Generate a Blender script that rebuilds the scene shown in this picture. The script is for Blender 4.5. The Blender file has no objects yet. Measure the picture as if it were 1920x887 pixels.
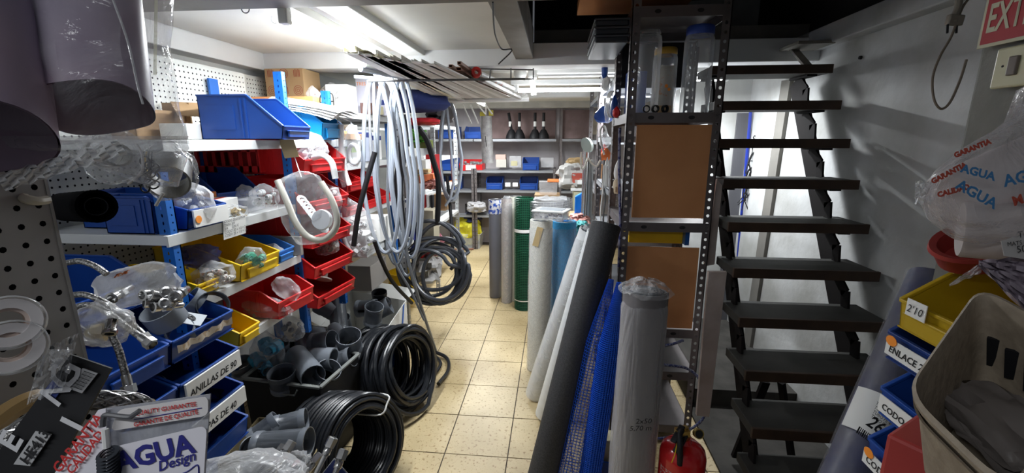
import bpy, math, random
from mathutils import Vector, Matrix, noise, Euler
random.seed(7)
C = bpy.context.scene.collection
PI = math.pi
V = Vector
# ---------------------------------------------------------------- camera, world, lights, exposure
FPX, PITCH, YAW, EYE = 820.0, math.atan(181/820.0), math.radians(5.5), 1.6
cam_data = bpy.data.cameras.new('camera')
cam_data.sensor_width = 36; cam_data.lens = 36*FPX/1920; cam_data.clip_start = 0.02
cam = bpy.data.objects.new('camera', cam_data); C.objects.link(cam)
cam.location = (0, 0, EYE); cam.rotation_euler = (PI/2-PITCH, 0, YAW)
S = bpy.context.scene
S.camera = cam
w = bpy.data.worlds.new('world'); S.world = w; w.use_nodes = True
w.node_tree.nodes['Background'].inputs[0].default_value = (0.85, 0.9, 1, 1)
w.node_tree.nodes['Background'].inputs[1].default_value = 0.06
S.view_settings.view_transform = 'Standard'; S.view_settings.look = 'None'
S.view_settings.exposure = 0.62; S.view_settings.gamma = 1
def area(name, loc, size, power, rot=(0, 0, 0), col=(0.93, 0.97, 1)):
    l = bpy.data.lights.new(name, 'AREA'); l.shape = 'RECTANGLE'; l.size, l.size_y = size; l.energy = power; l.color = col
    o = bpy.data.objects.new(name, l); C.objects.link(o); o.location = loc; o.rotation_euler = rot
    return o
area('tube_or_fill_light', (-1.0, 2.1, 1.99), (0.06, 1.1), 21)
area('tube_or_fill_light', (0.2, 3.45, 1.93), (1.05, 0.06), 24)
area('tube_or_fill_light', (0.95, 3.08, 1.95), (0.26, 0.05), 14)
area('tube_or_fill_light', (-0.9, 5.2, 2.0), (0.06, 1.2), 34)
area('tube_or_fill_light', (-1.0, -0.55, 2.3), (1.3, 0.1), 9.5)          # unseen fill behind the camera, added to brighten the near goods
# ---------------------------------------------------------------- pixel of the photograph -> point in the room
def ray(u, v):
    x = (u-960)/FPX; y = -(v-443.5)/FPX
    fz = -math.sin(PITCH)+y*math.cos(PITCH); fy = math.cos(PITCH)+y*math.sin(PITCH)
    return V((x*math.cos(YAW)-fy*math.sin(YAW), x*math.sin(YAW)+fy*math.cos(YAW), fz))
def PX(u, v, X): r = ray(u, v); return r*(X/r.x)+V((0, 0, EYE))
def PY(u, v, Y): r = ray(u, v); return r*(Y/r.y)+V((0, 0, EYE))
def PZ(u, v, Z): r = ray(u, v); return r*((Z-EYE)/r.z)+V((0, 0, EYE))
def PD(u, v, d): return ray(u, v)*d+V((0, 0, EYE))
# ---------------------------------------------------------------- materials
MATS = {}
def mat(name, col, rough=0.5, metal=0.0, var=0.0, scale=8.0, bump=0.0, bscale=None, col2=None, spec=0.5, emit=0, detail=4, trans=0, coat=0, thr=(0.35, 0.65), alpha=None):
    if name in MATS: return MATS[name]
    m = bpy.data.materials.new(name); m.use_nodes = True; nt = m.node_tree; N = nt.nodes; L = nt.links
    b = N['Principled BSDF']
    c = tuple(col)+(1,)
    b.inputs['Base Color'].default_value = c; b.inputs['Roughness'].default_value = rough; b.inputs['Metallic'].default_value = metal
    b.inputs['Specular IOR Level'].default_value = spec
    if coat: b.inputs['Coat Weight'].default_value = coat
    if trans: b.inputs['Transmission Weight'].default_value = trans
    if alpha is not None: b.inputs['Alpha'].default_value = alpha
    tc = None
    if var or col2 or bump:
        tc = N.new('ShaderNodeTexCoord'); n = N.new('ShaderNodeTexNoise'); n.inputs['Scale'].default_value = scale; n.inputs['Detail'].default_value = detail
        L.new(tc.outputs['Object'], n.inputs['Vector'])
        if var or col2:
            cr = N.new('ShaderNodeValToRGB'); cr.color_ramp.elements[0].position = thr[0]; cr.color_ramp.elements[1].position = thr[1]
            lo = tuple(x*(1-var) for x in col)+(1,)
            cr.color_ramp.elements[0].color = (tuple(col2)+(1,)) if col2 else lo
            cr.color_ramp.elements[1].color = c
            L.new(n.outputs['Fac'], cr.inputs['Fac']); L.new(cr.outputs['Color'], b.inputs['Base Color'])
        if bump:
            n2 = N.new('ShaderNodeTexNoise'); n2.inputs['Scale'].default_value = bscale or scale*4; n2.inputs['Detail'].default_value = 3
            L.new(tc.outputs['Object'], n2.inputs['Vector'])
            bp = N.new('ShaderNodeBump'); bp.inputs['Strength'].default_value = bump; bp.inputs['Distance'].default_value = 0.004
            L.new(n2.outputs['Fac'], bp.inputs['Height']); L.new(bp.outputs['Normal'], b.inputs['Normal'])
    if emit:
        b.inputs['Emission Color'].default_value = c; b.inputs['Emission Strength'].default_value = emit
    MATS[name] = m
    return m
def film(name, tint=(0.8, 0.82, 0.85), opac=0.3, rough=0.18, scale=14, body=0.6, stretch=1.0):
    if name in MATS: return MATS[name]
    m = bpy.data.materials.new(name); m.use_nodes = True; nt = m.node_tree; N = nt.nodes; L = nt.links
    b = N['Principled BSDF']; out = N['Material Output']
    b.inputs['Base Color'].default_value = tuple(tint)+(1,); b.inputs['Roughness'].default_value = rough; b.inputs['Specular IOR Level'].default_value = 0.9
    tc = N.new('ShaderNodeTexCoord'); n = N.new('ShaderNodeTexNoise'); n.inputs['Scale'].default_value = scale; n.inputs['Detail'].default_value = 5; n.inputs['Distortion'].default_value = 0.8
    mp = N.new('ShaderNodeMapping'); mp.inputs['Scale'].default_value = (1, 1, stretch); L.new(tc.outputs['Object'], mp.inputs['Vector']); L.new(mp.outputs['Vector'], n.inputs['Vector'])
    bp = N.new('ShaderNodeBump'); bp.inputs['Strength'].default_value = 0.55; bp.inputs['Distance'].default_value = 0.02
    L.new(n.outputs['Fac'], bp.inputs['Height']); L.new(bp.outputs['Normal'], b.inputs['Normal'])
    t = N.new('ShaderNodeBsdfTransparent'); mx = N.new('ShaderNodeMixShader')
    lw = N.new('ShaderNodeLayerWeight'); lw.inputs['Blend'].default_value = 0.35
    mr = N.new('ShaderNodeMapRange'); mr.inputs['To Min'].default_value = opac; mr.inputs['To Max'].default_value = min(1, opac+body*0.7)
    L.new(bp.outputs['Normal'], lw.inputs['Normal']); bp.inputs['Strength'].default_value = 0.9; L.new(lw.outputs['Facing'], mr.inputs['Value'])
    L.new(mr.outputs['Result'], mx.inputs['Fac']); L.new(t.outputs[0], mx.inputs[1]); L.new(b.outputs[0], mx.inputs[2]); L.new(mx.outputs[0], out.inputs['Surface'])
    MATS[name] = m
    return m
# ---------------------------------------------------------------- mesh building
def RZ(a): return Matrix.Rotation(a, 3, 'Z')
def RX(a): return Matrix.Rotation(a, 3, 'X')
def RY(a): return Matrix.Rotation(a, 3, 'Y')
def frame(xd, up):
    """3x3 with columns x, up, normal (made orthogonal)"""
    x = V(xd).normalized(); n = x.cross(V(up)).normalized(); y = n.cross(x)
    return Matrix((x, y, n)).transposed()
def zto(d):
    """3x3 that turns +Z to direction d"""
    return V((0, 0, 1)).rotation_difference(V(d).normalized()).to_matrix()
class MB:
    def __init__(s): s.v = []; s.f = []; s.sm = []
    def add(s, vs, fs, smooth=False):
        o = len(s.v); s.v += [tuple(p) for p in vs]; s.f += [tuple(i+o for i in f) for f in fs]; s.sm += [smooth]*len(fs)
        return s
    def box(s, c, d, R=None, taper=1.0):
        c = V(c); x, y, z = d[0]/2, d[1]/2, d[2]/2; t = taper
        vs = [V((-x*t, -y*t, -z)), V((x*t, -y*t, -z)), V((x*t, y*t, -z)), V((-x*t, y*t, -z)), V((-x, -y, z)), V((x, -y, z)), V((x, y, z)), V((-x, y, z))]
        if R: vs = [R@p for p in vs]
        return s.add([p+c for p in vs], [(3, 2, 1, 0), (4, 5, 6, 7), (0, 1, 5, 4), (1, 2, 6, 5), (2, 3, 7, 6), (3, 0, 4, 7)])
    def b2(s, a, b):
        a, b = V(a), V(b); return s.box((a+b)/2, [abs(x) for x in (b-a)])
    def bar(s, a, b, w, h=None, up=(0, 0, 1)):
        a, b = V(a), V(b); h = h or w; d = b-a; z = d.normalized(); u = V(up)
        if abs(z.dot(u)) > 0.98: u = V((0, 1, 0))
        x = z.cross(u).normalized(); y = x.cross(z)
        vs = [p+x*i*w/2+y*j*h/2 for p in (a, b) for i, j in ((-1, -1), (1, -1), (1, 1), (-1, 1))]
        return s.add(vs, [(0, 1, 2, 3), (7, 6, 5, 4), (0, 4, 5, 1), (1, 5, 6, 2), (2, 6, 7, 3), (3, 7, 4, 0)])
    def tube(s, pts, r, n=8, closed=False, caps=True, rs=None):
        pts = [V(p) for p in pts]; m = len(pts)
        if m < 2: return s
        t0 = (pts[1]-pts[0]).normalized(); up = V((0, 0, 1)) if abs(t0.z) < 0.9 else V((1, 0, 0)); x = t0.cross(up).normalized()
        vs = []
        for i, p in enumerate(pts):
            if closed: t = (pts[(i+1) % m]-pts[i-1])
            else: t = pts[min(i+1, m-1)]-pts[max(i-1, 0)]
            if t.length < 1e-9: t = t0.copy()
            t.normalize(); x = x-t*x.dot(t)
            if x.length < 1e-6: x = t.orthogonal()
            x.normalize(); y = t.cross(x); q = rs[i] if rs else r
            vs += [p+(x*math.cos(a)+y*math.sin(a))*q for a in (2*PI*k/n for k in range(n))]
        fs = []; L = m if closed else m-1
        for i in range(L):
            for k in range(n):
                a = i*n+k; b = i*n+(k+1) % n; j = (i+1) % m
                fs.append((a, b, j*n+(k+1) % n, j*n+k))
        s.add(vs, fs, True)
        if caps and not closed:
            o = len(s.v)-len(vs)
            s.f.append(tuple(o+k for k in reversed(range(n)))); s.f.append(tuple(o+(m-1)*n+k for k in range(n))); s.sm += [False, False]
        return s
    def lathe(s, prof, c=(0, 0, 0), R=None, n=24, smooth=True, sx=1, sy=1, cap=False):
        vs = []; c = V(c)
        for r, z in prof:
            for k in range(n):
                a = 2*PI*k/n; p = V((r*math.cos(a)*sx, r*math.sin(a)*sy, z)); vs.append((R@p if R else p)+c)
        fs = [(i*n+k, i*n+(k+1) % n, (i+1)*n+(k+1) % n, (i+1)*n+k) for i in range(len(prof)-1) for k in range(n)]
        if cap: fs += [tuple(reversed(range(n))), tuple((len(prof)-1)*n+k for k in range(n))]
        return s.add(vs, fs, smooth)
    def prism(s, poly, d, org=(0, 0, 0), R=None):
        """poly in local xy, pushed along local z by d"""
        n = len(poly); org = V(org)
        vs = [V((x, y, 0)) for x, y in poly]+[V((x, y, d)) for x, y in poly]
        if R: vs = [R@p for p in vs]
        fs = [tuple(reversed(range(n))), tuple(range(n, 2*n))]+[(i, (i+1) % n, n+(i+1) % n, n+i) for i in range(n)]
        return s.add([p+org for p in vs], fs)
    def quad(s, a, b, c, d): return s.add([a, b, c, d], [(0, 1, 2, 3)])
    def grid(s, nu, nv, fn, smooth=True, wrap=False):
        vs = [fn(i/(nu-(0 if wrap else 1)), j/(nv-1)) for j in range(nv) for i in range(nu)]
        fs = [(j*nu+i, j*nu+(i+1) % nu, (j+1)*nu+(i+1) % nu, (j+1)*nu+i) for j in range(nv-1) for i in range(nu if wrap else nu-1)]
        return s.add(vs, fs, smooth)
    def mesh(s, name, m, off=None):
        me = bpy.data.meshes.new(name)
        vs = s.v if off is None else [(p[0]-off[0], p[1]-off[1], p[2]-off[2]) for p in s.v]
        me.from_pydata(vs, [], s.f); me.materials.append(m); me.polygons.foreach_set('use_smooth', s.sm); me.update()
        if any(s.sm): me.set_sharp_from_angle(angle=0.75)
        return me
def rootloc(o):
    p = V((0, 0, 0))
    while o is not None: p = p+o.location; o = o.parent
    return p
def tag(o, label=None, cat=None, group=None, kind=None):
    if label: o['label'] = label
    if cat: o['category'] = cat
    if group: o['group'] = group
    if kind: o['kind'] = kind
    return o
def part(name, mb, m, parent=None, label=None, bevel=0, kind=None):
    """mesh given in world coordinates (parents are unrotated while building)"""
    off = rootloc(parent) if parent is not None else None
    o = bpy.data.objects.new(name, mb.mesh(name, m, off)); C.objects.link(o)
    if parent is not None: o.parent = parent
    if bevel:
        b = o.modifiers.new('bevel', 'BEVEL'); b.width = bevel; b.segments = 2; b.limit_method = 'ANGLE'; b.angle_limit = 0.6
    if label: o['label'] = label
    if kind: o['kind'] = kind
    return o
def single(name, mb, m, label, cat, group=None, bevel=0, kind=None):
    """a thing that is one mesh; its origin is put at its base"""
    xs = [p[0] for p in mb.v]; ys = [p[1] for p in mb.v]; zs = [p[2] for p in mb.v]
    off = V(((min(xs)+max(xs))/2, (min(ys)+max(ys))/2, min(zs)))
    o = bpy.data.objects.new(name, mb.mesh(name, m, off)); C.objects.link(o); o.location = off
    if bevel:
        b = o.modifiers.new('bevel', 'BEVEL'); b.width = bevel; b.segments = 2; b.limit_method = 'ANGLE'; b.angle_limit = 0.6
    return tag(o, label, cat, group, kind)
def thing(name, label, cat, loc=(0, 0, 0), group=None):
    o = bpy.data.objects.new(name, None); C.objects.link(o); o.location = loc; o.empty_display_size = 0.05
    return tag(o, label, cat, group)
def struct(name, mb, m, parent=None, bevel=0):
    o = part(name, mb, m, parent, bevel=bevel)
    if parent is None: o['kind'] = 'structure'
    return o
def copy_tree(o, label=None, loc=None, rot=None, group=None):
    r = o.copy(); C.objects.link(r)
    for ch in o.children:
        c = ch.copy(); C.objects.link(c); c.parent = r
        for g in ch.children:
            d = g.copy(); C.objects.link(d); d.parent = c
    if label: r['label'] = label
    if group: r['group'] = group
    if loc is not None: r.location = loc
    if rot is not None: r.rotation_euler = rot
    return r
def turn(o, R3, loc=None):
    o.rotation_euler = R3.to_euler()
    if loc is not None: o.location = loc
    return o
def text(s, org, xd, up, size, m, parent, name='lettering', lift=0.0006, align='LEFT', shear=0, thick=0.0, sx=1.0):
    """lettering as a thin mesh, built in world coordinates"""
    cu = bpy.data.curves.new('t', 'FONT'); cu.body = s; cu.size = size; cu.align_x = align; cu.shear = shear; cu.offset = thick; cu.resolution_u = 2
    to = bpy.data.objects.new('t', cu); C.objects.link(to)
    me = bpy.data.meshes.new_from_object(to)
    bpy.data.objects.remove(to); bpy.data.curves.remove(cu)
    R = frame(xd, up); n = R@V((0, 0, 1)); off = rootloc(parent)
    for v in me.vertices:
        c = V((v.co.x*sx, v.co.y, 0)); v.co = R@c+V(org)+n*lift-off
    me.materials.clear(); me.materials.append(m); me.name = name
    o = bpy.data.objects.new(name, me); C.objects.link(o); o.parent = parent
    return o
# ---------------------------------------------------------------- common paints
M_WHITE = mat('white_plaster', (0.80, 0.81, 0.80), 0.8, var=0.12, scale=3, bump=0.25)
M_CEIL = mat('ceiling_plaster', (0.78, 0.76, 0.70), 0.85, var=0.10, scale=2.2, bump=0.2)
M_WBEAM = mat('white_paint_beam', (0.85, 0.86, 0.86), 0.6, var=0.06, scale=4)
M_BLUEBIN = mat('blue_plastic', (0.012, 0.065, 0.32), 0.35, var=0.15, scale=6)
M_REDBIN = mat('red_plastic', (0.62, 0.018, 0.02), 0.35, var=0.1, scale=6)
M_YELBIN = mat('yellow_plastic', (0.80, 0.52, 0.01), 0.4, var=0.1, scale=6)
M_BLUE = mat('blue_painted_steel', (0.01, 0.13, 0.50), 0.4)
M_PAPER = mat('white_paper', (0.80, 0.80, 0.78), 0.8)
M_INK = mat('black_ink', (0.01, 0.01, 0.012), 0.7)
M_ORANGE = mat('orange_sticker', (0.95, 0.30, 0.03), 0.6)
M_PVC = mat('grey_pvc', (0.19, 0.21, 0.24), 0.32, var=0.12, scale=12)
M_PVCD = mat('dark_grey_pvc', (0.035, 0.04, 0.05), 0.35)
M_RUB = mat('black_hose_rubber', (0.014, 0.016, 0.020), 0.28)
M_GREYTUBE = mat('pale_grey_conduit', (0.30, 0.335, 0.39), 0.35)
M_STEEL = mat('chrome', (0.6, 0.6, 0.6), 0.22, 1.0)
M_SHELF = mat('white_shelf_paint', (0.70, 0.72, 0.72), 0.4, var=0.08, scale=5)
M_DEX = mat('grey_angle_steel', (0.165, 0.145, 0.145), 0.45, 0.3, var=0.2, scale=9)
M_CARD = mat('brown_cardboard', (0.42, 0.27, 0.14), 0.85, var=0.15, scale=6)
M_FILM = film('clear_film', (0.8, 0.82, 0.85), 0.12, 0.12, 16, 0.55)
M_FILM2 = film('milky_film', (0.85, 0.86, 0.88), 0.28, 0.2, 14, 0.5)
M_BLACK = mat('black_plastic', (0.012, 0.012, 0.014), 0.55, spec=0.3)
M_CLEAR = film('clear_hard_plastic', (0.75, 0.78, 0.8), 0.22, 0.08, 3, 0.7)
# ================================================================ SETTING
def floor_mat():
    m = bpy.data.materials.new('terrazzo_tile'); m.use_nodes = True; N = m.node_tree.nodes; L = m.node_tree.links; b = N['Principled BSDF']
    g = N.new('ShaderNodeNewGeometry'); n1 = N.new('ShaderNodeTexNoise'); n1.inputs['Scale'].default_value = 1.6; n1.inputs['Detail'].default_value = 6
    v = N.new('ShaderNodeTexVoronoi'); v.inputs['Scale'].default_value = 130; n2 = N.new('ShaderNodeTexNoise'); n2.inputs['Scale'].default_value = 60; n2.inputs['Detail'].default_value = 5
    for n in (n1, v, n2): L.new(g.outputs['Position'], n.inputs['Vector'])
    c1 = N.new('ShaderNodeValToRGB'); c1.color_ramp.elements[0].position = 0.36; c1.color_ramp.elements[1].position = 0.62
    c1.color_ramp.elements[0].color = (0.42, 0.32, 0.165, 1); c1.color_ramp.elements[1].color = (0.66, 0.53, 0.305, 1)
    L.new(n1.outputs['Fac'], c1.inputs['Fac'])
    c2 = N.new('ShaderNodeValToRGB'); c2.color_ramp.elements[0].position = 0.10; c2.color_ramp.elements[1].position = 0.24
    c2.color_ramp.elements[0].color = (0.72, 0.66, 0.56, 1); c2.color_ramp.elements[1].color = (1, 1, 1, 1)
    L.new(v.outputs['Distance'], c2.inputs['Fac'])
    c3 = N.new('ShaderNodeValToRGB'); c3.color_ramp.elements[0].position = 0.33; c3.color_ramp.elements[1].position = 0.42
    c3.color_ramp.elements[0].color = (0.55, 0.45, 0.33, 1); c3.color_ramp.elements[1].color = (1, 1, 1, 1)
    L.new(n2.outputs['Fac'], c3.inputs['Fac'])
    def mul(a, bb):
        x = N.new('ShaderNodeMix'); x.data_type = 'RGBA'; x.blend_type = 'MULTIPLY'; x.inputs[0].default_value = 1
        L.new(a, x.inputs[6]); L.new(bb, x.inputs[7]); return x.outputs[2]
    L.new(mul(mul(c1.outputs[0], c2.outputs[0]), c3.outputs[0]), b.inputs['Base Color']); b.inputs['Roughness'].default_value = 0.42
    return m
M_TILE = floor_mat()
M_GROUT = mat('dirty_grout', (0.09, 0.07, 0.05), 0.9, var=0.4, scale=20)
fl = struct('floor', MB().b2((-2.2, -1.6, -0.06), (2.2, 7.2, -0.004)), M_GROUT)
TS = 0.33; tx0 = -0.541-5*TS; ty0 = 1.946-4*TS
tile_me = None
for i in range(12):
    for j in range(18):
        x, y = tx0+i*TS, ty0+j*TS
        if tile_me is None:
            mb = MB().box((TS/2, TS/2, -0.004), (TS-0.006, TS-0.006, 0.008)); tile_me = mb.mesh('floor_tile', M_TILE)
        o = bpy.data.objects.new('floor_tile', tile_me); C.objects.link(o); o.parent = fl; o.location = (x, y, random.uniform(-0.001, 0.0004))
M_WALLR = mat('rough_painted_concrete', (0.62, 0.63, 0.63), 0.85, scale=2.6, bump=0.5, bscale=26, col2=(0.40, 0.40, 0.38), detail=8)
M_WALLW = mat('whitewashed_wall', (0.58, 0.59, 0.58), 0.85, scale=3, bump=0.4, bscale=30, col2=(0.42, 0.42, 0.40), detail=7)
M_WALLB = mat('grimy_back_wall', (0.56, 0.53, 0.54), 0.85, scale=1.6, bump=0.3, bscale=12, col2=(0.30, 0.26, 0.26), detail=8, thr=(0.3, 0.6))
M_PINK = mat('pinkish_old_plaster', (0.34, 0.24, 0.23), 0.85, scale=5, col2=(0.22, 0.15, 0.14), bump=0.3)
M_DARKW = mat('unlit_void', (0.022, 0.020, 0.019), 0.8, var=0.4, scale=3)
struct('wall_left', MB().b2((-2.25, -1.6, 0), (-1.95, 7.0, 2.6)), M_WHITE)
struct('wall_right', MB().b2((1.47, 1.0, 0), (1.7, 7.0, 2.10)), M_WALLR)
# the ledge on top of the stair wall, with the unlit well above it, its gloom put into the wall colour
struct('trim_1', MB().b2((1.40, 0.9, 2.09), (1.7, 3.0, 2.19)), M_WALLR, bevel=0.006)
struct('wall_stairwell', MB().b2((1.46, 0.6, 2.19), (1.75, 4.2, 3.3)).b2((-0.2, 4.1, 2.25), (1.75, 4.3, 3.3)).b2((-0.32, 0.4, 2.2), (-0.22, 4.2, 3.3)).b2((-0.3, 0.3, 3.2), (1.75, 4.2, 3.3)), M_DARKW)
struct('wall_rear', MB().b2((-2.25, 6.75, 0), (1.6, 7.0, 2.6)), M_WALLB)
struct('wall_stair_rear', MB().b2((0.86, 3.62, 0), (1.6, 3.74, 2.6)), M_WALLW)
struct('trim_2', MB().bar(PX(1478, 150, 1.462), PX(1392, 720, 1.462), 0.03, 0.11, (0, 1, 0)), mat('grey_boxed_column', (0.20, 0.19, 0.17), 0.8, var=0.2, scale=5))
struct('trim_5', MB().b2((PY(1384, 210, 3.6).x, 3.60, 0), (PY(1426, 210, 3.6).x, 3.63, 1.80)), mat('recess_shade', (0.10, 0.10, 0.11), 0.8))  # flat panel, its dark colour stands for the shade in the recess
# pier at the right, near the camera
pier = MB().prism([(0.9, 0.2), (1.9, 0.2), (1.9, 1.11), (0.915, 1.11)], 3.0, (0, 0, 0))
struct('wall_pier', pier, mat('rough_grey_render', (0.27, 0.27, 0.25), 0.9, scale=5, bump=0.8, bscale=40, col2=(0.17, 0.17, 0.155), detail=9), bevel=0.012)
# ceiling panels between the beams
ce = struct('ceiling', MB().b2((-2.2, 2.95, 2.13), (1.6, 7.0, 2.2)).b2((-2.2, 1.0, 2.16), (-0.2, 2.98, 2.2)), M_CEIL)
for x0, x1 in ((-1.83, -0.93), (-0.80, -0.24)):
    part('ceiling_panel', MB().b2((x0, 1.70, 2.13), (x1, 2.762, 2.16)), M_CEIL, ce)
for x0, x1, y0, y1 in ((-1.9, -0.6, 3.05, 4.6), (-0.5, 0.8, 3.6, 4.6), (-1.9, -0.6, 4.72, 6.7), (-0.5, 0.8, 4.72, 6.7)):
    part('ceiling_panel', MB().b2((x0, y0, 2.115), (x1, y1, 2.14)), M_CEIL, ce)
def beam(a, b, m=M_WBEAM, bv=0.004): return struct('ceiling_beam', MB().b2(a, b), m, bevel=bv)
M_IBEAM = mat('grey_brown_beam', (0.26, 0.24, 0.21), 0.6, 0.2, var=0.25, scale=7)
beam((-1.84, 0.4, 2.03), (-2.0, 3.0, 2.15))
beam((-1.9, 2.77, 2.035), (1.47, 2.95, 2.16))
beam((-0.93, 1.66, 2.10), (-0.80, 2.77, 2.16))
beam((-0.245, 1.4, 2.07), (-0.14, 2.77, 2.24), M_IBEAM)
beam((-2.0, 1.42, 2.045), (0.9, 1.565, 2.2), M_IBEAM)
beam((-0.14, 2.90, 2.125), (1.47, 3.05, 2.26), M_IBEAM)
beam((-2.0, 4.6, 2.02), (0.8, 4.72, 2.14))
beam((-0.14, 3.34, 2.07), (0.9, 3.58, 2.14))
beam((-2.2, 6.2, 2.03), (1.5, 6.34, 2.14), mat('grey_white_beam', (0.46, 0.45, 0.42), 0.7, var=0.2, scale=5))
# patch of pinkish board on the back wall
struct('trim_3', MB().b2((-1.0, 6.72, 1.62), (0.0, 6.76, 2.03)).b2((0.06, 6.72, 1.62), (0.55, 6.76, 2.03)), M_PINK)
# hooks and cables on the ceiling
def wire(name, pts, r, m, label, cat, group=None, n=6):
    return single(name, MB().tube(pts, r, n), m, label, cat, group)
def arc(c, r, a0, a1, n=10, u=(1, 0, 0), w=(0, 0, 1)):
    c, u, w = V(c), V(u), V(w)
    return [c+u*r*math.cos(a0+(a1-a0)*k/(n-1))+w*r*math.sin(a0+(a1-a0)*k/(n-1)) for k in range(n)]
def smooth(pts, n=6):
    """Catmull-Rom"""
    P = [V(p) for p in pts]; P = [P[0]*2-P[1]]+P+[P[-1]*2-P[-2]]; out = []
    for i in range(1, len(P)-2):
        for k in range(n):
            t = k/n; a, b, c, d = P[i-1], P[i], P[i+1], P[i+2]
            out.append(0.5*((2*b)+(-a+c)*t+(2*a-5*b+4*c-d)*t*t+(-a+3*b-3*c+d)*t*t*t))
    out.append(P[-2]); return out
M_WIRE = mat('grey_wire', (0.12, 0.12, 0.12), 0.5, 0.5)
wire('ceiling_hook', arc(PZ(460, 16, 2.09), 0.016, PI, 2*PI, 12), 0.0022, M_WIRE, 'thin dark wire hook in the ceiling left of the first lamp', 'hook')
wire('ceiling_hook', arc(PZ(515, 36, 2.10), 0.016, 2.2, 5.2, 10), 0.0015, M_WHITE, 'small white hook in the ceiling just left of the first lamp', 'hook')
wire('ceiling_cable', smooth([PZ(924, 4, 2.06), PZ(926, 45, 2.06), PZ(930, 70, 2.06), PZ(941, 92, 2.06), PZ(960, 94, 2.04), PZ(935, 120, 2.0)]), 0.0035, M_BLACK, 'dark cable hanging down from the ceiling panel beside the stair opening', 'cable')
# ---------------------------------------------------------------- lamps
M_TUBE = mat('lit_tube', (0.95, 0.98, 1), 0.3, emit=16)
M_LAMPB = mat('lamp_housing', (0.75, 0.76, 0.75), 0.4)
def tube_lamp(a, b, label, rd=0.014):
    a, b = V(a), V(b); d = (b-a).normalized(); c = (a+b)/2
    t = thing('fluorescent_lamp', label, 'lamp', c+V((0, 0, 0.05)))
    part('lamp_body', MB().bar(a-d*0.04+V((0, 0, 0.055)), b+d*0.04+V((0, 0, 0.055)), 0.05, 0.035), M_LAMPB, t, bevel=0.004)
    part('glass_tube', MB().tube([a, b], rd, 12), M_TUBE, t)
    if a.z < 2.0: part('hanger', MB().bar(a+d*0.05+V((0, 0, 0.07)), a+d*0.05+V((0, 0, 2.135-a.z)), 0.012, 0.012).bar(b-d*0.05+V((0, 0, 0.07)), b-d*0.05+V((0, 0, 2.135-b.z)), 0.012, 0.012), M_LAMPB, t)
    for p, s in ((a, -1), (b, 1)):
        part('end_holder', MB().box(p+V((0, 0, 0.02)), (0.035, 0.035, 0.075), RZ(math.atan2(d.y, d.x))), M_LAMPB, t, bevel=0.005)
    return t
tube_lamp((-0.965, 1.60, 2.02), (-0.985, 2.64, 2.02), 'lit fluorescent tube under the white ceiling at the upper left')
tube_lamp((-0.3, 3.44, 1.965), (0.72, 3.44, 1.965), 'lit fluorescent tube across the aisle, running behind the grey rack')
tube_lamp((-0.9, 4.75, 2.03), (-0.9, 5.7, 2.03), 'fluorescent tube far back above the hanging pipes')
tube_lamp((0.84, 3.08, 1.985), (1.08, 3.08, 1.985), 'short lit tube on the wall side behind the stairs')
t = thing('emergency_lamp', 'small bright lamp pointing down beside the cross beam', 'lamp', PY(1000, 165, 3.2))
p0 = PY(998, 150, 3.2); p1 = PY(1001, 178, 3.2)
part('bulb', MB().tube([p0, p1], 0.018, 10), M_TUBE, t)
part('holder', MB().box(p0+V((0.0, 0.02, 0.045)), (0.06, 0.05, 0.07)), M_LAMPB, t, bevel=0.005)
part('cap', MB().lathe([(0.0, 0), (0.03, 0), (0.045, 0.03), (0.045, 0.06), (0, 0.07)], PY(975, 150, 3.25), None, 12), M_LAMPB, t)
# ---------------------------------------------------------------- perforated panels (real holes)
def perf(mb, org, ud, vd, nu, nv, pitch, hole, skip=None):
    """sheet made of square cells, each with an eight-sided hole"""
    org, ud, vd = V(org), V(ud), V(vd); h = pitch/2
    for j in range(nv):
        for i in range(nu):
            c = org+ud*(i+0.5)*pitch+vd*(j+0.5)*pitch
            o = [c+ud*a*h+vd*b*h for a, b in ((1, 0), (1, 1), (0, 1), (-1, 1), (-1, 0), (-1, -1), (0, -1), (1, -1))]
            q = [c+(ud*math.cos(k*PI/4)+vd*math.sin(k*PI/4))*hole for k in range(8)]
            mb.add(o+q, [(k, (k+1) % 8, 8+(k+1) % 8, 8+k) for k in range(8)])
    return mb
M_PEG = mat('white_perforated_steel', (0.74, 0.76, 0.72), 0.5, var=0.06, scale=4)
M_PEGN = mat('grey_perforated_steel', (0.40, 0.385, 0.37), 0.45, 0.2, var=0.15, scale=10)
M_HOLE = mat('dark_backing', (0.02, 0.02, 0.022), 0.9)
def peg_panel(X, y0, y1, z0, z1, m, label, pitch=0.025, hole=0.0042):
    nu = int((y1-y0)/pitch); nv = int((z1-z0)/pitch)
    t = thing('perforated_panel', label, 'panel', (X, (y0+y1)/2, z0))
    part('perforated_sheet', perf(MB(), (X, y0, z0), (0, 1, 0), (0, 0, 1), nu, nv, pitch, hole), m, t)
    part('backing', MB().b2((X-0.03, y0, z0), (X-0.012, y0+nu*pitch, z0+nv*pitch)), M_HOLE, t)
    part('edge_fold', MB().b2((X-0.03, y0+nu*pitch, z0), (X+0.001, y0+nu*pitch+0.004, z0+nv*pitch)).b2((X-0.03, y0, z0+nv*pitch), (X+0.001, y0+nu*pitch, z0+nv*pitch+0.012)), m, t)
    return t
peg_panel(-1.74, 1.00, 2.43, 0.95, 1.97, M_PEG, 'white perforated back panel behind the shelves by the big blue bin')
peg_panel(-1.87, 2.52, 2.98, 1.35, 1.98, M_PEG, 'cream perforated panel further back next to the printed carton')
peg_panel(-0.70, 0.14, 0.54, 0.95, 1.95, M_PEGN, 'grey perforated panel close by at the left edge', 0.025, 0.0042)
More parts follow.
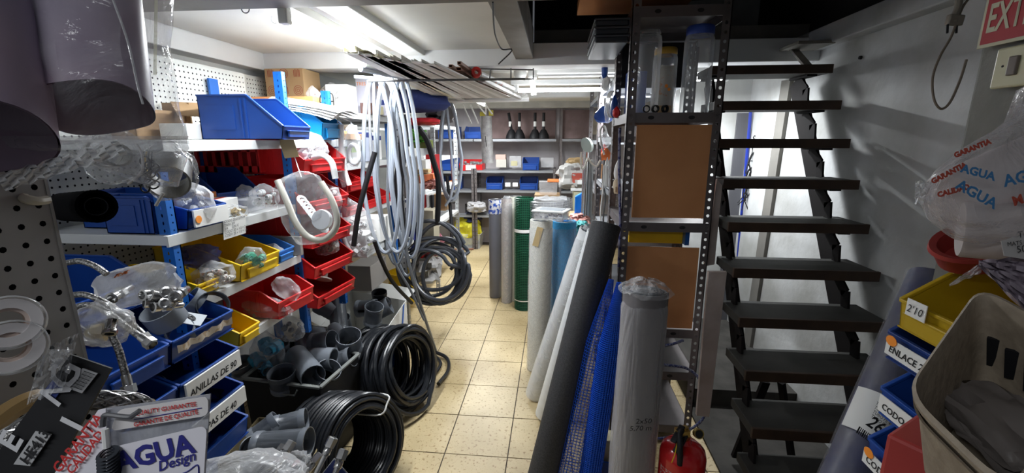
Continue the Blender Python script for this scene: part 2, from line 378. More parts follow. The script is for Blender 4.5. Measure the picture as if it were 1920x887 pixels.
# ---------------------------------------------------------------- stairs
M_WOODE = mat('dark_brown_tread_edge', (0.05, 0.026, 0.014), 0.6, var=0.4, scale=12, bump=0.2)
M_WOODT = mat('worn_tread_top', (0.040, 0.038, 0.033), 0.75, var=0.4, scale=6, bump=0.2)
M_IRON = mat('dark_iron', (0.012, 0.010, 0.010), 0.8, spec=0.15)
st = thing('staircase', 'open wooden staircase with dark treads beside the concrete wall', 'stairs', (1.1, 1.6, 0))
NT = 11
def tread(k): return 2.513-0.1125*k, 1.975-0.186*k        # front edge y, top z
for k in range(NT):
    y, z = tread(k)
    if z < 0.05: continue
    tr = part('tread', MB().b2((0.80, y, z-0.04), (1.40, y+0.21, z)), M_WOODT, st, bevel=0.004)
    part('nosing', MB().b2((0.798, y-0.012, z-0.042), (1.402, y+0.004, z+0.002)), M_WOODE, tr, bevel=0.002)
for X in (1.32, 0.84):
    mb = MB()
    for k in range(NT-1):
        y, z = tread(k); y2, z2 = tread(k+1)
        if z2 < 0.02: break
        mb.bar((X, y+0.16, z-0.045), (X, y+0.06, z-0.12), 0.05, 0.010, (1, 0, 0)); mb.bar((X, y+0.06, z-0.11), (X, y2+0.16, z2+0.0), 0.05, 0.01, (1, 0, 0))
        mb.b2((X-0.025, y+0.02, z-0.052), (X+0.025, y+0.2, z-0.042))
    part('stringer', mb, M_IRON, st)
    part('side_rail', MB().bar((X+0.035, tread(0)[0]+0.24, 1.93), (X+0.035, tread(9)[0]+0.24, tread(9)[1]-0.05), 0.012, 0.13, (0, -1, 0)), M_IRON, st, label='dark sloping iron plate under the treads')
part('brace', MB().bar((1.0, 1.95, 0.50), (0.93, 2.0, 0.05), 0.035, 0.02).bar((1.07, 1.95, 0.50), (1.2, 2.0, 0.05), 0.03, 0.02), M_IRON, st)
part('top_bracket', MB().bar((1.30, 2.72, 2.09), (1.33, 2.60, 1.98), 0.05, 0.012).b2((1.24, 2.55, 2.085), (1.42, 2.75, 2.10)), M_IBEAM, st)
# floor under the stairs: a lump of rubble-grey concrete
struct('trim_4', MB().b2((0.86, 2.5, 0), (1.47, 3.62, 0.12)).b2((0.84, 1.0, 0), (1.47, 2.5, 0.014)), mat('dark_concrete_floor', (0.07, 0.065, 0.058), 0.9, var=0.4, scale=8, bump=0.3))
# blue tubes and black cables against the wall behind the stairs
for k, (u0, u1) in enumerate(((1408, 1370), (1418, 1381))):
    single('water_pipe', MB().tube([PY(u0, 205, 3.54), PY(u1, 640, 3.54)], 0.012, 8), mat('deep_blue_pipe', (0.01, 0.03, 0.28), 0.4), ['left','right'][k]+' one of the two blue water pipes standing behind the stairs', 'pipe', 'blue pipes behind the stairs')
single('drain_pipe', MB().tube([PY(1430, 205, 3.56), PY(1392, 650, 3.56)], 0.02, 8), M_PVCD, 'dark grey pipe standing beside the blue pipes behind the stairs', 'pipe')
random.seed(3)
mb = MB()
for k in range(9):
    pts = [PY(1450+random.uniform(-4, 6), 160+random.uniform(0, 14), 3.49)]
    for q in range(1, 9):
        pts.append(PY(1450-q*7+random.uniform(-12, 14), 165+q*random.uniform(22, 30), 3.47+random.uniform(-0.02, 0.02)))
    mb.tube(smooth(pts, 4), 0.004, 5)
single('cable_bundle', mb, M_BLACK, 'tangle of black and blue cables hung from a hook behind the stairs', 'cable')
# ================================================================ SLOTTED ANGLE RACKS
def holes_strip(mb, org, ud, vd, w, L, pitch=0.038, hx=0.0075, hz=0.0075):
    """a steel strip w wide and L long with one row of real round holes"""
    org, ud, vd = V(org), V(ud), V(vd); n = max(1, int(L/pitch)); p = L/n
    for j in range(n):
        c = org+ud*w/2+vd*(j+0.5)*p
        o = [c+ud*a*w/2+vd*b*p/2 for a, b in ((1, 0), (1, 1), (0, 1), (-1, 1), (-1, 0), (-1, -1), (0, -1), (1, -1))]
        q = [c+ud*math.cos(k*PI/4)*hx+vd*math.sin(k*PI/4)*hz for k in range(8)]
        mb.add(o+q, [(k, (k+1) % 8, 8+(k+1) % 8, 8+k) for k in range(8)])
    return mb
def angle_post(x, y, z0, z1, sx, sy, parent, m, w=0.038, pitch=0.038):
    """L-shaped post at corner x,y with legs towards sx, sy"""
    mb = MB()
    holes_strip(mb, (x, y, z0), (sx, 0, 0), (0, 0, 1), w, z1-z0, pitch)
    holes_strip(mb, (x, y, z0), (0, sy, 0), (0, 0, 1), w, z1-z0, pitch)
    mb.b2((x, y, z0), (x+sx*0.004, y+sy*0.004, z1))
    return part('upright', mb, m, parent)
def shelf_tray(x0, x1, y0, y1, z, parent, m, lip=0.035):
    mb = MB().b2((x0, y0, z-0.003), (x1, y1, z))
    mb.b2((x0, y0, z-lip), (x1, y0+0.002, z)).b2((x0, y1-0.002, z-lip), (x1, y1, z)).b2((x0, y0, z-lip), (x0+0.002, y1, z)).b2((x1-0.002, y0, z-lip), (x1, y1, z))
    return part('shelf', mb, m, parent)
RX0, RX1, RY0, RY1 = 0.325, 0.745, 2.12, 2.62
M_DEX2 = mat('light_grey_shelf_steel', (0.30, 0.31, 0.33), 0.45, 0.3, var=0.1, scale=5)
rk = thing('slotted_rack', 'tall grey slotted angle rack facing us beside the stairs', 'rack', ((RX0+RX1)/2, (RY0+RY1)/2, 0))
for x, sx in ((RX0, 1), (RX1, -1)):
    for y, sy in ((RY0, 1), (RY1, -1)):
        angle_post(x, y, 0, 2.23 if y == RY0 else 2.12, sx, sy, rk, M_DEX)
RZS = [2.17, 1.722, 1.212, 0.665, 0.43, 0.12]
for z in RZS: 
    s = shelf_tray(RX0+0.003, RX1-0.003, RY0+0.003, RY1-0.003, z, rk, M_DEX, 0.045)
mb = MB()
for z in (2.155, 1.70, 1.19, 0.645, 0.41):
    for x in (RX0+0.019, RX1-0.019): mb.lathe([(0, -0.007), (0.009, -0.006), (0.010, 0)], (x, RY0-0.001, z+0.0), RX(-PI/2)@RX(PI), 8)
part('bolt', mb, mat('zinc_bolt', (0.5, 0.48, 0.45), 0.35, 0.7), rk, kind='stuff')
M_PLY = mat('orange_brown_hardboard', (0.66, 0.31, 0.13), 0.7, scale=3, col2=(0.54, 0.235, 0.09), bump=0.15, bscale=60)
mb = MB()
for z in (2.148, 1.70, 1.19, 0.643, 0.408):
    for x in (RX0+0.11, RX1-0.13): mb.lathe([(0.0, 0.0006), (0.0085, 0.0006), (0.0085, 0.0)], (x, RY0+0.0028, z), RX(PI/2), 12, sx=1.7)
part('oval_slot', mb, M_HOLE, rk, kind='stuff')
# boards closing the end of the rack
a = PY(1190, 235, RY0+0.01); b = PY(1325, 408, RY0+0.01)
single('hardboard_panel', MB().b2((RX0+0.05, RY0+0.008, 1.235), (RX1-0.035, RY0+0.016, 1.668)), M_PLY, 'upper brown hardboard panel closing the end of the tall rack', 'panel')
single('hardboard_panel', MB().b2((RX0+0.03, RY0+0.008, 0.672), (RX1-0.04, RY0+0.016, 1.09)), M_PLY, 'lower brown hardboard panel behind the wrapped grey roll', 'panel')
single('hardboard_panel', MB().b2((0.10, 2.0, 2.235), (0.62, 2.5, 2.29)), M_PLY, 'brown board lying across the top of the tall rack', 'panel')
single('storage_tray', MB().b2((RX0+0.05, RY0+0.05, 1.10), (RX1-0.11, RY0+0.3, 1.165)), M_YELBIN, 'yellow tray showing in the gap between the two hardboard panels', 'tray', bevel=0.004)
single('blue_offcut', MB().b2((RX1-0.095, RY0+0.06, 1.09), (RX1-0.075, RY0+0.1, 1.17)), M_BLUE, 'bit of blue strip beside the yellow tray in the rack', 'strip')
# planks leaning at the right of the rack
M_PLANK = mat('pale_grey_plank', (0.62, 0.54, 0.51), 0.75, scale=7, col2=(0.46, 0.38, 0.34), bump=0.15)
p = [PY(1352, 355, 2.06), PY(1364, 500, 2.06), PY(1345, 512, 2.06), PY(1329, 505, 2.06)]
single('wooden_board', MB().prism([(0.75, 0.99), (0.795, 1.0), (0.793, 1.39), (0.765, 1.42)], 0.03, (0, 2.19, 0), Matrix(((1, 0, 0), (0, 0, -1), (0, 1, 0)))), M_PLANK, 'short pale wooden board propped between the rack and the stair treads', 'board', bevel=0.002)
pt = [PY(1329, 510, 2.02), PY(1363, 510, 2.02), PY(1330, 782, 2.02), PY(1306, 780, 2.02)]
mb = MB()
d = V((0, 0.02, 0)); mb.add([q for q in pt]+[q+d for q in pt], [(3, 2, 1, 0), (4, 5, 6, 7), (0, 1, 5, 4), (1, 2, 6, 5), (2, 3, 7, 6), (3, 0, 4, 7)])
single('plank', mb, M_PLANK, 'long pale pinkish plank standing upright at the right of the tall rack', 'plank')
# lower tier things of the rack
mbx = MB().b2((RX0+0.06, RY0+0.2, 0.435), (RX0+0.2, RY0+0.4, 0.53)); single('dark_box', mbx, M_BLACK, 'dark box on the low shelf inside the tall rack', 'box')
M_CORD = mat('blue_black_cord', (0.02, 0.03, 0.14), 0.6, scale=120, col2=(0.2, 0.22, 0.3), thr=(0.45, 0.55))
single('elastic_cord', MB().tube(smooth([(0.42, 2.09, 0.52), (0.55, 2.07, 0.50), (0.70, 2.08, 0.47), (0.79, 2.07, 0.35), (0.775, 2.05, 0.22), (0.68, 2.05, 0.13), (0.55, 2.02, 0.11), (0.42, 2.03, 0.10)]), 0.007, 8), M_CORD, 'blue and black braided cord looped over the foot of the rack', 'cord')
single('elastic_cord', MB().tube(smooth([(0.42, 2.10, 0.58), (0.52, 2.09, 0.585), (0.60, 2.09, 0.60), (0.66, 2.1, 0.62)]), 0.007, 8), M_CORD, 'short blue cord with a metal hook below the hardboard panel', 'cord')
single('dark_board', MB().b2((RX0+0.03, 2.585, 1.88), (RX1-0.03, 2.60, 2.11)), M_BLACK, 'black board standing behind the jars at the back of the top rack shelf', 'board')
single('blue_box', MB().b2((0.375, 2.46, 1.724), (0.47, 2.56, 1.95)), mat('dull_blue_box', (0.03, 0.07, 0.28), 0.5), 'dull blue box standing behind the left tall jar', 'box', bevel=0.003)
# jars on the top shelf of the rack
def jar(x, y, r, h, label, lid=None, group=None, m=None):
    z = 1.724; t = thing('plastic_jar', label, 'jar', (x, y, z), group)
    part('jar_body', MB().lathe([(0.001, z), (r*0.95, z), (r, z+0.01), (r, z+h*0.86), (r*0.93, z+h*0.93), (r*0.80, z+h*0.95), (r*0.80, z+h)], (x, y, 0), None, 28), m or M_CLEAR, t)
    part('rim', MB().lathe([(r*0.80, z+h*0.955), (r*0.86, z+h*0.96), (r*0.86, z+h*0.985), (r*0.80, z+h*0.99)], (x, y, 0), None, 28), m or M_CLEAR, t)
    if lid: part('lid', MB().lathe([(r*0.9, z+h*0.93), (r*0.93, z+h*0.94), (r*0.93, z+h*1.02), (r*0.85, z+h*1.04), (0.001, z+h*1.04)], (x, y, 0), None, 28), lid, t)
    return t
jar(0.425, 2.24, 0.062, 0.37, 'tall open clear jar at the left of the top rack shelf')
j = jar(0.53, 2.34, 0.058, 0.30, 'shorter jar with a golden lid standing between the two tall jars', mat('golden_lid', (0.55, 0.33, 0.05), 0.35, 0.5))
jm = MB(); jm.lathe([(0.05, 1.73), (0.05, 1.95)], (0.53, 2.34, 0), None, 16); part('paper_label', jm, mat('faded_label', (0.55, 0.5, 0.42), 0.7, scale=30, col2=(0.6, 0.25, 0.1), thr=(0.35, 0.42)), j)
part('dried_sediment', MB().lathe([(0.001, 1.727), (0.052, 1.727), (0.052, 1.765), (0.001, 1.77)], (0.53, 2.34, 0), None, 16), mat('ochre_stuff', (0.45, 0.24, 0.04), 0.8), j)
j = jar(0.655, 2.24, 0.066, 0.37, 'tall clear jar with a blue lid at the right of the top rack shelf', mat('blue_lid', (0.04, 0.09, 0.42), 0.4))
for k, (x, y) in enumerate(((0.42, 2.17), (0.46, 2.165), (0.505, 2.17))):
    single('ring_seal', MB().lathe([(0.012, -0.007), (0.017, -0.008), (0.017, 0.008), (0.012, 0.007), (0.012, -0.007)], (x, y, 1.7415), RX(PI/2)@RY(0.3*k), 14), M_BLACK, ['leftmost','middle','rightmost'][k]+' of the small black rings in front of the jars', 'ring', 'black rings in front of the jars')
for p, q in (((0.5, 2.14, 1.85), 0.008), ((0.513, 2.14, 1.835), 0.007)):
    part('sticker', MB().lathe([(0.0005, 0), (q, 0), (q, 0.001), (0.0005, 0.001)], V(p)+V((0.02, 0.10, 0)), RX(PI/2), 12), M_ORANGE, j)
# grey crates on the overhanging top at the left
for k in range(3):
    z = 2.03+k*0.035
    t = thing('flat_tray', ['bottom', 'middle', 'top'][k]+' dark grey tray of the pile overhanging the top left of the rack', 'tray', (0.245, 2.35, z), 'grey trays on the rack top')
    part('tray_body', MB().b2((0.17, 2.15, z), (0.32, 2.6, z+0.028)), mat('slate_plastic', (0.03, 0.034, 0.042), 0.4), t, bevel=0.008)
    part('rim', MB().b2((0.165, 2.145, z+0.024), (0.322, 2.605, z+0.032)), mat('slate_plastic_light', (0.06, 0.066, 0.08), 0.4), t, bevel=0.002)
# second and further racks along the aisle behind the first
def side_rack(y0, y1, label, zs, x0=0.33, x1=0.78, top=2.1):
    t = thing('slotted_rack', label, 'rack', ((x0+x1)/2, (y0+y1)/2, 0))
    for x, sx in ((x0, 1), (x1, -1)):
        for y, sy in ((y0, 1), (y1, -1)): angle_post(x, y, 0, top, sx, sy, t, M_DEX, pitch=0.05)
    for z in zs: shelf_tray(x0+0.003, x1-0.003, y0+0.003, y1-0.003, z, t, M_DEX2)
    return t
side_rack(2.66, 3.55, 'second slotted rack along the right of the aisle, hung with small parts', (1.95, 1.62, 1.3, 1.0, 0.6, 0.2))
side_rack(3.60, 4.5, 'third slotted rack along the right of the aisle', (1.95, 1.6, 1.2, 0.8, 0.3))
# rack along the back wall
def back_rack(x0, x1, y0, y1, zs, label, top=2.02):
    t = thing('back_rack', label, 'rack', ((x0+x1)/2, (y0+y1)/2, 0))
    for x, sx in ((x0, 1), (x1, -1)):
        angle_post(x, y0, 0, top, sx, 1, t, M_DEX, pitch=0.06); angle_post(x, y1, 0, top, sx, -1, t, M_DEX, pitch=0.06)
    for z in zs: shelf_tray(x0+0.003, x1-0.003, y0+0.003, y1-0.003, z, t, M_DEX2)
    return t
BRY = 6.28
back_rack(-2.0, -1.16, BRY, 6.66, (1.615, 1.16, 0.885, 0.52), 'grey rack on the back wall, left bay above the yellow sack', 1.2)
back_rack(-1.155, 0.02, BRY, 6.66, (1.615, 1.175, 0.89, 0.52), 'grey rack on the back wall, middle bay with black float stems', 1.2)
back_rack(0.06, 0.9, BRY, 6.66, (1.615, 1.17, 0.89, 0.5), 'grey rack on the back wall, right bay behind the stacked boxes')
# ================================================================ PARTS BINS
def bin_box(L, W, H, m, name, label, loc, rz=0.0, group=None, lip=0.45, cut=0.62, tilt=0.0, strip=None, sticker=False, words=None, back=True, wsize=0.022, slots=False, holder=True):
    """open-fronted stacking bin: front at +x of its own frame"""
    t = thing(name, label, 'bin', (0, 0, 0), group); th = 0.003
    prof = [(0, 0), (L*0.97, 0), (L, H*lip), (L*cut, H), (0, H)]
    R = Matrix(((1, 0, 0), (0, 0, -1), (0, 1, 0)))     # local poly x->x, y->z, depth -> -y
    mb = MB()
    mb.prism(prof, th, (0, W/2, 0), R); mb.prism(prof, th, (0, -W/2+th, 0), R)
    mb.box((L/2, 0, th/2), (L*0.98, W, th)); mb.box((th/2, 0, H/2), (th, W, H))
    mb.prism([(L*0.97-th, 0), (L*0.97, 0), (L, H*lip), (L-th, H*lip)], W, (0, W/2, 0), R)
    for s in (-1, 1):                                   # raised ribs and panel on the outside of the walls
        y = s*(W/2+0.0015)
        for x in (L*cut*0.86, L*cut*0.95): mb.box((x, y, H*0.48), (L*0.02, 0.004, H*0.9))
        mb.box((L*cut*0.42, y, H*0.5), (L*cut*0.6, 0.0025, H*0.55))
    part('bin_body', mb, m, t)
    rm = MB()
    for s in (-1, 1):
        y = s*W/2
        rm.bar((0, y, H), (L*cut, y, H), 0.009, 0.007); rm.bar((L*cut, y, H), (L, y, H*lip), 0.009, 0.007)
    rm.bar((L, -W/2, H*lip), (L, W/2, H*lip), 0.009, 0.007); rm.bar((0, -W/2, H), (0, W/2, H), 0.009, 0.007)
    part('rim', rm, m, t, bevel=0.0015)
    if holder:
        part('label_holder', MB().b2((L-0.002, -W*0.36, H*0.05), (L+0.006, W*0.36, H*lip*0.62)).b2((L-0.001, -W*0.38, H*lip*0.60), (L+0.010, W*0.38, H*lip*0.70)), m, t, bevel=0.002)
    if strip:
        s0 = part('label_strip', MB().b2((L+0.006, -W*strip, H*0.06), (L+0.0125, W*strip, H*lip*0.98)), M_PAPER, t, label='white label strip with handwriting' if words else None)
        if words: text(words, (L+0.0128, -W*strip*0.93, H*lip*0.30), (0, 1, 0), (0, 0, 1), wsize, M_INK, s0, shear=0.2, thick=0.0006)
        if sticker: part('price_sticker', MB().lathe([(0.0005, 0), (0.013, 0), (0.013, 0.001), (0.0005, 0.001)], (L+0.0135, -W*strip*0.8, H*lip*0.5), RY(PI/2), 14), M_ORANGE, t)
    t.rotation_euler = (0, tilt, rz); t.location = loc
    return t
# ---------------------------------------------------------------- left shelving
GX, GB = -1.23, -1.71
gs = thing('shelving_unit', 'white shelving with blue uprights along the left of the aisle', 'shelving', (-1.45, 2.0, 0))
def post(x, y, z0, z1, parent):
    mb = MB(); 
    holes_strip(mb, (x, y, z0), (0, 1, 0), (0, 0, 1), 0.03, z1-z0, 0.025, 0.003, 0.003)
    holes_strip(mb, (x, y, z0), (-1, 0, 0), (0, 0, 1), 0.04, z1-z0, 0.025, 0.003, 0.006)
    mb.b2((x-0.04, y+0.026, z0), (x, y+0.03, z1))
    return part('upright', mb, M_BLUE, parent)
for y, top in ((1.27, 1.50), (1.965, 1.90), (2.37, 1.86)):
    post(GX, y, 0 if y < 1.5 else 0.64, top, gs); post(GB+0.04, y, 0, 1.57, gs)
def board(y0, y1, z, x0=GB, x1=GX, parent=gs, h=0.032, tilt=0):
    return part('shelf', MB().b2((x0, y0, z-h), (x1, y1, z)).b2((x1-0.004, y0, z-h-0.006), (x1+0.004, y1, z)), M_SHELF, parent, bevel=0.002)
board(1.29, 2.9, 1.60)
board(1.25, 1.96, 1.30)
board(1.36, 1.96, 1.055)
board(1.42, 1.96, 0.835)
for k, (z) in enumerate((1.765, 1.46, 1.155)): board(2.40, 3.25, z)

post(GX, 3.26, 0.64, 1.72, gs)
part('bracket_plate', MB().b2((GB-0.015, 2.13, 1.80), (GB-0.005, 2.19, 1.90)), M_BLUE, gs, label='blue bracket plate on the perforated panel')
# second run of shelving beyond
gs2 = thing('shelving_unit', 'far run of white shelving behind the hanging hoses', 'shelving', (-1.5, 4.0, 0))
for y in (3.32, 4.3, 5.3):
    angle_post(-1.18, y, 0, 1.75, -1, 1, gs2, mat('light_grey_post', (0.4, 0.41, 0.42), 0.45, 0.2), pitch=0.05)
for z in (1.75, 1.42, 1.10, 0.75): part('shelf', MB().b2((-1.80, 3.32, z-0.03), (-1.18, 5.3, z)), M_SHELF, gs2)
# ---------------------------------------------------------------- bins on the left
B1 = bin_box(0.36, 0.20, 0.175, M_BLUEBIN, 'storage_bin', 'big blue bin on the top shelf next to the printed carton', (-1.458, 1.83, 1.602), lip=0.30, cut=0.60)
bin_box(0.40, 0.20, 0.16, mat('bright_blue_plastic', (0.01, 0.28, 0.62), 0.35), 'storage_bin', 'bright blue bin with papers, behind the big blue bin on the top shelf', (-1.56, 2.26, 1.602), lip=0.5, cut=0.75)
for k in range(4):
    a = random.uniform(-0.2, 0.2)
    q = [(-1.38-0.03*k, 2.13), (-1.10+0.01*k, 2.10), (-1.06, 2.34), (-1.36, 2.36)]
    mb = MB(); n = 6
    mb.grid(n, n, lambda u, v: V((q[0][0]*(1-u)+q[1][0]*u, 2.12+0.24*v+0.01*k, 1.745+0.012*k+0.05*(1-abs(2*v-1))*(1-u*0.6)-0.05*u*u)))
    single('paper_sheet', mb, M_PAPER, ['lowest', 'second lowest', 'third', 'topmost'][k]+' of the loose paper sheets draped on the bright blue bin', 'paper', 'papers on the bright blue bin')
t = thing('cardboard_carton', 'orange-topped carton behind the big blue bin', 'carton', (-1.42, 2.55, 1.60))
part('carton_body', MB().b2((-1.52, 2.40, 1.602), (-1.28, 2.55, 1.80)), mat('cream_card', (0.72, 0.62, 0.38), 0.8), t, bevel=0.003)
part('carton_lid', MB().b2((-1.76, 2.395, 1.80), (-1.33, 2.555, 1.835)), mat('orange_card', (0.80, 0.33, 0.12), 0.75), t, bevel=0.003)
# carton left of the blue bin and white carton
t = thing('cardboard_box', 'open brown cardboard box at the left end of the top shelf', 'box', (-1.66, 1.7, 1.6))
part('box_walls', MB().b2((-1.73, 1.60, 1.602), (-1.62, 1.606, 1.74)).b2((-1.73, 1.85, 1.602), (-1.60, 1.856, 1.76)).b2((-1.626, 1.6, 1.602), (-1.62, 1.85, 1.72)), M_CARD, t)
part('flap', MB().bar((-1.62, 1.85, 1.76), (-1.55, 1.80, 1.70), 0.10, 0.004), M_CARD, t)
single('small_carton', MB().b2((-1.58, 1.66, 1.602), (-1.46, 1.80, 1.665)), mat('white_card', (0.78, 0.78, 0.76), 0.7), 'small white carton in front of the open brown box on the top shelf', 'carton', bevel=0.003)
# second tier
bin_box(0.175, 0.065, 0.12, M_BLUEBIN, 'storage_bin', 'dark blue bin on the shelf left of the first blue upright', (-1.45, 1.298, 1.302), lip=0.9, cut=0.9)
B2 = bin_box(0.40, 0.17, 0.12, M_BLUEBIN, 'storage_bin', 'blue bin with a white label and clear bag, right of the first upright', (-1.62, 1.425, 1.302), lip=0.55, cut=0.45, strip=0.46, sticker=True)
bin_box(0.34, 0.20, 0.17, M_BLUEBIN, 'storage_bin', 'dark blue bin at the back of the second shelf beside the blue upright', (-1.71, 1.88, 1.302), lip=0.45, rz=-0.25)
# small cartons
for k, z in enumerate((1.303, 1.338)):
    cx = PY(462, 380, 1.72); t = thing('small_carton', ['lower', 'upper'][k]+' white carton of the pair on the second shelf', 'carton', (-1.33, 1.60, z), 'white cartons on the second shelf')
    part('carton_body', MB().box((-1.33, 1.60, z+0.017), (0.10, 0.13, 0.034), RZ(0.2)), mat('white_card', (0.78, 0.78, 0.76), 0.7), t, bevel=0.002)
    if k: part('printed_band', MB().box((-1.332, 1.60, z+0.0175), (0.022, 0.1315, 0.0352), RZ(0.2)), mat('red_print', (0.6, 0.08, 0.05), 0.7), t)
single('box_lid', MB().box((-1.44, 1.52, 1.345), (0.10, 0.012, 0.085), RZ(-0.2)@RX(0.2)).box((-1.40, 1.60, 1.35), (0.012, 0.13, 0.09), RZ(-0.3)), mat('burnt_orange_card', (0.55, 0.16, 0.03), 0.7, scale=40, col2=(0.3, 0.1, 0.04), thr=(0.4, 0.45)), 'orange cardboard lid leaning on the second shelf behind the small bag', 'lid')
t = thing('plastic_tub', 'clear plastic tub at the right end of the second shelf', 'tub', (-1.33, 1.75, 1.302))
part('tub_body', MB().box((-1.33, 1.75, 1.33), (0.13, 0.13, 0.05), None, 0.85), M_FILM2, t)
# hanging price note
nt = thing('price_note', 'handwritten white note hanging from the edge of the second shelf', 'note', (GX+0.01, 1.60, 1.22))
c = [PX(418, 414, GX+0.008), PX(461, 401, GX+0.008), PX(461, 437, GX+0.008), PX(420, 450, GX+0.008)]
d = V((0.0015, 0, 0)); mb = MB().add(c+[q-d for q in c], [(3, 2, 1, 0), (4, 5, 6, 7), (0, 1, 5, 4), (1, 2, 6, 5), (2, 3, 7, 6), (3, 0, 4, 7)])
part('paper', mb, M_PAPER, nt)
for k, s in enumerate(('CODO 32x1/2 M-H', 'TAPA 3/4', '3/4      3,90 €', 'CODO 20 x 1/2 = 2,10', 'CODO 25 x 1/2 = 2,4')):
    o = c[0].lerp(c[3], (k+0.75)/5.4)+V((0.001, 0.004, 0)); text(s, o, (0, 1, 0.02), (0, 0, 1), 0.0135, M_INK, nt, shear=0.15)
# third tier
bin_box(0.36, 0.24, 0.13, M_YELBIN, 'storage_bin', 'yellow bin with green fittings in the middle of the third shelf', (-1.56, 1.64, 1.058), lip=0.5, cut=0.5)
bin_box(0.30, 0.13, 0.10, mat('light_blue_plastic', (0.03, 0.17, 0.52), 0.35), 'storage_bin', 'small light blue bin right of the yellow bin on the third shelf', (-1.52, 1.835, 1.058), lip=0.5)
bin_box(0.34, 0.10, 0.08, M_YELBIN, 'storage_bin', 'yellow bin behind the first blue upright on the third shelf', (-1.58, 1.40, 1.058), lip=0.5)
# narrow metal plate box at the right end of the third shelf
t = thing('metal_case', 'flat grey metal case leaning at the end of the third shelf', 'case', (-1.3, 1.95, 1.06))
part('case_body', MB().b2((-1.55, 1.925, 1.058), (-1.20, 1.945, 1.15)), mat('pale_metal', (0.45, 0.45, 0.42), 0.4, 0.5), t, bevel=0.003)
part('knob', MB().lathe([(0, 0), (0.012, 0), (0.012, 0.006), (0.008, 0.006), (0.0005, 0.004)], (-1.27, 1.924, 1.10), RX(PI/2), 14), M_STEEL, t)
# fourth tier
bin_box(0.30, 0.11, 0.10, M_YELBIN, 'storage_bin', 'small yellow bin at the left of the lowest white shelf', (-1.46, 1.47, 0.84), lip=0.5)
# stacked drawer bins with hand-written labels
ZL = (0.955, 0.815, 0.675, 0.545)
wordsA = (None, 'ANILLAS DE 90', 'TAPAS DE 40', None)
nm = ('top', 'second', 'third', 'bottom')
for k, z in enumerate(ZL):
    bin_box(0.42, 0.245, 0.135, M_BLUEBIN, 'storage_bin', nm[k]+' right-hand bin of the low blue stack'+(', white labelled' if wordsA[k] else ''), (-1.52, 1.20, z), lip=0.50, cut=0.55, strip=0.47 if wordsA[k] else None, words=wordsA[k], wsize=0.030, holder=False, sticker=(k == 2))
    if k < 3: bin_box(0.42, 0.20, 0.135, M_BLUEBIN, 'storage_bin', nm[k]+' left-hand bin of the low blue stack', (-1.52, 0.965, z), lip=0.50, cut=0.55)
single('torn_label', MB().grid(14, 3, lambda u, v: V((-1.0925+0.003*math.sin(20*u), 1.085+0.22*u, 0.985+v*0.022+0.004*math.sin(31*u+v)))), mat('torn_card_label', (0.60, 0.52, 0.42), 0.9, scale=60, col2=(0.42, 0.30, 0.18), thr=(0.4, 0.5)), 'torn paper label left on the front of the top right low blue bin', 'label')
bin_box(0.30, 0.26, 0.15, M_BLUEBIN, 'storage_bin', 'dark blue bin behind the perforated panel, left end of the third shelf', (-1.58, 1.08, 1.09), lip=0.5)
# red bins column between the second and third blue uprights
rl = [('top', 1.50, 'spilling white bagged elbows'), ('second', 1.31, 'half hidden by the big hanging bag'), ('third', 1.14, 'holding clear bags'), ('fourth', 0.985, 'tilted, holding a grey fitting'), ('fifth', 0.83, 'with brown rings')]
for k, (a, z, b) in enumerate(rl):
    bin_box(0.42, 0.33, 0.19 if k == 0 else 0.165, M_REDBIN, 'storage_bin', a+' red bin of the upright stack, '+b, (-1.56, 2.18, z-0.06), lip=0.35, cut=0.62, rz=-0.12)
bin_box(0.28, 0.24, 0.12, M_REDBIN, 'storage_bin', 'red bin at the right end of the lowest white shelf', (-1.44, 1.82, 0.838), lip=0.6, cut=0.7, rz=-0.1)
# red slotted basket on second shelf
t = thing('slotted_basket', 'red basket with slotted sides behind the dark blue bin', 'basket', (-1.6, 2.02, 1.42))
mb = MB(); x0, x1, y, z0, z1 = -1.69, -1.38, 1.95, 1.45, 1.58
mb.b2((x0, y, z0), (x1, y+0.004, z0+0.03)).b2((x0, y, z1-0.035), (x1, y+0.004, z1)); mb.b2((x0, y+0.2, z0), (x1, y+0.204, z1)).b2((x0, y, z0), (x1, y+0.2, z0+0.004))
for k in range(8): xx = x0+(x1-x0)*k/7; mb.b2((xx-0.008, y, z0), (xx+0.008, y+0.004, z1))
mb.b2((x0, y, z0), (x0+0.004, y+0.2, z1)).b2((x1-0.004, y, z0), (x1, y+0.2, z1))
part('basket_body', mb, M_REDBIN, t); part('rim', MB().b2((x0-0.006, y-0.006, z1), (x1+0.006, y+0.008, z1+0.008)), M_REDBIN, t)
# red bins in the third bay
for k, (y, z) in enumerate(((2.55, 1.30), (2.78, 1.30), (2.52, 1.16), (2.76, 1.16), (3.02, 1.16))):
    bin_box(0.36, 0.20, 0.12, M_REDBIN, 'storage_bin', ['upper left', 'upper right', 'lower left', 'lower middle', 'lower right'][k]+' of the small red bins beside the hanging hoses', (-1.56, y, z-0.002), lip=0.45, group='red bins beside the hoses')
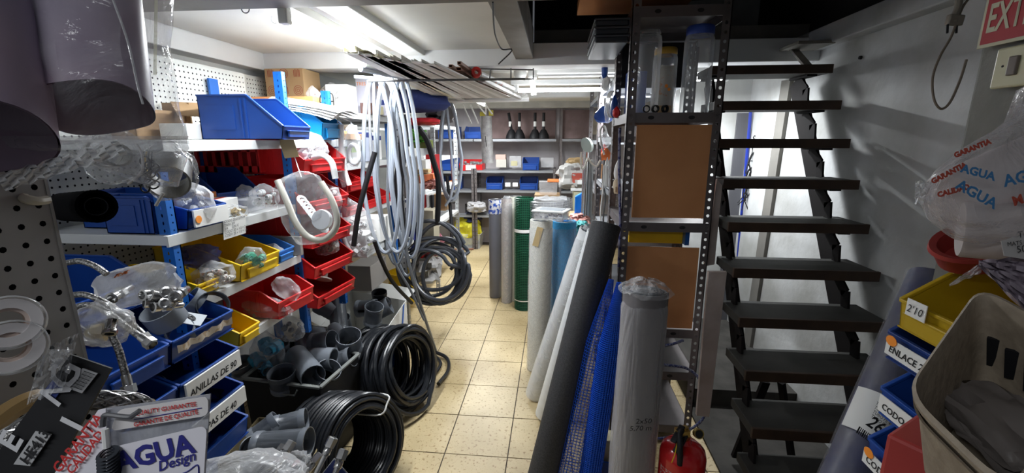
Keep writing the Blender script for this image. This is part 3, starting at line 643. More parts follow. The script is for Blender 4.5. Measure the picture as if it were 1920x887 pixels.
# printed carton behind on top shelf
M_PCARD = mat('printed_carton', (0.50, 0.33, 0.17), 0.85, var=0.1)
pc = thing('printed_carton', 'tall brown carton with red ring prints standing on the top shelf', 'carton', (-1.5, 2.72, 1.60))
a0 = PY(496, 140, 2.70); a1 = PY(568, 140, 2.70)
part('carton_body', MB().b2((a0.x, 2.70, 1.602), (a1.x, 2.9, 2.03)), M_PCARD, pc, bevel=0.003)
M_RPR = mat('faded_red_print', (0.36, 0.10, 0.06), 0.85); mb = MB()
for i in range(3):
    for j in range(4):
        cx = a0.x+0.04+i*0.085; cz = 1.70+j*0.10
        if (i+j) % 2 == 0:
            for rr in (0.030, 0.020, 0.010): mb.lathe([(rr-0.0035, 0), (rr, 0)], (cx, 2.699, cz), RX(PI/2), 20)
        else:
            for q in range(5): mb.b2((cx-0.02+q*0.009, 2.6985, cz-0.02), (cx-0.016+q*0.009, 2.6995, cz+0.02+0.004*(q % 2)))
part('ring_prints', mb, M_RPR, pc)
# ================================================================ BAGS
def bag_mb(c, size, R=None, seed=0, n=(26, 18), wr=0.12, neck=True, flat=1.0):
    """crumpled pillow of film: x,y = the bag's plane, z = its thickness; pinched towards +y when neck"""
    c = V(c); mb = MB(); sx, sy, sz = size
    def f(u, v):
        a = 2*PI*u; b = (v-0.5)*PI
        ca, sa = math.cos(a), math.sin(a); cb, sb = math.cos(b), math.sin(b)
        e = 0.55
        x = math.copysign(abs(cb)**e, cb)*ca; z = cb*sa; y = math.copysign(abs(sb)**0.8, sb)
        if neck and y > 0.35: k = 1-0.75*(y-0.35)/0.65; x *= k; z *= k
        p = V((x, y, z))
        q = V((x*2.1+seed*7.3, y*2.1+seed*3.1, z*2.1))
        d = noise.noise(q)*1.2+noise.noise(q*2.3)*0.8+(1-abs(noise.noise(q*3.7)))*0.9-0.6
        s = 1+wr*d
        p = V((x*sx/2*s, y*sy/2*(1+wr*0.5*d), z*sz/2*(1+wr*2.4*d)))
        return (R@p if R else p)+c
    mb.grid(n[0], n[1], f, True, True)
    return mb
def bag(c, size, label, R=None, seed=0, m=None, group=None, name='plastic_bag', wr=0.12, neck=True, cat='bag', inner=None, n=(26, 18)):
    t = thing(name, label, cat, V(c), group)
    part('film', bag_mb(c, size, R, seed, n, wr, neck), m or M_FILM, t)
    if inner: inner(t)
    return t
def bits(t, c, size, m, cnt, seed, r=0.012, name='contents', kind='stuff'):
    """small hard pieces inside a bag"""
    rd = random.Random(seed); mb = MB(); c = V(c)
    for _ in range(cnt):
        p = c+V([rd.uniform(-s/2, s/2) for s in size]); q = rd.uniform(0.6, 1.2)*r; R = Euler((rd.uniform(0, 3), rd.uniform(0, 3), 0)).to_matrix()
        mb.lathe([(q*0.6, -q), (q, -q), (q, q*0.2), (q*0.75, q*0.3), (q*0.75, q), (q*0.6, q), (q*0.6, -q)], p, R, 8)
    return part(name, mb, m, t, kind=kind)
def at_plane(u0, v0, u1, v1, Y):
    """centre and size of an upright rectangle at depth Y"""
    a = PY(u0, v0, Y); b = PY(u1, v1, Y); return (a+b)/2, abs(b.x-a.x), abs(a.z-b.z)
UP = Matrix(((1, 0, 0), (0, 0, -1), (0, 1, 0)))        # bag plane x -> x, y -> z, thickness -> -y
M_WPVC = mat('white_plastic_pipe', (0.72, 0.73, 0.74), 0.3)
M_BRASS = mat('brass', (0.5, 0.36, 0.12), 0.3, 0.9)
def upbag(u0, v0, u1, v1, Y, th, label, seed=0, rot=0, m=None, fill=None, cnt=14, r=0.012, wr=0.12, neck=True, group=None):
    c, w_, h_ = at_plane(u0, v0, u1, v1, Y)
    R = UP@Matrix.Rotation(rot, 3, 'Z')
    def inner(t):
        if fill: bits(t, c-V((0, 0, h_*0.12)), (w_*0.6, th*0.5, h_*0.55), fill, cnt, seed, r)
    return bag(c, (w_, h_, th), label, R, seed, m, group, wr=wr, neck=neck, inner=inner)
# bags on the left shelves
M_GREENF = mat('green_plastic', (0.02, 0.30, 0.18), 0.4)
upbag(318, 338, 402, 420, 1.42, 0.10, 'clear bag with red handwriting in the blue bin by the first upright', 1, 0.25, M_FILM2, M_WPVC, 8)
upbag(412, 382, 466, 410, 1.62, 0.07, 'clear bag of brass fittings lying left of the white cartons', 2, 0.1, M_FILM, M_BRASS, 20, 0.008)
upbag(440, 345, 480, 385, 1.82, 0.08, 'clear bag in front of the dark blue bin on the second shelf', 3, 0.3, M_FILM2)
upbag(468, 343, 524, 388, 1.74, 0.09, 'clear bag pinched at the top standing on the plastic tub', 4, 0, M_FILM, M_WPVC, 6)
upbag(362, 488, 440, 538, 1.44, 0.10, 'clear bag with white and red printed bits on the third shelf', 5, 0.2, M_FILM, mat('mixed_bits', (0.62, 0.60, 0.55), 0.5, scale=40, col2=(0.5, 0.2, 0.12), thr=(0.35, 0.45)), 26, 0.010)
upbag(440, 462, 500, 506, 1.60, 0.08, 'clear bag of green fittings on top of the middle yellow bin', 6, 0.5, M_FILM, M_GREENF, 18, 0.012)
upbag(338, 458, 410, 508, 1.50, 0.12, 'dark violet film bag at the back of the third shelf', 7, 0.1, film('violet_film', (0.05, 0.06, 0.25), 0.55, 0.2), None, neck=False)
upbag(490, 455, 535, 492, 1.84, 0.07, 'pale blue film bag lying in the small light blue bin', 8, -0.3, M_FILM2, M_WPVC, 6)
upbag(455, 558, 545, 592, 1.72, 0.12, 'heap of clear bags of small metal parts on the lowest white shelf', 9, -0.2, M_FILM, M_STEEL, 24, 0.009, neck=False)
upbag(510, 520, 566, 560, 1.76, 0.08, 'clear bag hanging over the front of the low red bin', 10, -0.6, M_FILM)
upbag(515, 588, 570, 640, 1.90, 0.09, 'crumpled clear bag on the grey fittings behind the black crate', 11, 0.2, M_FILM, M_PVC, 10)
upbag(552, 245, 612, 305, 2.12, 0.14, 'clear bag of white elbows spilling out of the top red bin', 12, 0.4, M_FILM2, M_WPVC, 12, 0.02)
upbag(590, 340, 640, 400, 2.2, 0.10, 'clear bag in the second red bin behind the big hanging bag', 13, 0.3, M_FILM, M_WPVC, 8)
upbag(588, 440, 636, 478, 2.16, 0.10, 'clear bag with brown rings in the third red bin', 14, 0.2, M_FILM, mat('brown_rings', (0.25, 0.16, 0.1), 0.4), 8, 0.016)
single('white_elbow_pipe', MB().tube(smooth([PY(588, 296, 2.02), PY(606, 292, 1.98), PY(622, 305, 1.95), PY(629, 335, 1.95)]), 0.014, 12), M_WPVC, 'white curved pipe sticking out over the top red bin', 'pipe')
# grey fitting in the red bin
single('drain_flange', MB().lathe([(0.018, 0.05), (0.02, 0.0), (0.045, -0.005), (0.045, -0.012), (0.0, -0.012)], PY(606, 520, 2.05), RX(-0.6), 18), mat('taupe_plastic', (0.25, 0.21, 0.19), 0.4), 'round taupe drain flange inside the fourth red bin', 'fitting')
# big hanging bag with a white hose loop
hb = thing('hanging_bag', 'big clear bag with a white hose loop hanging at the shelf end', 'bag', PY(575, 400, 1.72))
cc, w_, h_ = at_plane(512, 330, 634, 452, 1.72)
part('film', bag_mb(cc, (w_*0.92, h_*1.1, 0.07), UP@Matrix.Rotation(0.32, 3, 'Z'), 21, (30, 22), 0.08, False), M_FILM, hb)
loop = [PY(520, 338, 1.71), PY(538, 378, 1.70), PY(556, 420, 1.69), PY(578, 444, 1.69), PY(604, 450, 1.69), PY(626, 434, 1.69), PY(632, 410, 1.70), PY(622, 375, 1.71), PY(602, 342, 1.72)]
part('white_hose', MB().tube(smooth(loop), 0.013, 12), mat('ivory_hose', (0.68, 0.66, 0.58), 0.35), hb)
sp = MB()
for k in range(9): sp.lathe([(0.012, 0), (0.024, 0.003), (0.012, 0.006)], PY(566+k*5, 376+k*6.5, 1.71), RX(0.5)@RY(0.9), 14)
part('flexible_trap', sp, M_WPVC, hb)
part('round_cap', MB().lathe([(0.0, 0.012), (0.040, 0.012), (0.043, 0), (0.04, -0.012), (0, -0.012)], PY(604, 412, 1.70), RX(PI/2-0.2), 24), mat('white_disc', (0.72, 0.74, 0.78), 0.5), hb)
part('tie_cord', MB().tube([PY(549, 255, 1.96), PY(551, 290, 1.9), PY(565, 332, 1.74)], 0.002, 5), M_PAPER, hb)
ct = thing('card_tag', 'plain buff card tag hanging by a cord from the top shelf', 'tag', PY(540, 275, 1.9))
q = [PY(521, 258, 1.90), PY(548, 254, 1.90), PY(561, 294, 1.88), PY(534, 297, 1.88)]; d = V((0, 0.0015, 0))
part('card', MB().add(q+[p+d for p in q], [(3, 2, 1, 0), (4, 5, 6, 7), (0, 1, 5, 4), (1, 2, 6, 5), (2, 3, 7, 6), (3, 0, 4, 7)]), mat('buff_card', (0.68, 0.52, 0.27), 0.8), ct)
part('string', MB().tube([PY(535, 240, 1.9), PY(537, 257, 1.9)], 0.002, 5), M_PAPER, ct)
# long bags hung on the third blue upright
def longbag(u0, v0, u1, v1, Y, label, seed, rot=0, rings=True):
    c, w_, h_ = at_plane(u0, v0, u1, v1, Y); t = thing('hanging_bag', label, 'bag', c)
    part('film', bag_mb(c, (w_, h_, 0.08), UP@Matrix.Rotation(rot, 3, 'Z'), seed, (24, 20), 0.1, True), M_FILM, t)
    return t, c, w_, h_
t, c, w_, h_ = longbag(628, 212, 652, 350, 2.33, 'long narrow clear bag with a white pipe hung on the blue upright', 31)
part('white_pipe', MB().tube(smooth([c+V((0.01, 0, h_*0.35)), c, c+V((0.01, 0, -h_*0.3)), c+V((0.03, 0, -h_*0.48))]), 0.014, 10), M_WPVC, t)
t, c, w_, h_ = longbag(646, 230, 678, 312, 2.42, 'clear bag with a ring of white hose right of the blue upright', 32)
part('white_hose', MB().tube([c+V((math.cos(a)*w_*0.38, 0, -h_*0.22+math.sin(a)*h_*0.22)) for a in (2*PI*k/24 for k in range(24))], 0.012, 10, closed=True), M_WPVC, t)
t, c, w_, h_ = longbag(632, 362, 700, 482, 2.36, 'large clear bag of white traps hanging low on the blue upright', 33, 0.35)
part('white_pipe', MB().tube(smooth([PY(636, 400, 2.35), PY(642, 440, 2.34), PY(658, 474, 2.32), PY(668, 470, 2.3)]), 0.014, 10), M_WPVC, t)
bits(t, c-V((-0.03, 0, 0.05)), (w_*0.5, 0.03, h_*0.5), M_WPVC, 14, 5, 0.016)
# blister boxes on the shelves of the third bay
def carton(x, y, z, sx, sy, sz, m, label, words=None, rz=0, tc=None, group=None, ts=0.03, cat='carton', name='boxed_product', band=None, face='x'):
    t = thing(name, label, cat, (x, y, z), group)
    part('carton_body', MB().box((x, y, z+sz/2), (sx, sy, sz)), m, t, bevel=0.002)
    if band: part('printed_band', MB().box((x, y, z+sz*band[1]), (sx+0.001, sy+0.001, sz*0.16)), band[0], t)
    if words: 
        if face == 'y': text(words, (x-sx*0.45, y-sy/2-0.0012, z+sz*0.80), (1, 0, 0), (0, 0, 1), ts, tc or M_INK, t)
        else: text(words, (x+sx/2+0.0012, y-sy*0.45, z+sz*0.80), (0, 1, 0), (0, 0, 1), ts, tc or M_INK, t)
    return t
M_WCARD = mat('white_card', (0.78, 0.78, 0.76), 0.7); M_NAVY = mat('navy_print', (0.03, 0.05, 0.22), 0.6)
M_LBLUE = mat('pale_blue_card', (0.50, 0.55, 0.68), 0.6)
g = 'boxed valves on the second shelf of the third bay'
carton(-1.30, 2.50, 1.462, 0.10, 0.13, 0.20, M_WCARD, 'white box with a navy roof-shaped print left of the third blue upright', 'SIFON NASA', band=(M_NAVY, 0.55), face='y', ts=0.02, tc=M_NAVY)
carton(-1.30, 2.70, 1.462, 0.10, 0.10, 0.23, M_WCARD, 'white box with blue lettering and a green round mark behind the long bag', 'FLUITEC', face='y', ts=0.024, tc=M_NAVY, band=(mat('green_print', (0.35, 0.55, 0.05), 0.6), 0.35))
carton(-1.27, 2.84, 1.462, 0.10, 0.12, 0.20, M_LBLUE, 'pale blue box with a navy stripe left of the hanging hoses', 'WIRQUIN', face='y', ts=0.022, tc=M_WCARD, band=(M_NAVY, 0.85))
carton(-1.29, 3.04, 1.462, 0.10, 0.12, 0.19, M_WCARD, 'white box with a navy stripe behind the thin upright of the hose hanger', None, band=(M_NAVY, 0.8))
# things on the top tier of the third bay
carton(-1.36, 2.80, 1.767, 0.14, 0.14, 0.17, M_WCARD, 'plain white carton on the highest shelf of the third bay', None)
carton(-1.27, 2.98, 1.767, 0.09, 0.13, 0.23, mat('lilac_card', (0.55, 0.54, 0.62), 0.6), 'lilac grey box with orange heading on the highest shelf', 'TRES', face='y', ts=0.03, tc=M_ORANGE)
carton(-1.22, 3.14, 1.767, 0.09, 0.12, 0.22, mat('lilac_card', (0.55, 0.54, 0.62), 0.6), 'lilac grey box with blue drops nearest the hose hanger, highest shelf', 'TRES', face='y', ts=0.03, tc=M_ORANGE, band=(M_NAVY, 0.4))
carton(-1.24, 2.90, 1.767, 0.07, 0.06, 0.07, mat('dark_photo_box', (0.12, 0.06, 0.05), 0.6), 'small dark box before the lilac boxes on the highest shelf', None)
carton(-1.20, 2.98, 1.767, 0.05, 0.07, 0.055, mat('cream_small_box', (0.6, 0.55, 0.35), 0.6), 'small cream box before the lilac boxes on the highest shelf', None)
carton(-1.60, 3.1, 1.767, 0.3, 0.5, 0.15, M_CARD, 'long brown carton at the back of the highest shelf', None)
for k, (u0, v0, u1, v1, Y) in enumerate(((576, 160, 606, 212, 2.55), (604, 155, 640, 180, 2.8), (628, 165, 660, 200, 2.7))):
    upbag(u0, v0, u1, v1, Y, 0.1, ['clear bag hanging beside the printed carton on the top shelf', 'crumpled clear bag on the white carton, highest shelf', 'small clear bag behind the top of the third blue upright'][k], 40+k, 0.2, M_FILM2, M_STEEL, 5)
single('wire_rack', MB().tube(smooth([PY(600, 200, 2.45), PY(602, 178, 2.45), PY(622, 176, 2.45), PY(626, 198, 2.45)]), 0.003, 6).tube([PY(600, 192, 2.45), PY(626, 190, 2.45)], 0.003, 6), M_BLACK, 'small black wire holder on the top shelf by the blue upright', 'holder')
carton(-1.36, 2.50, 1.602, 0.22, 0.22, 0.05, M_CARD, 'flattened brown carton under the highest shelf', None)
carton(-1.24, 2.62, 1.602, 0.10, 0.20, 0.035, mat('dull_carton', (0.35, 0.22, 0.13), 0.8), 'thin brown carton lying right of the flattened carton', None)
# spray trigger bottle
t = thing('spray_bottle', 'white spray trigger bottle peeking beside the bright blue bin', 'bottle', PY(563, 245, 2.3))
c0 = PY(563, 262, 2.25)
part('bottle', MB().lathe([(0.0, 0), (0.03, 0), (0.03, 0.06), (0.012, 0.08), (0.012, 0.1)], c0-V((0, 0, 0.08)), None, 14), M_WPVC, t)
part('trigger', MB().box(c0+V((0.0, 0, 0.035)), (0.05, 0.018, 0.02)).box(c0+V((0.015, 0, 0.012)), (0.008, 0.01, 0.04), RY(0.4)), M_WPVC, t, bevel=0.003)
# white cartons low, next to the blue upright
carton(-1.17, 2.48, 0.955, 0.16, 0.16, 0.10, M_WCARD, 'white box with a green mark under the large bag of traps', None)
carton(-1.15, 2.68, 0.97, 0.14, 0.18, 0.15, M_WCARD, 'taller plain white box right of the one with the green mark', None)
mb = MB().b2((-1.0895, 2.42, 0.985), (-1.0885, 2.54, 1.035)); single('price_label', mb, mat('yellow_green_label', (0.55, 0.62, 0.10), 0.6, scale=90, col2=(0.1, 0.15, 0.05), thr=(0.4, 0.5)), 'yellow and green label on the front of the low white box', 'label')
part('shelf', MB().b2((-1.6, 2.40, 0.92), (-1.09, 3.0, 0.95)), M_SHELF, gs)
# ================================================================ GREY PIPE FITTINGS
def hollow(mb, r, L, R, c, th=0.0035, collar=True, n=22):
    p = [(r-th, -L/2), (r, -L/2)]
    if collar: p += [(r, -L/2+0.022), (r-0.0035, -L/2+0.026), (r-0.0035, L/2-0.026), (r, L/2-0.022)]
    p += [(r, L/2), (r-th, L/2), (r-th, -L/2)]
    return mb.lathe(p, c, R, n)
def coupling(c, d, r, L, label, group=None, m=None, collar=True, name='pipe_coupling', par=None):
    mb = MB(); hollow(mb, r, L, zto(d), V(c), collar=collar)
    return single(name, mb, m or M_PVC, label, 'pipe fitting', group)
def elbow(c, d, e, r, ang, label, group=None, m=None):
    """bend from direction d towards e, hollow, with a socket ring on each end"""
    d = V(d).normalized(); e = (V(e)-d*V(e).dot(d)).normalized(); c = V(c); Rm = r*1.6; n = 9
    pts = [c+d*(Rm*math.sin(ang*k/n))+e*(Rm*(1-math.cos(ang*k/n))) for k in range(n+1)]
    d2 = d*math.cos(ang)+e*math.sin(ang)
    t = thing('pipe_elbow', label, 'pipe fitting', c, group)
    P = [c-d*0.045]+pts+[pts[-1]+d2*0.045]
    mb = MB(); mb.tube(P, r*0.93, 20, caps=False); mb.tube(list(reversed(P)), r*0.86, 20, caps=False)
    part('bend', mb, m or M_PVC, t)
    for p, q in ((c-d*0.03, d), (pts[-1]+d2*0.03, d2)):
        mb = MB(); hollow(mb, r, 0.042, zto(q), p, th=r*0.14, collar=False); part('socket', mb, m or M_PVC, t)
    return t
def tee(c, d, b, r, L, label, group=None, ang=0.8, m=None):
    t = thing('pipe_tee', label, 'pipe fitting', c, group); c = V(c); d = V(d).normalized(); b = (V(b)-d*V(b).dot(d)).normalized()
    mb = MB(); hollow(mb, r, L, zto(d), c); part('run', mb, m or M_PVC, t)
    q = (d*math.cos(ang)+b*math.sin(ang)); mb = MB()
    hollow(mb, r*0.98, r*2.1, zto(q), c+q*(r*1.35), collar=False); part('branch', mb, m or M_PVC, t)
    mb = MB(); hollow(mb, r*1.05, 0.04, zto(q), c+q*(r*2.3), collar=False, th=r*0.12); part('socket', mb, m or M_PVC, t)
    return t
def tub(corners, zb, m, name, label, cat='crate', th=0.006, taper=0.93, rim_m=None, rim=0.018):
    """open box from four rim corners (world) down to zb"""
    t = thing(name, label, cat, (sum(p.x for p in corners)/4, sum(p.y for p in corners)/4, zb)); ctr = V((t.location.x, t.location.y, 0))
    low = [V((ctr.x+(p.x-ctr.x)*taper, ctr.y+(p.y-ctr.y)*taper, zb)) for p in corners]
    inn = [ctr+(V((p.x, p.y, 0))-ctr)*0.975+V((0, 0, p.z)) for p in corners]; inl = [ctr+(V((p.x, p.y, 0))-ctr)*0.96+V((0, 0, zb+0.006)) for p in low]
    for k in range(4):
        j = (k+1) % 4; mb = MB()
        mb.add([low[k], low[j], corners[j], corners[k], inl[k], inl[j], inn[j], inn[k]], [(0, 1, 2, 3), (7, 6, 5, 4), (3, 2, 6, 7), (0, 4, 5, 1)])
        part('side_wall', mb, m, t)
    part('bottom', MB().add(low+inl, [(3, 2, 1, 0), (4, 5, 6, 7)]), m, t)
    mb = MB()
    for k in range(4): mb.bar(corners[k], corners[(k+1) % 4], rim, rim*0.55)
    if rim: part('rim', mb, rim_m or m, t, bevel=0.002)
    return t
zr = 0.45
cr = [PZ(454, 709, zr), PZ(600, 727, zr), PZ(672, 664, zr), PZ(555, 632, zr)]
crate = tub(cr, 0.002, M_BLACK, 'plastic_crate', 'black plastic crate full of grey pipe fittings beside the hose coils', rim_m=mat('grey_crate_rim', (0.20, 0.21, 0.20), 0.5), rim=0.02)
part('handle', MB().tube([cr[0].lerp(cr[1], 0.42)+V((0, -0.012, -0.02)), cr[0].lerp(cr[1], 0.45)+V((0, -0.02, -0.045)), cr[0].lerp(cr[1], 0.7)+V((0, -0.02, -0.045)), cr[0].lerp(cr[1], 0.73)+V((0, -0.012, -0.02))], 0.004, 6), mat('grey_crate_rim', (0.2, 0.2, 0.2)), crate)
def Q(u, v, z): return PZ(u, v, z+0.12)
g = 'grey pipe fittings in and around the black crate'
coupling(Q(571, 686, 0.36), Q(600, 718, 0.35)-Q(545, 650, 0.37), 0.059, 0.26, 'long straight grey pipe piece lying diagonally in the black crate', g, collar=False, name='pipe_piece')
coupling(Q(655, 642, 0.37), (0.15, -0.35, 0.9), 0.068, 0.11, 'large upright grey coupling with a pale rim at the right back of the crate', g)
coupling(Q(531, 712, 0.33), (0.05, -0.2, 0.95), 0.065, 0.10, 'grey coupling standing open at the front left edge of the crate', g)
coupling(Q(612, 703, 0.31), (0.5, -0.3, 0.8), 0.062, 0.10, 'grey coupling open upward by the right front rim of the crate', g)
coupling(Q(642, 675, 0.31), (0.9, 0.1, 0.35), 0.056, 0.12, 'short grey sleeve lying under the large upright coupling', g)
coupling(Q(606, 642, 0.40), (1, -0.1, 0.25), 0.060, 0.12, 'short grey sleeve on top of the elbow pile in the middle', g)
elbow(Q(580, 628, 0.36), (0.9, -0.1, 0.2), (0.1, 0.3, -0.9), 0.058, 0.9, 'grey elbow lying at the back of the black crate', g)
elbow(Q(632, 630, 0.36), (-0.8, 0.5, 0.3), (0, 0.8, -0.3), 0.053, 1.3, 'grey elbow resting against the back right of the crate', g)
elbow(Q(592, 668, 0.35), (0.5, -0.75, 0.3), (0.8, 0.5, -0.2), 0.054, 1.0, 'grey elbow with its socket facing left in the middle of the crate', g)
elbow(Q(573, 655, 0.30), (-0.6, 0.2, 0.5), (0.5, 0.5, 0.2), 0.050, 1.2, 'half buried grey elbow behind the diagonal pipe piece', g)
coupling(Q(640, 606, 0.36), (0.05, -0.25, 0.95), 0.059, 0.08, 'small grey coupling standing open between crate and white box', g)
tee(Q(634, 590, 0.42), (-0.30, 0.55, 0.45), (-1, -0.1, 0.2), 0.055, 0.26, 'big grey branch pipe leaning against the red bins', g)
coupling(Q(688, 578, 0.38), (1, 0, 0.1), 0.058, 0.13, 'grey sleeve lying inside the white box', g)
coupling(Q(700, 590, 0.40), (0.25, -0.2, 0.93), 0.058, 0.13, 'grey coupling standing open in the white box', g)
coupling(Q(716, 580, 0.36), (0.8, 0.3, 0.4), 0.061, 0.12, 'grey sleeve wedged at the right of the white box', g)
mb = MB(); c = Q(712, 558, 0.42); hollow(mb, 0.052, 0.09, zto((0.05, -0.2, 0.95)), c); mb.lathe([(0.05, -0.03), (0.075, -0.035), (0.075, -0.045), (0.05, -0.045)], c, zto((0.05, -0.2, 0.95)), 24)
single('floor_drain', mb, M_BLACK, 'black flanged drain piece standing in the white box', 'pipe fitting')
coupling(Q(524, 655, 0.33), (0.1, -0.2, 0.95), 0.055, 0.08, 'grey coupling behind the bag on the left rim of the crate', g)
coupling(Q(455, 690, 0.30), (0.0, -0.3, 0.9), 0.058, 0.08, 'grey coupling standing left of the crate next to the blue bins', g)
# bag on the crate
upbag(468, 616, 535, 710, 1.98, 0.13, 'crumpled clear bag with a blue tipped item on the left rim of the crate', 51, 0.15, M_FILM, mat('sky_blue_item', (0.05, 0.35, 0.55), 0.3), 5, 0.035)
# white cardboard box at the back
zb = 0.44
wb = [PZ(600, 612, zb), PZ(722, 622, zb), PZ(762, 563, zb), PZ(660, 545, zb)]
wbx = tub(wb, 0.002, mat('white_printed_box', (0.70, 0.70, 0.67), 0.7), 'cardboard_box', 'white cardboard box with a blue print, open and full of grey pipes', 'box', taper=1.0, rim=0)
a, b = wb[1], wb[2]; n = (b-a).cross(V((0, 0, 1))).normalized()*0.003; dn = V((0, 0, -0.3))
part('blue_print', MB().add([a.lerp(b, 0.04)+n-V((0, 0, 0.03)), a.lerp(b, 0.62)+n+dn, a.lerp(b, 0.04)+n+dn], [(0, 1, 2)]).add([a.lerp(b, 0.80)+n, a.lerp(b, 0.88)+n, a.lerp(b, 0.6)+n+dn, a.lerp(b, 0.52)+n+dn], [(0, 1, 2, 3)]), mat('blue_print', (0.02, 0.12, 0.5), 0.6), wbx)
part('flap', MB().add([wb[3], wb[2], wb[2]+V((0.03, 0.16, 0.03)), wb[3]+V((-0.02, 0.16, 0.05))], [(0, 1, 2, 3)]).add([wb[3], wb[0], wb[0]+V((-0.10, 0.02, 0.04)), wb[3]+V((-0.12, 0.05, 0.08))], [(0, 1, 2, 3)]), mat('white_printed_box', (0.7, 0.7, 0.67)), wbx)
# brown carton at the front
zc = 0.36
bc = [PZ(380, 905, zc), PZ(560, 915, zc), PZ(620, 790, zc), PZ(485, 783, zc)]
tub(bc, 0.002, mat('olive_cardboard', (0.26, 0.21, 0.11), 0.85, var=0.2, scale=8), 'cardboard_box', 'brown cardboard box at the bottom, left of the strapped hose coil', 'box', taper=1.0, rim=0.006)
g2 = 'grey fittings in the brown box'
coupling(Q(530, 832, 0.37), (1, 0.12, 0.08), 0.052, 0.20, 'thick grey pipe lying across the brown box', g2)
coupling(Q(497, 806, 0.36), (0.6, 0.5, 0.4), 0.042, 0.11, 'grey sleeve standing at the back corner of the brown box', g2)
coupling(Q(545, 795, 0.36), (0.9, 0.4, 0.1), 0.048, 0.12, 'grey sleeve behind the thick pipe, next to the coil', g2)
coupling(Q(478, 850, 0.33), (0.3, -0.3, 0.9), 0.05, 0.09, 'grey fitting at the near left of the brown box', g2)
# ================================================================ BLACK HOSE COILS
def coil(c, axis, R0, wid, r, turns, layers, seed, label, m=M_RUB, jit=0.006, name='hose_coil', group=None, cat='hose', tail=None, n=8, seg=30):
    rd = random.Random(seed); Rm = zto(axis); c = V(c); pts = []; tot = turns*seg
    for k in range(tot+1):
        a = 2*PI*k/seg; tn = k/seg; per = turns/layers; ly = int(min(layers-1, tn//per)); f = (tn-ly*per)/per
        if ly % 2: f = 1-f
        rr = R0-ly*r*1.9+jit*math.sin(a*1.7+seed)+jit*0.8*math.sin(a*0.37+ly)
        z = (f-0.5)*wid+jit*math.sin(a*2.3+seed*2)
        pts.append(Rm@V((rr*math.cos(a), rr*math.sin(a), z))+c)
    if tail: pts += smooth([pts[-1]]+[V(p) for p in tail], 5)[1:]
    t = thing(name, label, cat, c, group)
    part('hose', MB().tube(pts, r, n), m, t)
    return t
ax1 = V((0.92, -0.32, 0.24)).normalized()
K1 = coil(PZ(747, 690, 0.25)-ax1*0.05, ax1, 0.24, 0.34, 0.0125, 42, 3, 4, 'large black hose coil leaning on the crate, right one in the aisle', jit=0.012)
ax2 = V((0.88, -0.38, 0.26)).normalized(); c2 = PZ(648, 832, 0.22)
K2 = coil(c2, ax2, 0.222, 0.30, 0.010, 60, 4, 8, 'black hose coil tied with a white strap at the bottom of the view', jit=0.003, tail=[PZ(722, 790, 0.1), PZ(742, 833, 0.02)], seg=32)
Rm = zto(ax2)
def strap(a):
    P = []
    for rr, z in ((0.228, -0.155), (0.236, 0.0), (0.230, 0.16), (0.19, 0.175), (0.14, 0.16), (0.135, 0.0), (0.14, -0.155), (0.19, -0.17)): P.append(Rm@V((rr*math.cos(a), rr*math.sin(a), z))+c2)
    return P
for a in (1.9, -1.2): part('strap', MB().tube(smooth(strap(a)+[strap(a)[0]], 4), 0.004, 6), M_PAPER, K2)
# small rest of hose lying right of the big coil
single('hose_end', MB().tube(smooth([PZ(790, 655, 0.03), PZ(815, 660, 0.03), PZ(838, 672, 0.02), PZ(840, 695, 0.02), PZ(822, 720, 0.02)]), 0.013, 8).tube(smooth([PZ(795, 663, 0.02), PZ(815, 668, 0.02), PZ(826, 682, 0.02), PZ(815, 700, 0.02), PZ(800, 706, 0.02)]), 0.012, 8), M_RUB, 'loose black hose ends curling on the tiles right of the big coil', 'hose')
# ================================================================ HANGING CONDUITS AND HOSES
def loops(c, w_, h_, r, cnt, seed, label, m, name='conduit_coil', th=0.06, ang=0.0, seg=26, cat='conduit', spread=0.03, ends=None, hvar=0.08):
    """elongated loops hung from their top point c"""
    rd = random.Random(seed); c = V(c); pts = []; ux = V((math.cos(ang), math.sin(ang), 0)); uy = V((-math.sin(ang), math.cos(ang), 0))
    for q in range(cnt):
        ww = w_*rd.uniform(0.78, 1.1); hh = h_*(1+rd.uniform(-hvar, hvar)); ox = rd.uniform(-spread, spread); dy = rd.uniform(-th, th)/2
        for k in range(seg):
            a = 2*PI*k/seg
            z = -hh/2+hh/2*math.cos(a); x = ww/2*math.sin(a)
            s = 0.55+0.45*((-z)/hh) if z > -hh/2 else 1.0-0.1*((-z)/hh-0.5)     # narrow at the top where it hangs
            pts.append(c+ux*(x*(0.45+0.75*s)+ox)+uy*dy+V((0, 0, z)))
    t = thing(name, label, cat, c)
    if ends: pts += [V(p) for p in ends]
    part('conduit_run', MB().tube(smooth(pts, 2), r, 7), m, t)
    return t
M_CON2 = mat('mid_grey_conduit', (0.20, 0.22, 0.25), 0.35)
bz = 1.90
g = None
loops(PY(712, 140, 2.48), 0.20, 1.00, 0.012, 2, 11, 'front bundle of pale grey conduit loops hanging from the near bar', M_GREYTUBE, spread=0.05, hvar=0.12)
loops(PY(750, 140, 2.56), 0.17, 1.04, 0.012, 2, 12, 'right bundle of pale conduit loops hanging from the near bar', M_GREYTUBE, spread=0.05, hvar=0.1)
loops(PY(736, 152, 2.70), 0.20, 1.20, 0.010, 2, 13, 'darker grey conduit loops hanging lowest behind the pale ones', M_CON2, spread=0.05)
loops(PY(840, 190, 3.86), 0.20, 0.86, 0.013, 3, 14, 'small coil of pale grey conduit hanging from the white far bar', M_GREYTUBE, spread=0.012, hvar=0.03, ends=[PY(850, 345, 3.84), PY(835, 386, 3.84)])
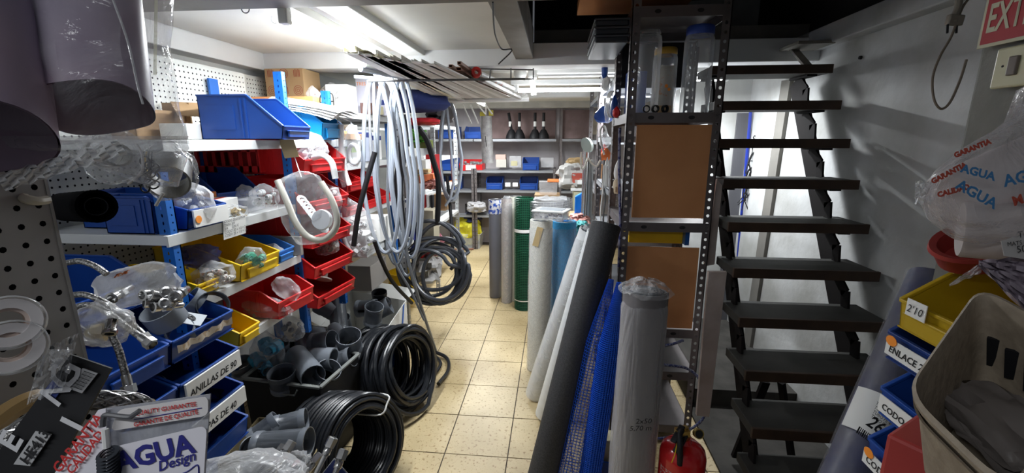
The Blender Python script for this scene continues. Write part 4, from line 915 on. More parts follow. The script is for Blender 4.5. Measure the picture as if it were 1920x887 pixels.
# long dark hoses running down to the floor
single('grey_hose', MB().tube(smooth([PY(735, 180, 2.55), PY(745, 300, 2.5), PY(752, 400, 2.48), PY(764, 480, 2.5), PY(785, 560, 2.62), PZ(818, 660, 0.02)]), 0.011, 8), M_CON2, 'long grey hose running from the bar down to the tiled floor', 'hose')
single('grey_hose', MB().tube(smooth([PY(700, 150, 2.5), PY(704, 280, 2.46), PY(716, 400, 2.46), PY(740, 490, 2.5), PY(770, 545, 2.6), PY(795, 600, 2.7)]), 0.008, 8), M_CON2, 'thin grey hose hanging left of the loops and crossing the yellow bucket', 'hose')
single('black_pipe', MB().tube(smooth([PY(703, 285, 2.30), PY(686, 345, 2.28), PY(672, 400, 2.27), PY(663, 461, 2.27)]), 0.014, 10), M_BLACK, 'black pipe piece hanging in front of the small red bins', 'pipe')
single('black_pipe', MB().tube(smooth([PY(702, 452, 2.3), PY(716, 490, 2.35), PY(737, 530, 2.5), PY(772, 568, 2.8)]), 0.012, 10), M_BLACK, 'black hose sloping down from the white box towards the bucket', 'pipe')
# tangle of dark hose hanging above the floor
rd = random.Random(5); pts = []; c = PY(812, 503, 3.35)
for q in range(9):
    R1 = rd.uniform(0.12, 0.28); R2 = rd.uniform(0.20, 0.36); ox, oz = rd.uniform(-0.07, 0.09), rd.uniform(-0.08, 0.05); dy = rd.uniform(-0.10, 0.10)
    for k in range(20):
        a = 2*PI*k/20+0.5; pts.append(c+V((ox+R1*math.cos(a), dy*math.cos(a*0.5+q)+0.04*math.sin(a), oz+R2*math.sin(a))))
t = thing('hose_tangle', 'loose tangle of dark grey hoses hanging beside the yellow bucket', 'hose', c)
part('hose', MB().tube(smooth(pts, 2), 0.016, 8), mat('slate_hose', (0.055, 0.06, 0.072), 0.33), t)
part('tie', MB().lathe([(0.02, -0.012), (0.03, -0.012), (0.03, 0.012), (0.02, 0.012)], PY(768, 452, 3.2), RX(0.8), 10), M_PAPER, t)
single('black_hose', MB().tube(smooth([PY(838, 330, 4.0), PY(845, 400, 3.9), PY(848, 460, 3.8), PY(852, 495, 3.8), PY(845, 505, 3.8)]), 0.016, 8), M_BLACK, 'black hose hanging straight behind the small pale coil', 'hose')
single('black_hose', MB().tube(smooth([PY(785, 240, 3.2), PY(800, 262, 3.25), PY(812, 300, 3.3), PY(822, 345, 3.35), PY(820, 420, 3.4)]), 0.022, 8), M_BLACK, 'thick black hose curving over the far shelf edge', 'hose')
for k in range(4):
    single('black_hose', MB().tube(smooth([PY(752+k*5, 215, 3.0), PY(748+k*4, 290, 2.95), PY(738+k*5, 360, 2.95), PY(742+k*6, 430, 3.0)]), 0.011, 8), M_BLACK, ['leftmost', 'second', 'third', 'rightmost'][k]+' of the thin black hoses behind the pale conduit loops', 'hose', 'thin black hoses behind the loops')
# bars
def rod(a, b, r, m, label, name='hanging_bar', cat='bar', n=8): return single(name, MB().tube([a, b], r, n), m, label, cat)
rod(PY(664, 144, 2.40), PY(772, 152, 2.62), 0.009, M_DEX2, 'short grey bar carrying the near conduit loops')
rod(PZ(676, 128, 1.935), PZ(770, 147, 1.935), 0.016, M_GREYTUBE, 'near pale grey pipe lying above the conduit loops')
rod(PZ(683, 121, 1.95), PZ(775, 144, 1.95), 0.014, M_GREYTUBE, 'second pale grey pipe lying above the conduit loops')
rod(PY(690, 150, 2.5), PY(697, 330, 2.5), 0.008, M_DEX2, 'thin grey upright hanging from the near bar', 'hanging_rod')
rod(PY(806, 190, 3.87), PY(992, 186, 3.87), 0.02, M_WBEAM, 'long white bar carrying the far ends of the profiles')
rod(PY(812, 186, 3.93), PY(990, 180, 3.93), 0.015, M_WBEAM, 'thinner white bar behind the long white one')
rod(PZ(690, 152, 1.905), PZ(985, 148, 1.905), 0.006, M_WIRE, 'thin dark rod under the middle of the profiles')
t = thing('wire_grid', 'thin dark wire frame fixed below the cross beam at the right of the profiles', 'frame', PY(960, 140, 2.75))
for a, b in (((900, 129), (1000, 131)), ((900, 150), (1000, 148)), ((920, 129), (918, 150)), ((958, 128), (958, 149)), ((1000, 128), (1000, 152))): part('wire', MB().tube([PY(*a, 2.75), PY(*b, 2.75)], 0.004, 6), M_WIRE, t)
# ---------------------------------------------------------------- profiles stored overhead
M_PGREY = mat('grey_aluminium_profile', (0.52, 0.50, 0.46), 0.5, 0.1, var=0.1); M_PCREAM = mat('cream_profile', (0.80, 0.75, 0.55), 0.5); M_PBROWN = mat('brown_profile', (0.24, 0.12, 0.075), 0.5, 0.2); M_PLGREY = mat('light_profile', (0.74, 0.73, 0.69), 0.5)
def profile(u, v, uf, w_, h_, m, label, kind='tube', z=1.945, vf=184, group='long profiles stored under the ceiling', vs=None):
    a = PZ(u, v, z); b = PZ(uf, vf, z); mb = MB(); d = (b-a).normalized(); x = d.cross(V((0, 0, 1))).normalized(); y = V((0, 0, 1)); th = 0.0025
    if kind == 'tube': segs = [((-w_/2, -h_/2), (w_/2, -h_/2)), ((w_/2, -h_/2), (w_/2, h_/2)), ((w_/2, h_/2), (-w_/2, h_/2)), ((-w_/2, h_/2), (-w_/2, -h_/2))]
    elif kind == 'V': segs = [((-w_/2, -h_/2), (0, h_/2)), ((0, h_/2), (w_/2, -h_/2)), ((-w_/2, -h_/2), (w_/2, -h_/2))]
    elif kind == 'L': segs = [((-w_/2, 0), (w_/2, 0)), ((-w_/2, 0), (-w_/2, h_))]
    else: segs = [((-w_/2, 0), (w_/2, 0)), ((-w_/2, 0), (-w_/2, h_)), ((w_/2, 0), (w_/2, h_))]
    for (x0, y0), (x1, y1) in segs:
        n = V((-(y1-y0), x1-x0)).to_3d() if False else None
        nx, ny = -(y1-y0), (x1-x0); L = math.hypot(nx, ny); nx, ny = nx/L*th, ny/L*th
        q = [(x0, y0), (x1, y1), (x1+nx, y1+ny), (x0+nx, y0+ny)]
        vs = [p+x*i+y*j for p in (a, b) for i, j in q]
        mb.add(vs, [(0, 1, 2, 3), (7, 6, 5, 4), (0, 4, 5, 1), (1, 5, 6, 2), (2, 6, 7, 3), (3, 7, 4, 0)])
    return single('metal_profile', mb, m, label, 'profile', group)
pl = [(657, 98, 822, .05, .02, M_PCREAM, 'U', 'leftmost cream channel among the overhead profiles'), (678, 95, 838, .05, .02, M_PCREAM, 'L', 'cream angle second from the left overhead'),
 (696, 102, 848, .045, .02, M_PLGREY, 'U', 'light channel next to the cream overhead profiles'), (716, 106, 858, .03, .025, M_PLGREY, 'L', 'light angle profile left of the grey ridged one'),
 (727, 124, 866, .06, .035, M_PGREY, 'V', 'left grey ridged profile with a triangular end'), (766, 124, 886, .06, .035, M_PGREY, 'V', 'right grey ridged profile with a triangular end'),
 (746, 112, 876, .035, .02, M_PGREY, 'U', 'grey channel between the two ridged profiles'), (785, 118, 897, .04, .02, M_PGREY, 'L', 'flat grey angle right of the ridged profiles'),
 (803, 126, 908, .035, .018, M_PLGREY, 'tube', 'light square tube end left of the brown tubes'), (823, 126, 920, .022, .016, M_PBROWN, 'tube', 'first brown tube from the left overhead'),
 (822, 133, 914, .03, .016, M_PLGREY, 'tube', 'light tube below the first brown one'), (845, 124, 935, .022, .018, M_PBROWN, 'tube', 'second brown tube, its open end pointing up left'),
 (860, 129, 945, .03, .018, M_PBROWN, 'tube', 'third brown tube, widest of the brown ones'), (861, 118, 955, .02, .016, M_PBROWN, 'tube', 'fourth brown tube, highest of the overhead tubes'),
 (880, 142, 965, .03, .018, M_PBROWN, 'tube', 'fifth brown tube below the red ribbon'), (905, 150, 975, .03, .02, mat('white_profile', (0.7, 0.7, 0.68), 0.5), 'tube', 'white tube at the right edge of the overhead profiles')]
for k, (u, v, uf, w_, h_, m, kd, lb) in enumerate(pl): profile(u, v, uf, w_, h_, m, lb, kd, z=1.94+0.012*(k % 3)+(0.03 if kd == 'tube' and m is M_PBROWN else 0))
for k in range(12):
    q = k/11; profile(668+150*q+rd.uniform(-6, 6), 103+22*q+rd.uniform(-3, 3), 826+130*q, 0.045, 0.012, (M_PLGREY, M_PGREY, M_PCREAM)[k % 3 if k < 5 else k % 2], ['leftmost', 'second', 'third', 'fourth', 'fifth', 'sixth', 'seventh', 'eighth', 'ninth', 'tenth', 'eleventh', 'rightmost'][k]+' flat strip of the lowest overhead layer, counted from the left', 'L' if k % 2 else 'U', z=1.925)
t = thing('red_reel', 'red plastic reel stuck on the end of a white tube overhead', 'reel', PZ(893, 136, 1.97))
part('ring', MB().lathe([(0.012, -0.012), (0.028, -0.014), (0.022, 0), (0.028, 0.014), (0.012, 0.012), (0.012, -0.012)], PZ(893, 136, 1.97), zto((0.3, -1, 0.2)), 20), M_REDBIN, t)
single('wrapped_tube', MB().tube([PZ(900, 138, 1.975), PZ(984, 176, 1.975)], 0.014, 10), mat('white_red_tube', (0.75, 0.75, 0.74), 0.5, scale=9, col2=(0.6, 0.03, 0.03), thr=(0.36, 0.4)), 'white tube with red marks sloping away from the red reel', 'tube')
for k in range(4):
    single('hook_strip', MB().bar(PY(868+k*14, 196, 4.0), PY(884+k*13, 232 if k < 2 else 214, 4.05), 0.02, 0.004), M_PLGREY, ['left', 'second', 'third', 'right'][k]+' of the pale strips poking down behind the white bar', 'strip', 'strips behind the white bar')
# yellow bucket
t = thing('yellow_bucket', 'open yellow bucket under the hanging hoses', 'bucket', PZ(757, 560, 0))
bc_ = PZ(760, 562, 0); bc_.z = 0
part('bucket_body', MB().lathe([(0.0, 0.004), (0.12, 0.004), (0.145, 0.30), (0.15, 0.30), (0.125, 0.0), (0.0, 0.0)], bc_, None, 24), M_YELBIN, t)
part('rim', MB().lathe([(0.15, 0.285), (0.157, 0.285), (0.157, 0.305), (0.145, 0.305)], bc_, None, 24), M_YELBIN, t)
part('label', MB().lathe([(0.1515, 0.28), (0.154, 0.16)], bc_, RZ(-2.2), 40).lathe([(0.1515, 0.28), (0.154, 0.281)], bc_, None, 8), M_YELBIN, t)
# ================================================================ ROLLS ON THE RIGHT OF THE AISLE
def cyl_roll(a, b, r, m, name, label, cat='roll', wraps=2, core=None, r2=None, film_m=None, group=None, spiral=True, n=28):
    """material rolled on a core from a (foot) to b (top)"""
    a, b = V(a), V(b); d = (b-a); L = d.length; R = zto(d); r2 = r2 or r
    t = thing(name, label, cat, a, group)
    mb = MB(); pr = [(r*0.35, 0), (r*0.98, 0), (r, 0.004), (r2, L-0.004), (r2*0.98, L), (r2*0.40, L), (r2*0.38, L-0.05), (0.0005, L-0.05)]
    mb.lathe(pr, a, R, n)
    part('rolled_sheet', mb, m, t)
    sp = [a+R@V((r2*(0.42+0.52*k/60)*math.cos(k*0.42), r2*(0.42+0.52*k/60)*math.sin(k*0.42), L+0.0012)) for k in range(61)]
    part('layer_edges', MB().tube(sp, 0.0016, 5), core or M_PVCD, t)
    e = [a+R@V((r*1.003, 0, z)) for z in (0.002, L*0.5, L*0.998)]; part('outer_edge', MB().bar(e[0], e[2], 0.003, 0.010), m, t)
    if film_m:
        def f(u, v):
            q = 2*PI*u; rr = (r+(r2-r)*v)*(1.06+0.05*noise.noise(V((math.cos(q)*2, math.sin(q)*2, v*5+r*90)))+0.03*abs(noise.noise(V((math.cos(q)*6, math.sin(q)*6, v*9)))))
            if v > 0.94: rr *= 1-(v-0.94)*9
            return a+R@V((rr*math.cos(q), rr*math.sin(q), -0.005+(L+0.03)*v))
        part('film_wrap', MB().grid(30, 26, f, True, True), film_m, t)
    return t
def mesh_roll(a, b, r, m, label, pitch_z, nv, rw=0.0016, r2=None, inner=None, name='mesh_roll', layers=1, taper=None, hollow_=False, squash=1.0, square=0):
    a, b = V(a), V(b); d = b-a; L = d.length; R = zto(d); t = thing(name, label, 'roll', a)
    def rad(f): return r if not taper else taper(f)*r
    mb = MB(); nz = int(L/pitch_z); n = 24
    for ly in range(layers):
        q = 1-0.13*ly
        for k in range(nz+1):
            f = k/nz; rr = rad(f)*q
            mb.tube([a+R@V((rr*math.cos(2*PI*i/n), rr*squash*math.sin(2*PI*i/n), L*f)) for i in range(n)], rw, 3, closed=True)
        for j in range(nv):
            an = 2*PI*j/nv; mb.tube([a+R@V((rad(f)*q*math.cos(an), rad(f)*q*squash*math.sin(an), L*f)) for f in [x/10 for x in range(11)]], rw, 3, caps=False)
    part('wire_mesh', mb, m, t, kind='stuff')
    if inner:
        part('inner_layers', MB().lathe([(rad(f)*0.9, L*f) for f in [x/10 for x in range(11)]], a, R, 20, sy=squash), inner, t)
    return t
def foot(u, v): return PZ(u, v, 0.0)
def up(u0, v0, u1, v1):
    """foot point on the floor and a top point straight above it at height seen at v1"""
    a = PZ(u0, v0, 0.0); b = PY(u1, v1, a.y); return a+V((0, 0, 0.003)), V((b.x, a.y, b.z))
a, b = up(929, 556, 928, 374)
cyl_roll(a, b, 0.062, mat('slate_sheet', (0.16, 0.165, 0.20), 0.5, var=0.08), 'sheet_roll', 'slate grey roll standing furthest left of the rolls, blue label on top')
t = thing('product_label', 'blue and white label wrapped around the top of the slate grey roll', 'label', b)
part('label_wrap', MB().lathe([(0.066, 0), (0.067, -0.14)], b, None, 24), mat('blue_white_label', (0.02, 0.08, 0.45), 0.5, scale=30, col2=(0.7, 0.72, 0.78), thr=(0.48, 0.52)), t)
a, b = up(950, 566, 950, 372)
cyl_roll(a, b, 0.05, mat('speckled_sheet', (0.40, 0.34, 0.34), 0.6, scale=40, col2=(0.55, 0.52, 0.5)), 'sheet_roll', 'narrow clear wrapped roll with reddish tinge, second of the row', film_m=M_FILM2)
a, b = up(966, 562, 966, 368)
cyl_roll(a, b, 0.062, mat('cream_mesh_sheet', (0.76, 0.76, 0.68), 0.6, scale=160, col2=(0.62, 0.62, 0.55), thr=(0.45, 0.55)), 'mesh_roll', 'cream coloured mesh roll left of the green mesh roll')
a, b = up(982, 577, 983, 371)
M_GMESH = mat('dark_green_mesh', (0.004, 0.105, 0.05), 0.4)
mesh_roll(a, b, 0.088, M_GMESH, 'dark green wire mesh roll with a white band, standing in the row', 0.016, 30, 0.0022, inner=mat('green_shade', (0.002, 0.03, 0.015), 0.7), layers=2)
t = thing('white_band', 'white paper band around the upper part of the green mesh roll', 'label', b)
part('band', MB().lathe([(0.092, -0.285), (0.093, -0.315)], b, None, 24), M_PAPER, t)
single('white_band', MB().lathe([(0.092, 0.09), (0.093, 0.10)], a, None, 24), M_PAPER, 'thin white tie around the foot of the green mesh roll', 'band')
# wide galvanised mesh roll
a, b = up(1040, 578, 1032, 374)
mesh_roll(a, b, 0.20, mat('galvanised_mesh', (0.45, 0.46, 0.47), 0.35, 0.6), 'wide galvanised mesh roll behind the clear storage box', 0.022, 44, 0.0016, inner=film('grey_film', (0.35, 0.36, 0.38), 0.75, 0.4), layers=2)
part('top_film', MB().grid(16, 16, lambda u, v: b+V(((u-0.5)*0.3, (v-0.5)*0.3, 0.01+0.03*noise.noise(V((u*4, v*4, 3)))))), M_FILM, C.objects['mesh_roll.001'] if 'mesh_roll.001' in C.objects else None)
# two wrapped rolls standing
a, b = up(1008, 690, 1015, 412)
R1 = cyl_roll(a, b, 0.075, mat('ivory_roll', (0.80, 0.80, 0.74), 0.6, scale=150, col2=(0.68, 0.68, 0.62), thr=(0.45, 0.55)), 'sheet_roll', 'ivory roll in clear film with a buff tag, under the storage box', film_m=M_FILM)
part('tag', MB().box(b+V((-0.02, -0.078, -0.10)), (0.04, 0.003, 0.13), RY(0.25)), mat('buff_card', (0.68, 0.52, 0.27), 0.8), R1)
a, b = up(1050, 680, 1058, 414)
cyl_roll(a, b, 0.082, mat('sky_blue_mesh_sheet', (0.03, 0.36, 0.72), 0.5, scale=150, col2=(0.02, 0.27, 0.60), thr=(0.45, 0.55)), 'mesh_roll', 'sky blue mesh roll in clear film right of the ivory roll', film_m=M_FILM)
# clear storage box on top
cb = (PY(1015, 414, 2.72)+PY(1058, 414, 2.80))/2; zt = cb.z+0.012
t = thing('storage_box', 'clear flat storage box with a white lid lying across the two wrapped rolls', 'box', (cb.x, cb.y, zt))
part('box_body', MB().box((cb.x-0.01, cb.y, zt+0.025), (0.20, 0.15, 0.05), RZ(-0.3), 0.93), M_FILM2, t, bevel=0.004)
part('box_lid', MB().box((cb.x-0.01, cb.y, zt+0.056), (0.215, 0.165, 0.012), RZ(-0.3)), mat('frosted_lid', (0.66, 0.68, 0.68), 0.3), t, bevel=0.004)
part('lid_panel', MB().box((cb.x-0.01, cb.y, zt+0.063), (0.16, 0.11, 0.003), RZ(-0.3)), mat('frosted_window', (0.42, 0.46, 0.50), 0.25), t, bevel=0.002)
rd = random.Random(2); mb = MB()
for _ in range(22): mb.box((cb.x+rd.uniform(-0.08, 0.06), cb.y+rd.uniform(-0.05, 0.05), zt+rd.uniform(0.012, 0.03)), (0.012, 0.008, 0.010), RZ(rd.uniform(0, 3)))
part('small_parts', mb, M_NAVY, t, kind='stuff')
# leaning rolls
a = PZ(1004, 738, 0.03); b = PY(1103, 430, 2.22)
M_WR = mat('white_film_roll', (0.84, 0.87, 0.89), 0.4, var=0.08, scale=20)
cyl_roll(a, b, 0.060, M_WR, 'sheet_roll', 'white roll in loose film leaning, the left one of the leaning rolls', r2=0.045, film_m=M_FILM2)
a = PZ(1020, 778, 0.03); b = PY(1118, 435, 2.10)
cyl_roll(a, b, 0.052, M_WR, 'sheet_roll', 'second white roll leaning just behind the black roll', r2=0.045)
a = PZ(1006, 935, 0.02); b = PY(1136, 420, 1.98)
cyl_roll(a, b, 0.066, mat('charcoal_mesh_sheet', (0.035, 0.035, 0.038), 0.75, scale=180, col2=(0.055, 0.055, 0.058), thr=(0.4, 0.6), bump=0.2), 'sheet_roll', 'long charcoal roll leaning against the rack', core=M_PVCD)
M_BNET = mat('bright_blue_mesh', (0.01, 0.10, 0.62), 0.35)
tp = lambda f: 1.0 if f < 0.72 else 1.0-(f-0.72)/0.28*0.8
a = PZ(1056, 945, 0.01); b = PY(1146, 524, 1.85)
mesh_roll(a, b, 0.052, M_BNET, 'open blue net roll tapering to a point, between the charcoal roll and the second net', 0.0135, 22, 0.0013, taper=tp, inner=film('blue_shade_film', (0.01, 0.05, 0.22), 0.35, 0.4, 8, 0.3), squash=0.8)
a = PZ(1098, 945, 0.01); b = PY(1161, 530, 1.76)
mesh_roll(a, b, 0.046, M_BNET, 'denser blue net roll leaning left of the grey wrapped roll', 0.0085, 26, 0.0022, taper=tp, inner=mat('deep_blue', (0.005, 0.045, 0.32), 0.5), squash=0.85)
# small wares glimpsed between the nets
upbag(1112, 570, 1130, 720, 1.95, 0.05, 'hanging clear bags of small wares glimpsed between the blue nets', 61, 0, M_FILM, mat('mixed_wares', (0.5, 0.45, 0.5), 0.5, scale=30, col2=(0.05, 0.1, 0.4), thr=(0.4, 0.5)), 18, 0.014)
# big grey roll in film
a = PZ(1190, 905, 0.01); a.y = 1.52; a = PY(1186, 1010, 1.50); a.z = 0.005; a.x = PY(1180, 960, 1.5).x-0.005
b = PY(1210, 545, 1.58)
GR = cyl_roll(a, b, 0.083, mat('taupe_grey_sheet', (0.17, 0.16, 0.165), 0.7, var=0.12, scale=14), 'sheet_roll', 'big grey roll in wrinkled clear film standing before the rack', r2=0.080, film_m=film('wrinkled_film', (0.80, 0.79, 0.81), 0.16, 0.10, 20, 0.7, 0.10))
def knot(u, v):
    q = 2*PI*u; rr = 0.085*(1-v)**0.6+0.012; rr *= 1+0.18*noise.noise(V((math.cos(q)*3, math.sin(q)*3, v*3)))
    return b+V((rr*math.cos(q), rr*math.sin(q), 0.0+0.045*v+0.016*noise.noise(V((math.cos(q)*2, math.sin(q)*2, v*3+5)))))
part('film_knot', MB().grid(30, 12, knot, True, True), M_FILM, GR)
o = PY(1195, 808, 1.41)
text('2x50', V((a.x-0.015, 1.408, o.z+0.03)), (1, 0, 0.1), (0, 0, 1), 0.028, M_INK, GR, shear=0.2)
text('5,70 m', V((a.x-0.035, 1.408, o.z)), (1, 0, 0.1), (0, 0, 1), 0.028, M_INK, GR, shear=0.2)
# blue crate and small boxes behind the nets on the floor
tub([V((0.20, 1.75, 0.17)), V((0.34, 1.75, 0.17)), V((0.34, 1.95, 0.17)), V((0.20, 1.95, 0.17))], 0.002, M_BLUEBIN, 'plastic_crate', 'small blue crate on the floor between the nets and the grey roll', taper=0.95, rim=0.01)
single('small_carton', MB().b2((0.215, 1.78, 0.01), (0.31, 1.86, 0.26)), mat('cream_small_box', (0.6, 0.55, 0.4)), 'cream carton standing in the small blue crate behind the nets', 'carton', bevel=0.003)
# ---------------------------------------------------------------- fire extinguisher
EX = V((0.50, 1.48, 0.0)); ex = thing('fire_extinguisher', 'red fire extinguisher with a black valve standing at the foot of the stairs', 'extinguisher', EX)
M_RED = mat('extinguisher_red', (0.55, 0.012, 0.015), 0.22, coat=0.5)
r = 0.083; H = 0.50
part('cylinder', MB().lathe([(0.0, 0.01), (r*0.8, 0.0), (r, 0.02), (r, H-0.05), (r*0.93, H-0.025), (r*0.7, H-0.006), (r*0.35, H+0.004), (r*0.28, H+0.02), (0.0, H+0.02)], EX, None, 32), M_RED, ex)
part('valve', MB().lathe([(0.016, H+0.01), (0.02, H+0.02), (0.02, H+0.045), (0.012, H+0.05), (0.012, H+0.065), (0, H+0.066)], EX, None, 14).box(EX+V((-0.012, -0.01, H+0.05)), (0.05, 0.026, 0.02)), M_BRASS, ex)
part('handle', MB().bar(EX+V((-0.01, 0.0, H+0.07)), EX+V((-0.055, -0.05, H+0.035)), 0.022, 0.008).bar(EX+V((0.01, 0.0, H+0.055)), EX+V((-0.045, -0.06, H+0.0)), 0.024, 0.012), M_BLACK, ex, bevel=0.003)
part('hose', MB().tube(smooth([EX+V((-0.01, -0.005, H+0.055)), EX+V((-0.03, -0.04, H+0.06)), EX+V((-0.033, -0.068, H+0.02)), EX+V((-0.03, -0.070, H-0.04))]), 0.010, 10), M_BLACK, ex)
part('pressure_gauge', MB().lathe([(0.0, 0.004), (0.014, 0.004), (0.0165, 0), (0.0165, -0.010), (0, -0.01)], EX+V((0.042, -0.02, H+0.055)), zto((0.1, -1, 0.4)), 18), M_INK, ex)
part('gauge_ring', MB().lathe([(0.0145, 0.002), (0.0145, 0.007), (0.018, 0.007), (0.018, -0.010), (0.0145, -0.01)], EX+V((0.042, -0.02, H+0.055)), zto((0.1, -1, 0.4)), 20), M_BRASS, ex)
part('safety_seal', MB().tube([EX+V((-0.03, -0.03, H+0.05)), EX+V((-0.05, -0.07, H+0.0)), EX+V((-0.06, -0.075, H-0.03))], 0.0018, 5), M_YELBIN, ex)
part('side_clip', MB().box(EX+V((r+0.004, 0.0, 0.24)), (0.012, 0.02, 0.03)), M_RED, ex)
part('side_print', MB().grid(10, 4, lambda u, v: EX+V((1.008*r*math.sin(-1.4+1.0*u), -1.008*r*math.cos(-1.4+1.0*u), 0.26+0.16*v))), mat('faint_white_print', (0.62, 0.5, 0.5), 0.5, scale=160, col2=(0.55, 0.012, 0.015), thr=(0.52, 0.56)), ex)
ce_ = ex
text('CE', EX+V((-0.033, -0.080, 0.36)), (0.85, -0.5, 0), (0, 0, 1), 0.022, M_PAPER, ex)
# ================================================================ THE BACK OF THE ROOM
def bb(u0, u1, v, z, m, label, W=None, Y=6.34, L=0.3, H=0.17, strip=None, lipf=0.55):
    a = PY(u0, v, Y); b = PY(u1, v, Y); W = abs(b.x-a.x); c = (a+b)/2
    return bin_box(L, W, H, m, 'storage_bin', label, (c.x, Y+L-0.02, z), rz=-PI/2, lip=lipf, strip=strip, cut=0.6, holder=strip is None)
bb(826, 862, 350, 0.888, M_BLUEBIN, 'blue bin with an orange item on the back wall rack, third shelf', strip=0.2)
bb(912, 942, 350, 0.893, M_BLUEBIN, 'blue bin right of the rack post on the back wall, third shelf')
bb(975, 1008, 350, 0.893, M_BLUEBIN, 'blue bin above the clear tubs on the back wall rack, third shelf')
bb(862, 905, 318, 1.163, M_REDBIN, 'red bin of grey items on the back wall rack, second shelf', strip=0.22, H=0.15)
bb(820, 856, 318, 1.163, M_BLUEBIN, 'blue bin left of the red bin on the back wall rack, second shelf')
bb(980, 1010, 318, 1.178, M_BLUEBIN, 'blue bin right of the small tubs on the back wall rack, second shelf')
bb(822, 858, 258, 1.618, M_BLUEBIN, 'blue bin behind the small conduit coil, top shelf of the back rack')
bb(872, 902, 258, 1.618, M_BLUEBIN, 'bright tilted blue bin on the top shelf of the back rack')
bb(800, 822, 350, 0.888, M_BLUEBIN, 'blue bin at the far left of the back wall rack, third shelf')
bb(802, 820, 318, 1.163, M_BLUEBIN, 'blue bin at the far left of the back wall rack, second shelf', strip=0.3)
o = PY(884, 310, 6.35); mb = MB(); rd = random.Random(8)
for _ in range(30): mb.lathe([(0, -0.02), (0.02, -0.01), (0.02, 0.02), (0, 0.02)], o+V((rd.uniform(-0.13, 0.13), 0.08+rd.uniform(0, 0.1), rd.uniform(-0.03, 0.03))), Euler((rd.uniform(0, 3), 0, 0)).to_matrix(), 7)
single('loose_fittings', mb, mat('grey_bits', (0.25, 0.25, 0.25), 0.5), 'heap of grey fittings in the red bin on the back wall', 'fittings', kind='stuff')
single('orange_tool', MB().bar(PY(840, 342, 6.30), PY(858, 338, 6.30), 0.06, 0.03), mat('orange_plastic', (0.85, 0.25, 0.03), 0.5), 'orange item in the blue bin on the back wall', 'tool')
# black float stems
for k, u in enumerate((959, 974, 1003, 1019)):
    c = PY(u, 256, 6.45); c.z = 1.618
    t = thing('float_stem', ['leftmost', 'second', 'third', 'rightmost'][k]+' of the four black plunger-like stems on the top back shelf', 'plunger', c, 'black stems on the back shelf')
    part('base_cone', MB().lathe([(0.0, 0.001), (0.085, 0.001), (0.075, 0.05), (0.04, 0.12), (0.03, 0.13), (0.0, 0.13)], c, None, 14), M_BLACK, t)
    part('stem', MB().tube([c+V((0, 0, 0.12)), c+V((-0.04 if k == 0 else 0, 0, 0.36))], 0.02, 8), M_BLACK, t)
    part('label', MB().lathe([(0.0225, 0.17), (0.0225, 0.24)], c+V((-0.018 if k == 0 else 0, 0, 0)), None, 10), M_PAPER, t)
# wrapped hanging column
a = PY(911, 218, 4.25); b = PY(915, 306, 4.2)
t = thing('wrapped_bundle', 'long grey bundle in film hanging from the white far bar', 'bundle', b)
def f(u, v):
    q = 2*PI*u; return b.lerp(a, v)+V((0.055*math.cos(q)*(1+0.12*noise.noise(V((q, v*6, 1)))), 0.04*math.sin(q), 0))
part('bundle_body', MB().grid(16, 14, f, True, True), mat('grey_wrapped', (0.38, 0.37, 0.36), 0.45, scale=25, col2=(0.25, 0.24, 0.24), bump=0.6), t)
part('yellow_clip', MB().box(a+V((-0.03, 0, 0.02)), (0.05, 0.03, 0.04)).box(a+V((0.05, 0, 0.03)), (0.04, 0.03, 0.05)), mat('dull_yellow', (0.5, 0.42, 0.05), 0.5), t)
part('hanging_strap', MB().bar(a, PY(911, 192, 4.05), 0.012, 0.003), M_PAPER, t)
part('ink_mark', MB().bar(PY(910, 255, 4.15), PY(912, 275, 4.15), 0.006, 0.002).bar(PY(909, 265, 4.15), PY(914, 264, 4.15), 0.006, 0.002), M_INK, t)
# small boxes, tubs on the back rack
def bx(u0, v0, u1, v1, Y, m, label, d=0.12, name='small_carton', cat='carton', bev=0.003, group=None):
    a = PY(u0, v1, Y); b = PY(u1, v0, Y); return single(name, MB().b2((a.x, Y, a.z), (b.x, Y+d, b.z)), m, label, cat, group, bevel=bev)
bx(930, 299, 949, 314, 6.36, mat('cream_card2', (0.5, 0.47, 0.42), 0.7), 'small cream box below the pink-labelled one on the back rack')
bx(929, 290, 948, 299, 6.36, mat('dusty_pink', (0.55, 0.38, 0.33), 0.7), 'small pinkish box stacked on the cream box of the back rack')
bx(955, 293, 977, 314, 6.38, M_FILM2, 'clear tub with yellowish content on the back rack', name='plastic_tub', cat='tub')
bx(1014, 296, 1038, 314, 6.38, M_FILM2, 'second clear tub by the rack post on the back rack', name='plastic_tub', cat='tub')
bx(958, 302, 970, 311, 6.42, mat('dull_yellow', (0.5, 0.42, 0.05)), 'yellow item inside the clear tub on the back rack', d=0.05)
for k, u in enumerate((947, 961)): bx(u, 343, u+10, 350, 6.36, M_PAPER, ['left', 'right'][k]+' of two tiny white boxes on the third back shelf', d=0.06)
bx(1110, 208, 1122, 252, 6.5, mat('yellowish_bottle', (0.45, 0.38, 0.28), 0.4, scale=12, col2=(0.3, 0.25, 0.2)), 'old yellowish column on the top right back shelf', name='old_canister', cat='canister', d=0.08)
single('bulky_sack', bag_mb(PY(893, 388, 6.3), (0.28, 0.16, 0.2), UP, 3, wr=0.2, neck=False), mat('pale_sack', (0.42, 0.41, 0.42), 0.7), 'pale lumpy sack on the low back shelf', 'sack')
for k, (u0, v0, u1, v1) in enumerate(((860, 352, 900, 380), (846, 372, 872, 400))):
    bx(u0, v0+10, u1, v1+2, 6.42, mat('dark_storage', (0.10, 0.09, 0.09), 0.7), ['dark box under the blue bin on the back wall', 'second dark box on the low back shelf'][k], d=0.15)
bx(1050, 330, 1080, 352, 6.3, mat('dim_grey_box', (0.2, 0.2, 0.2), 0.7), 'grey box low at the right of the back rack', d=0.2)
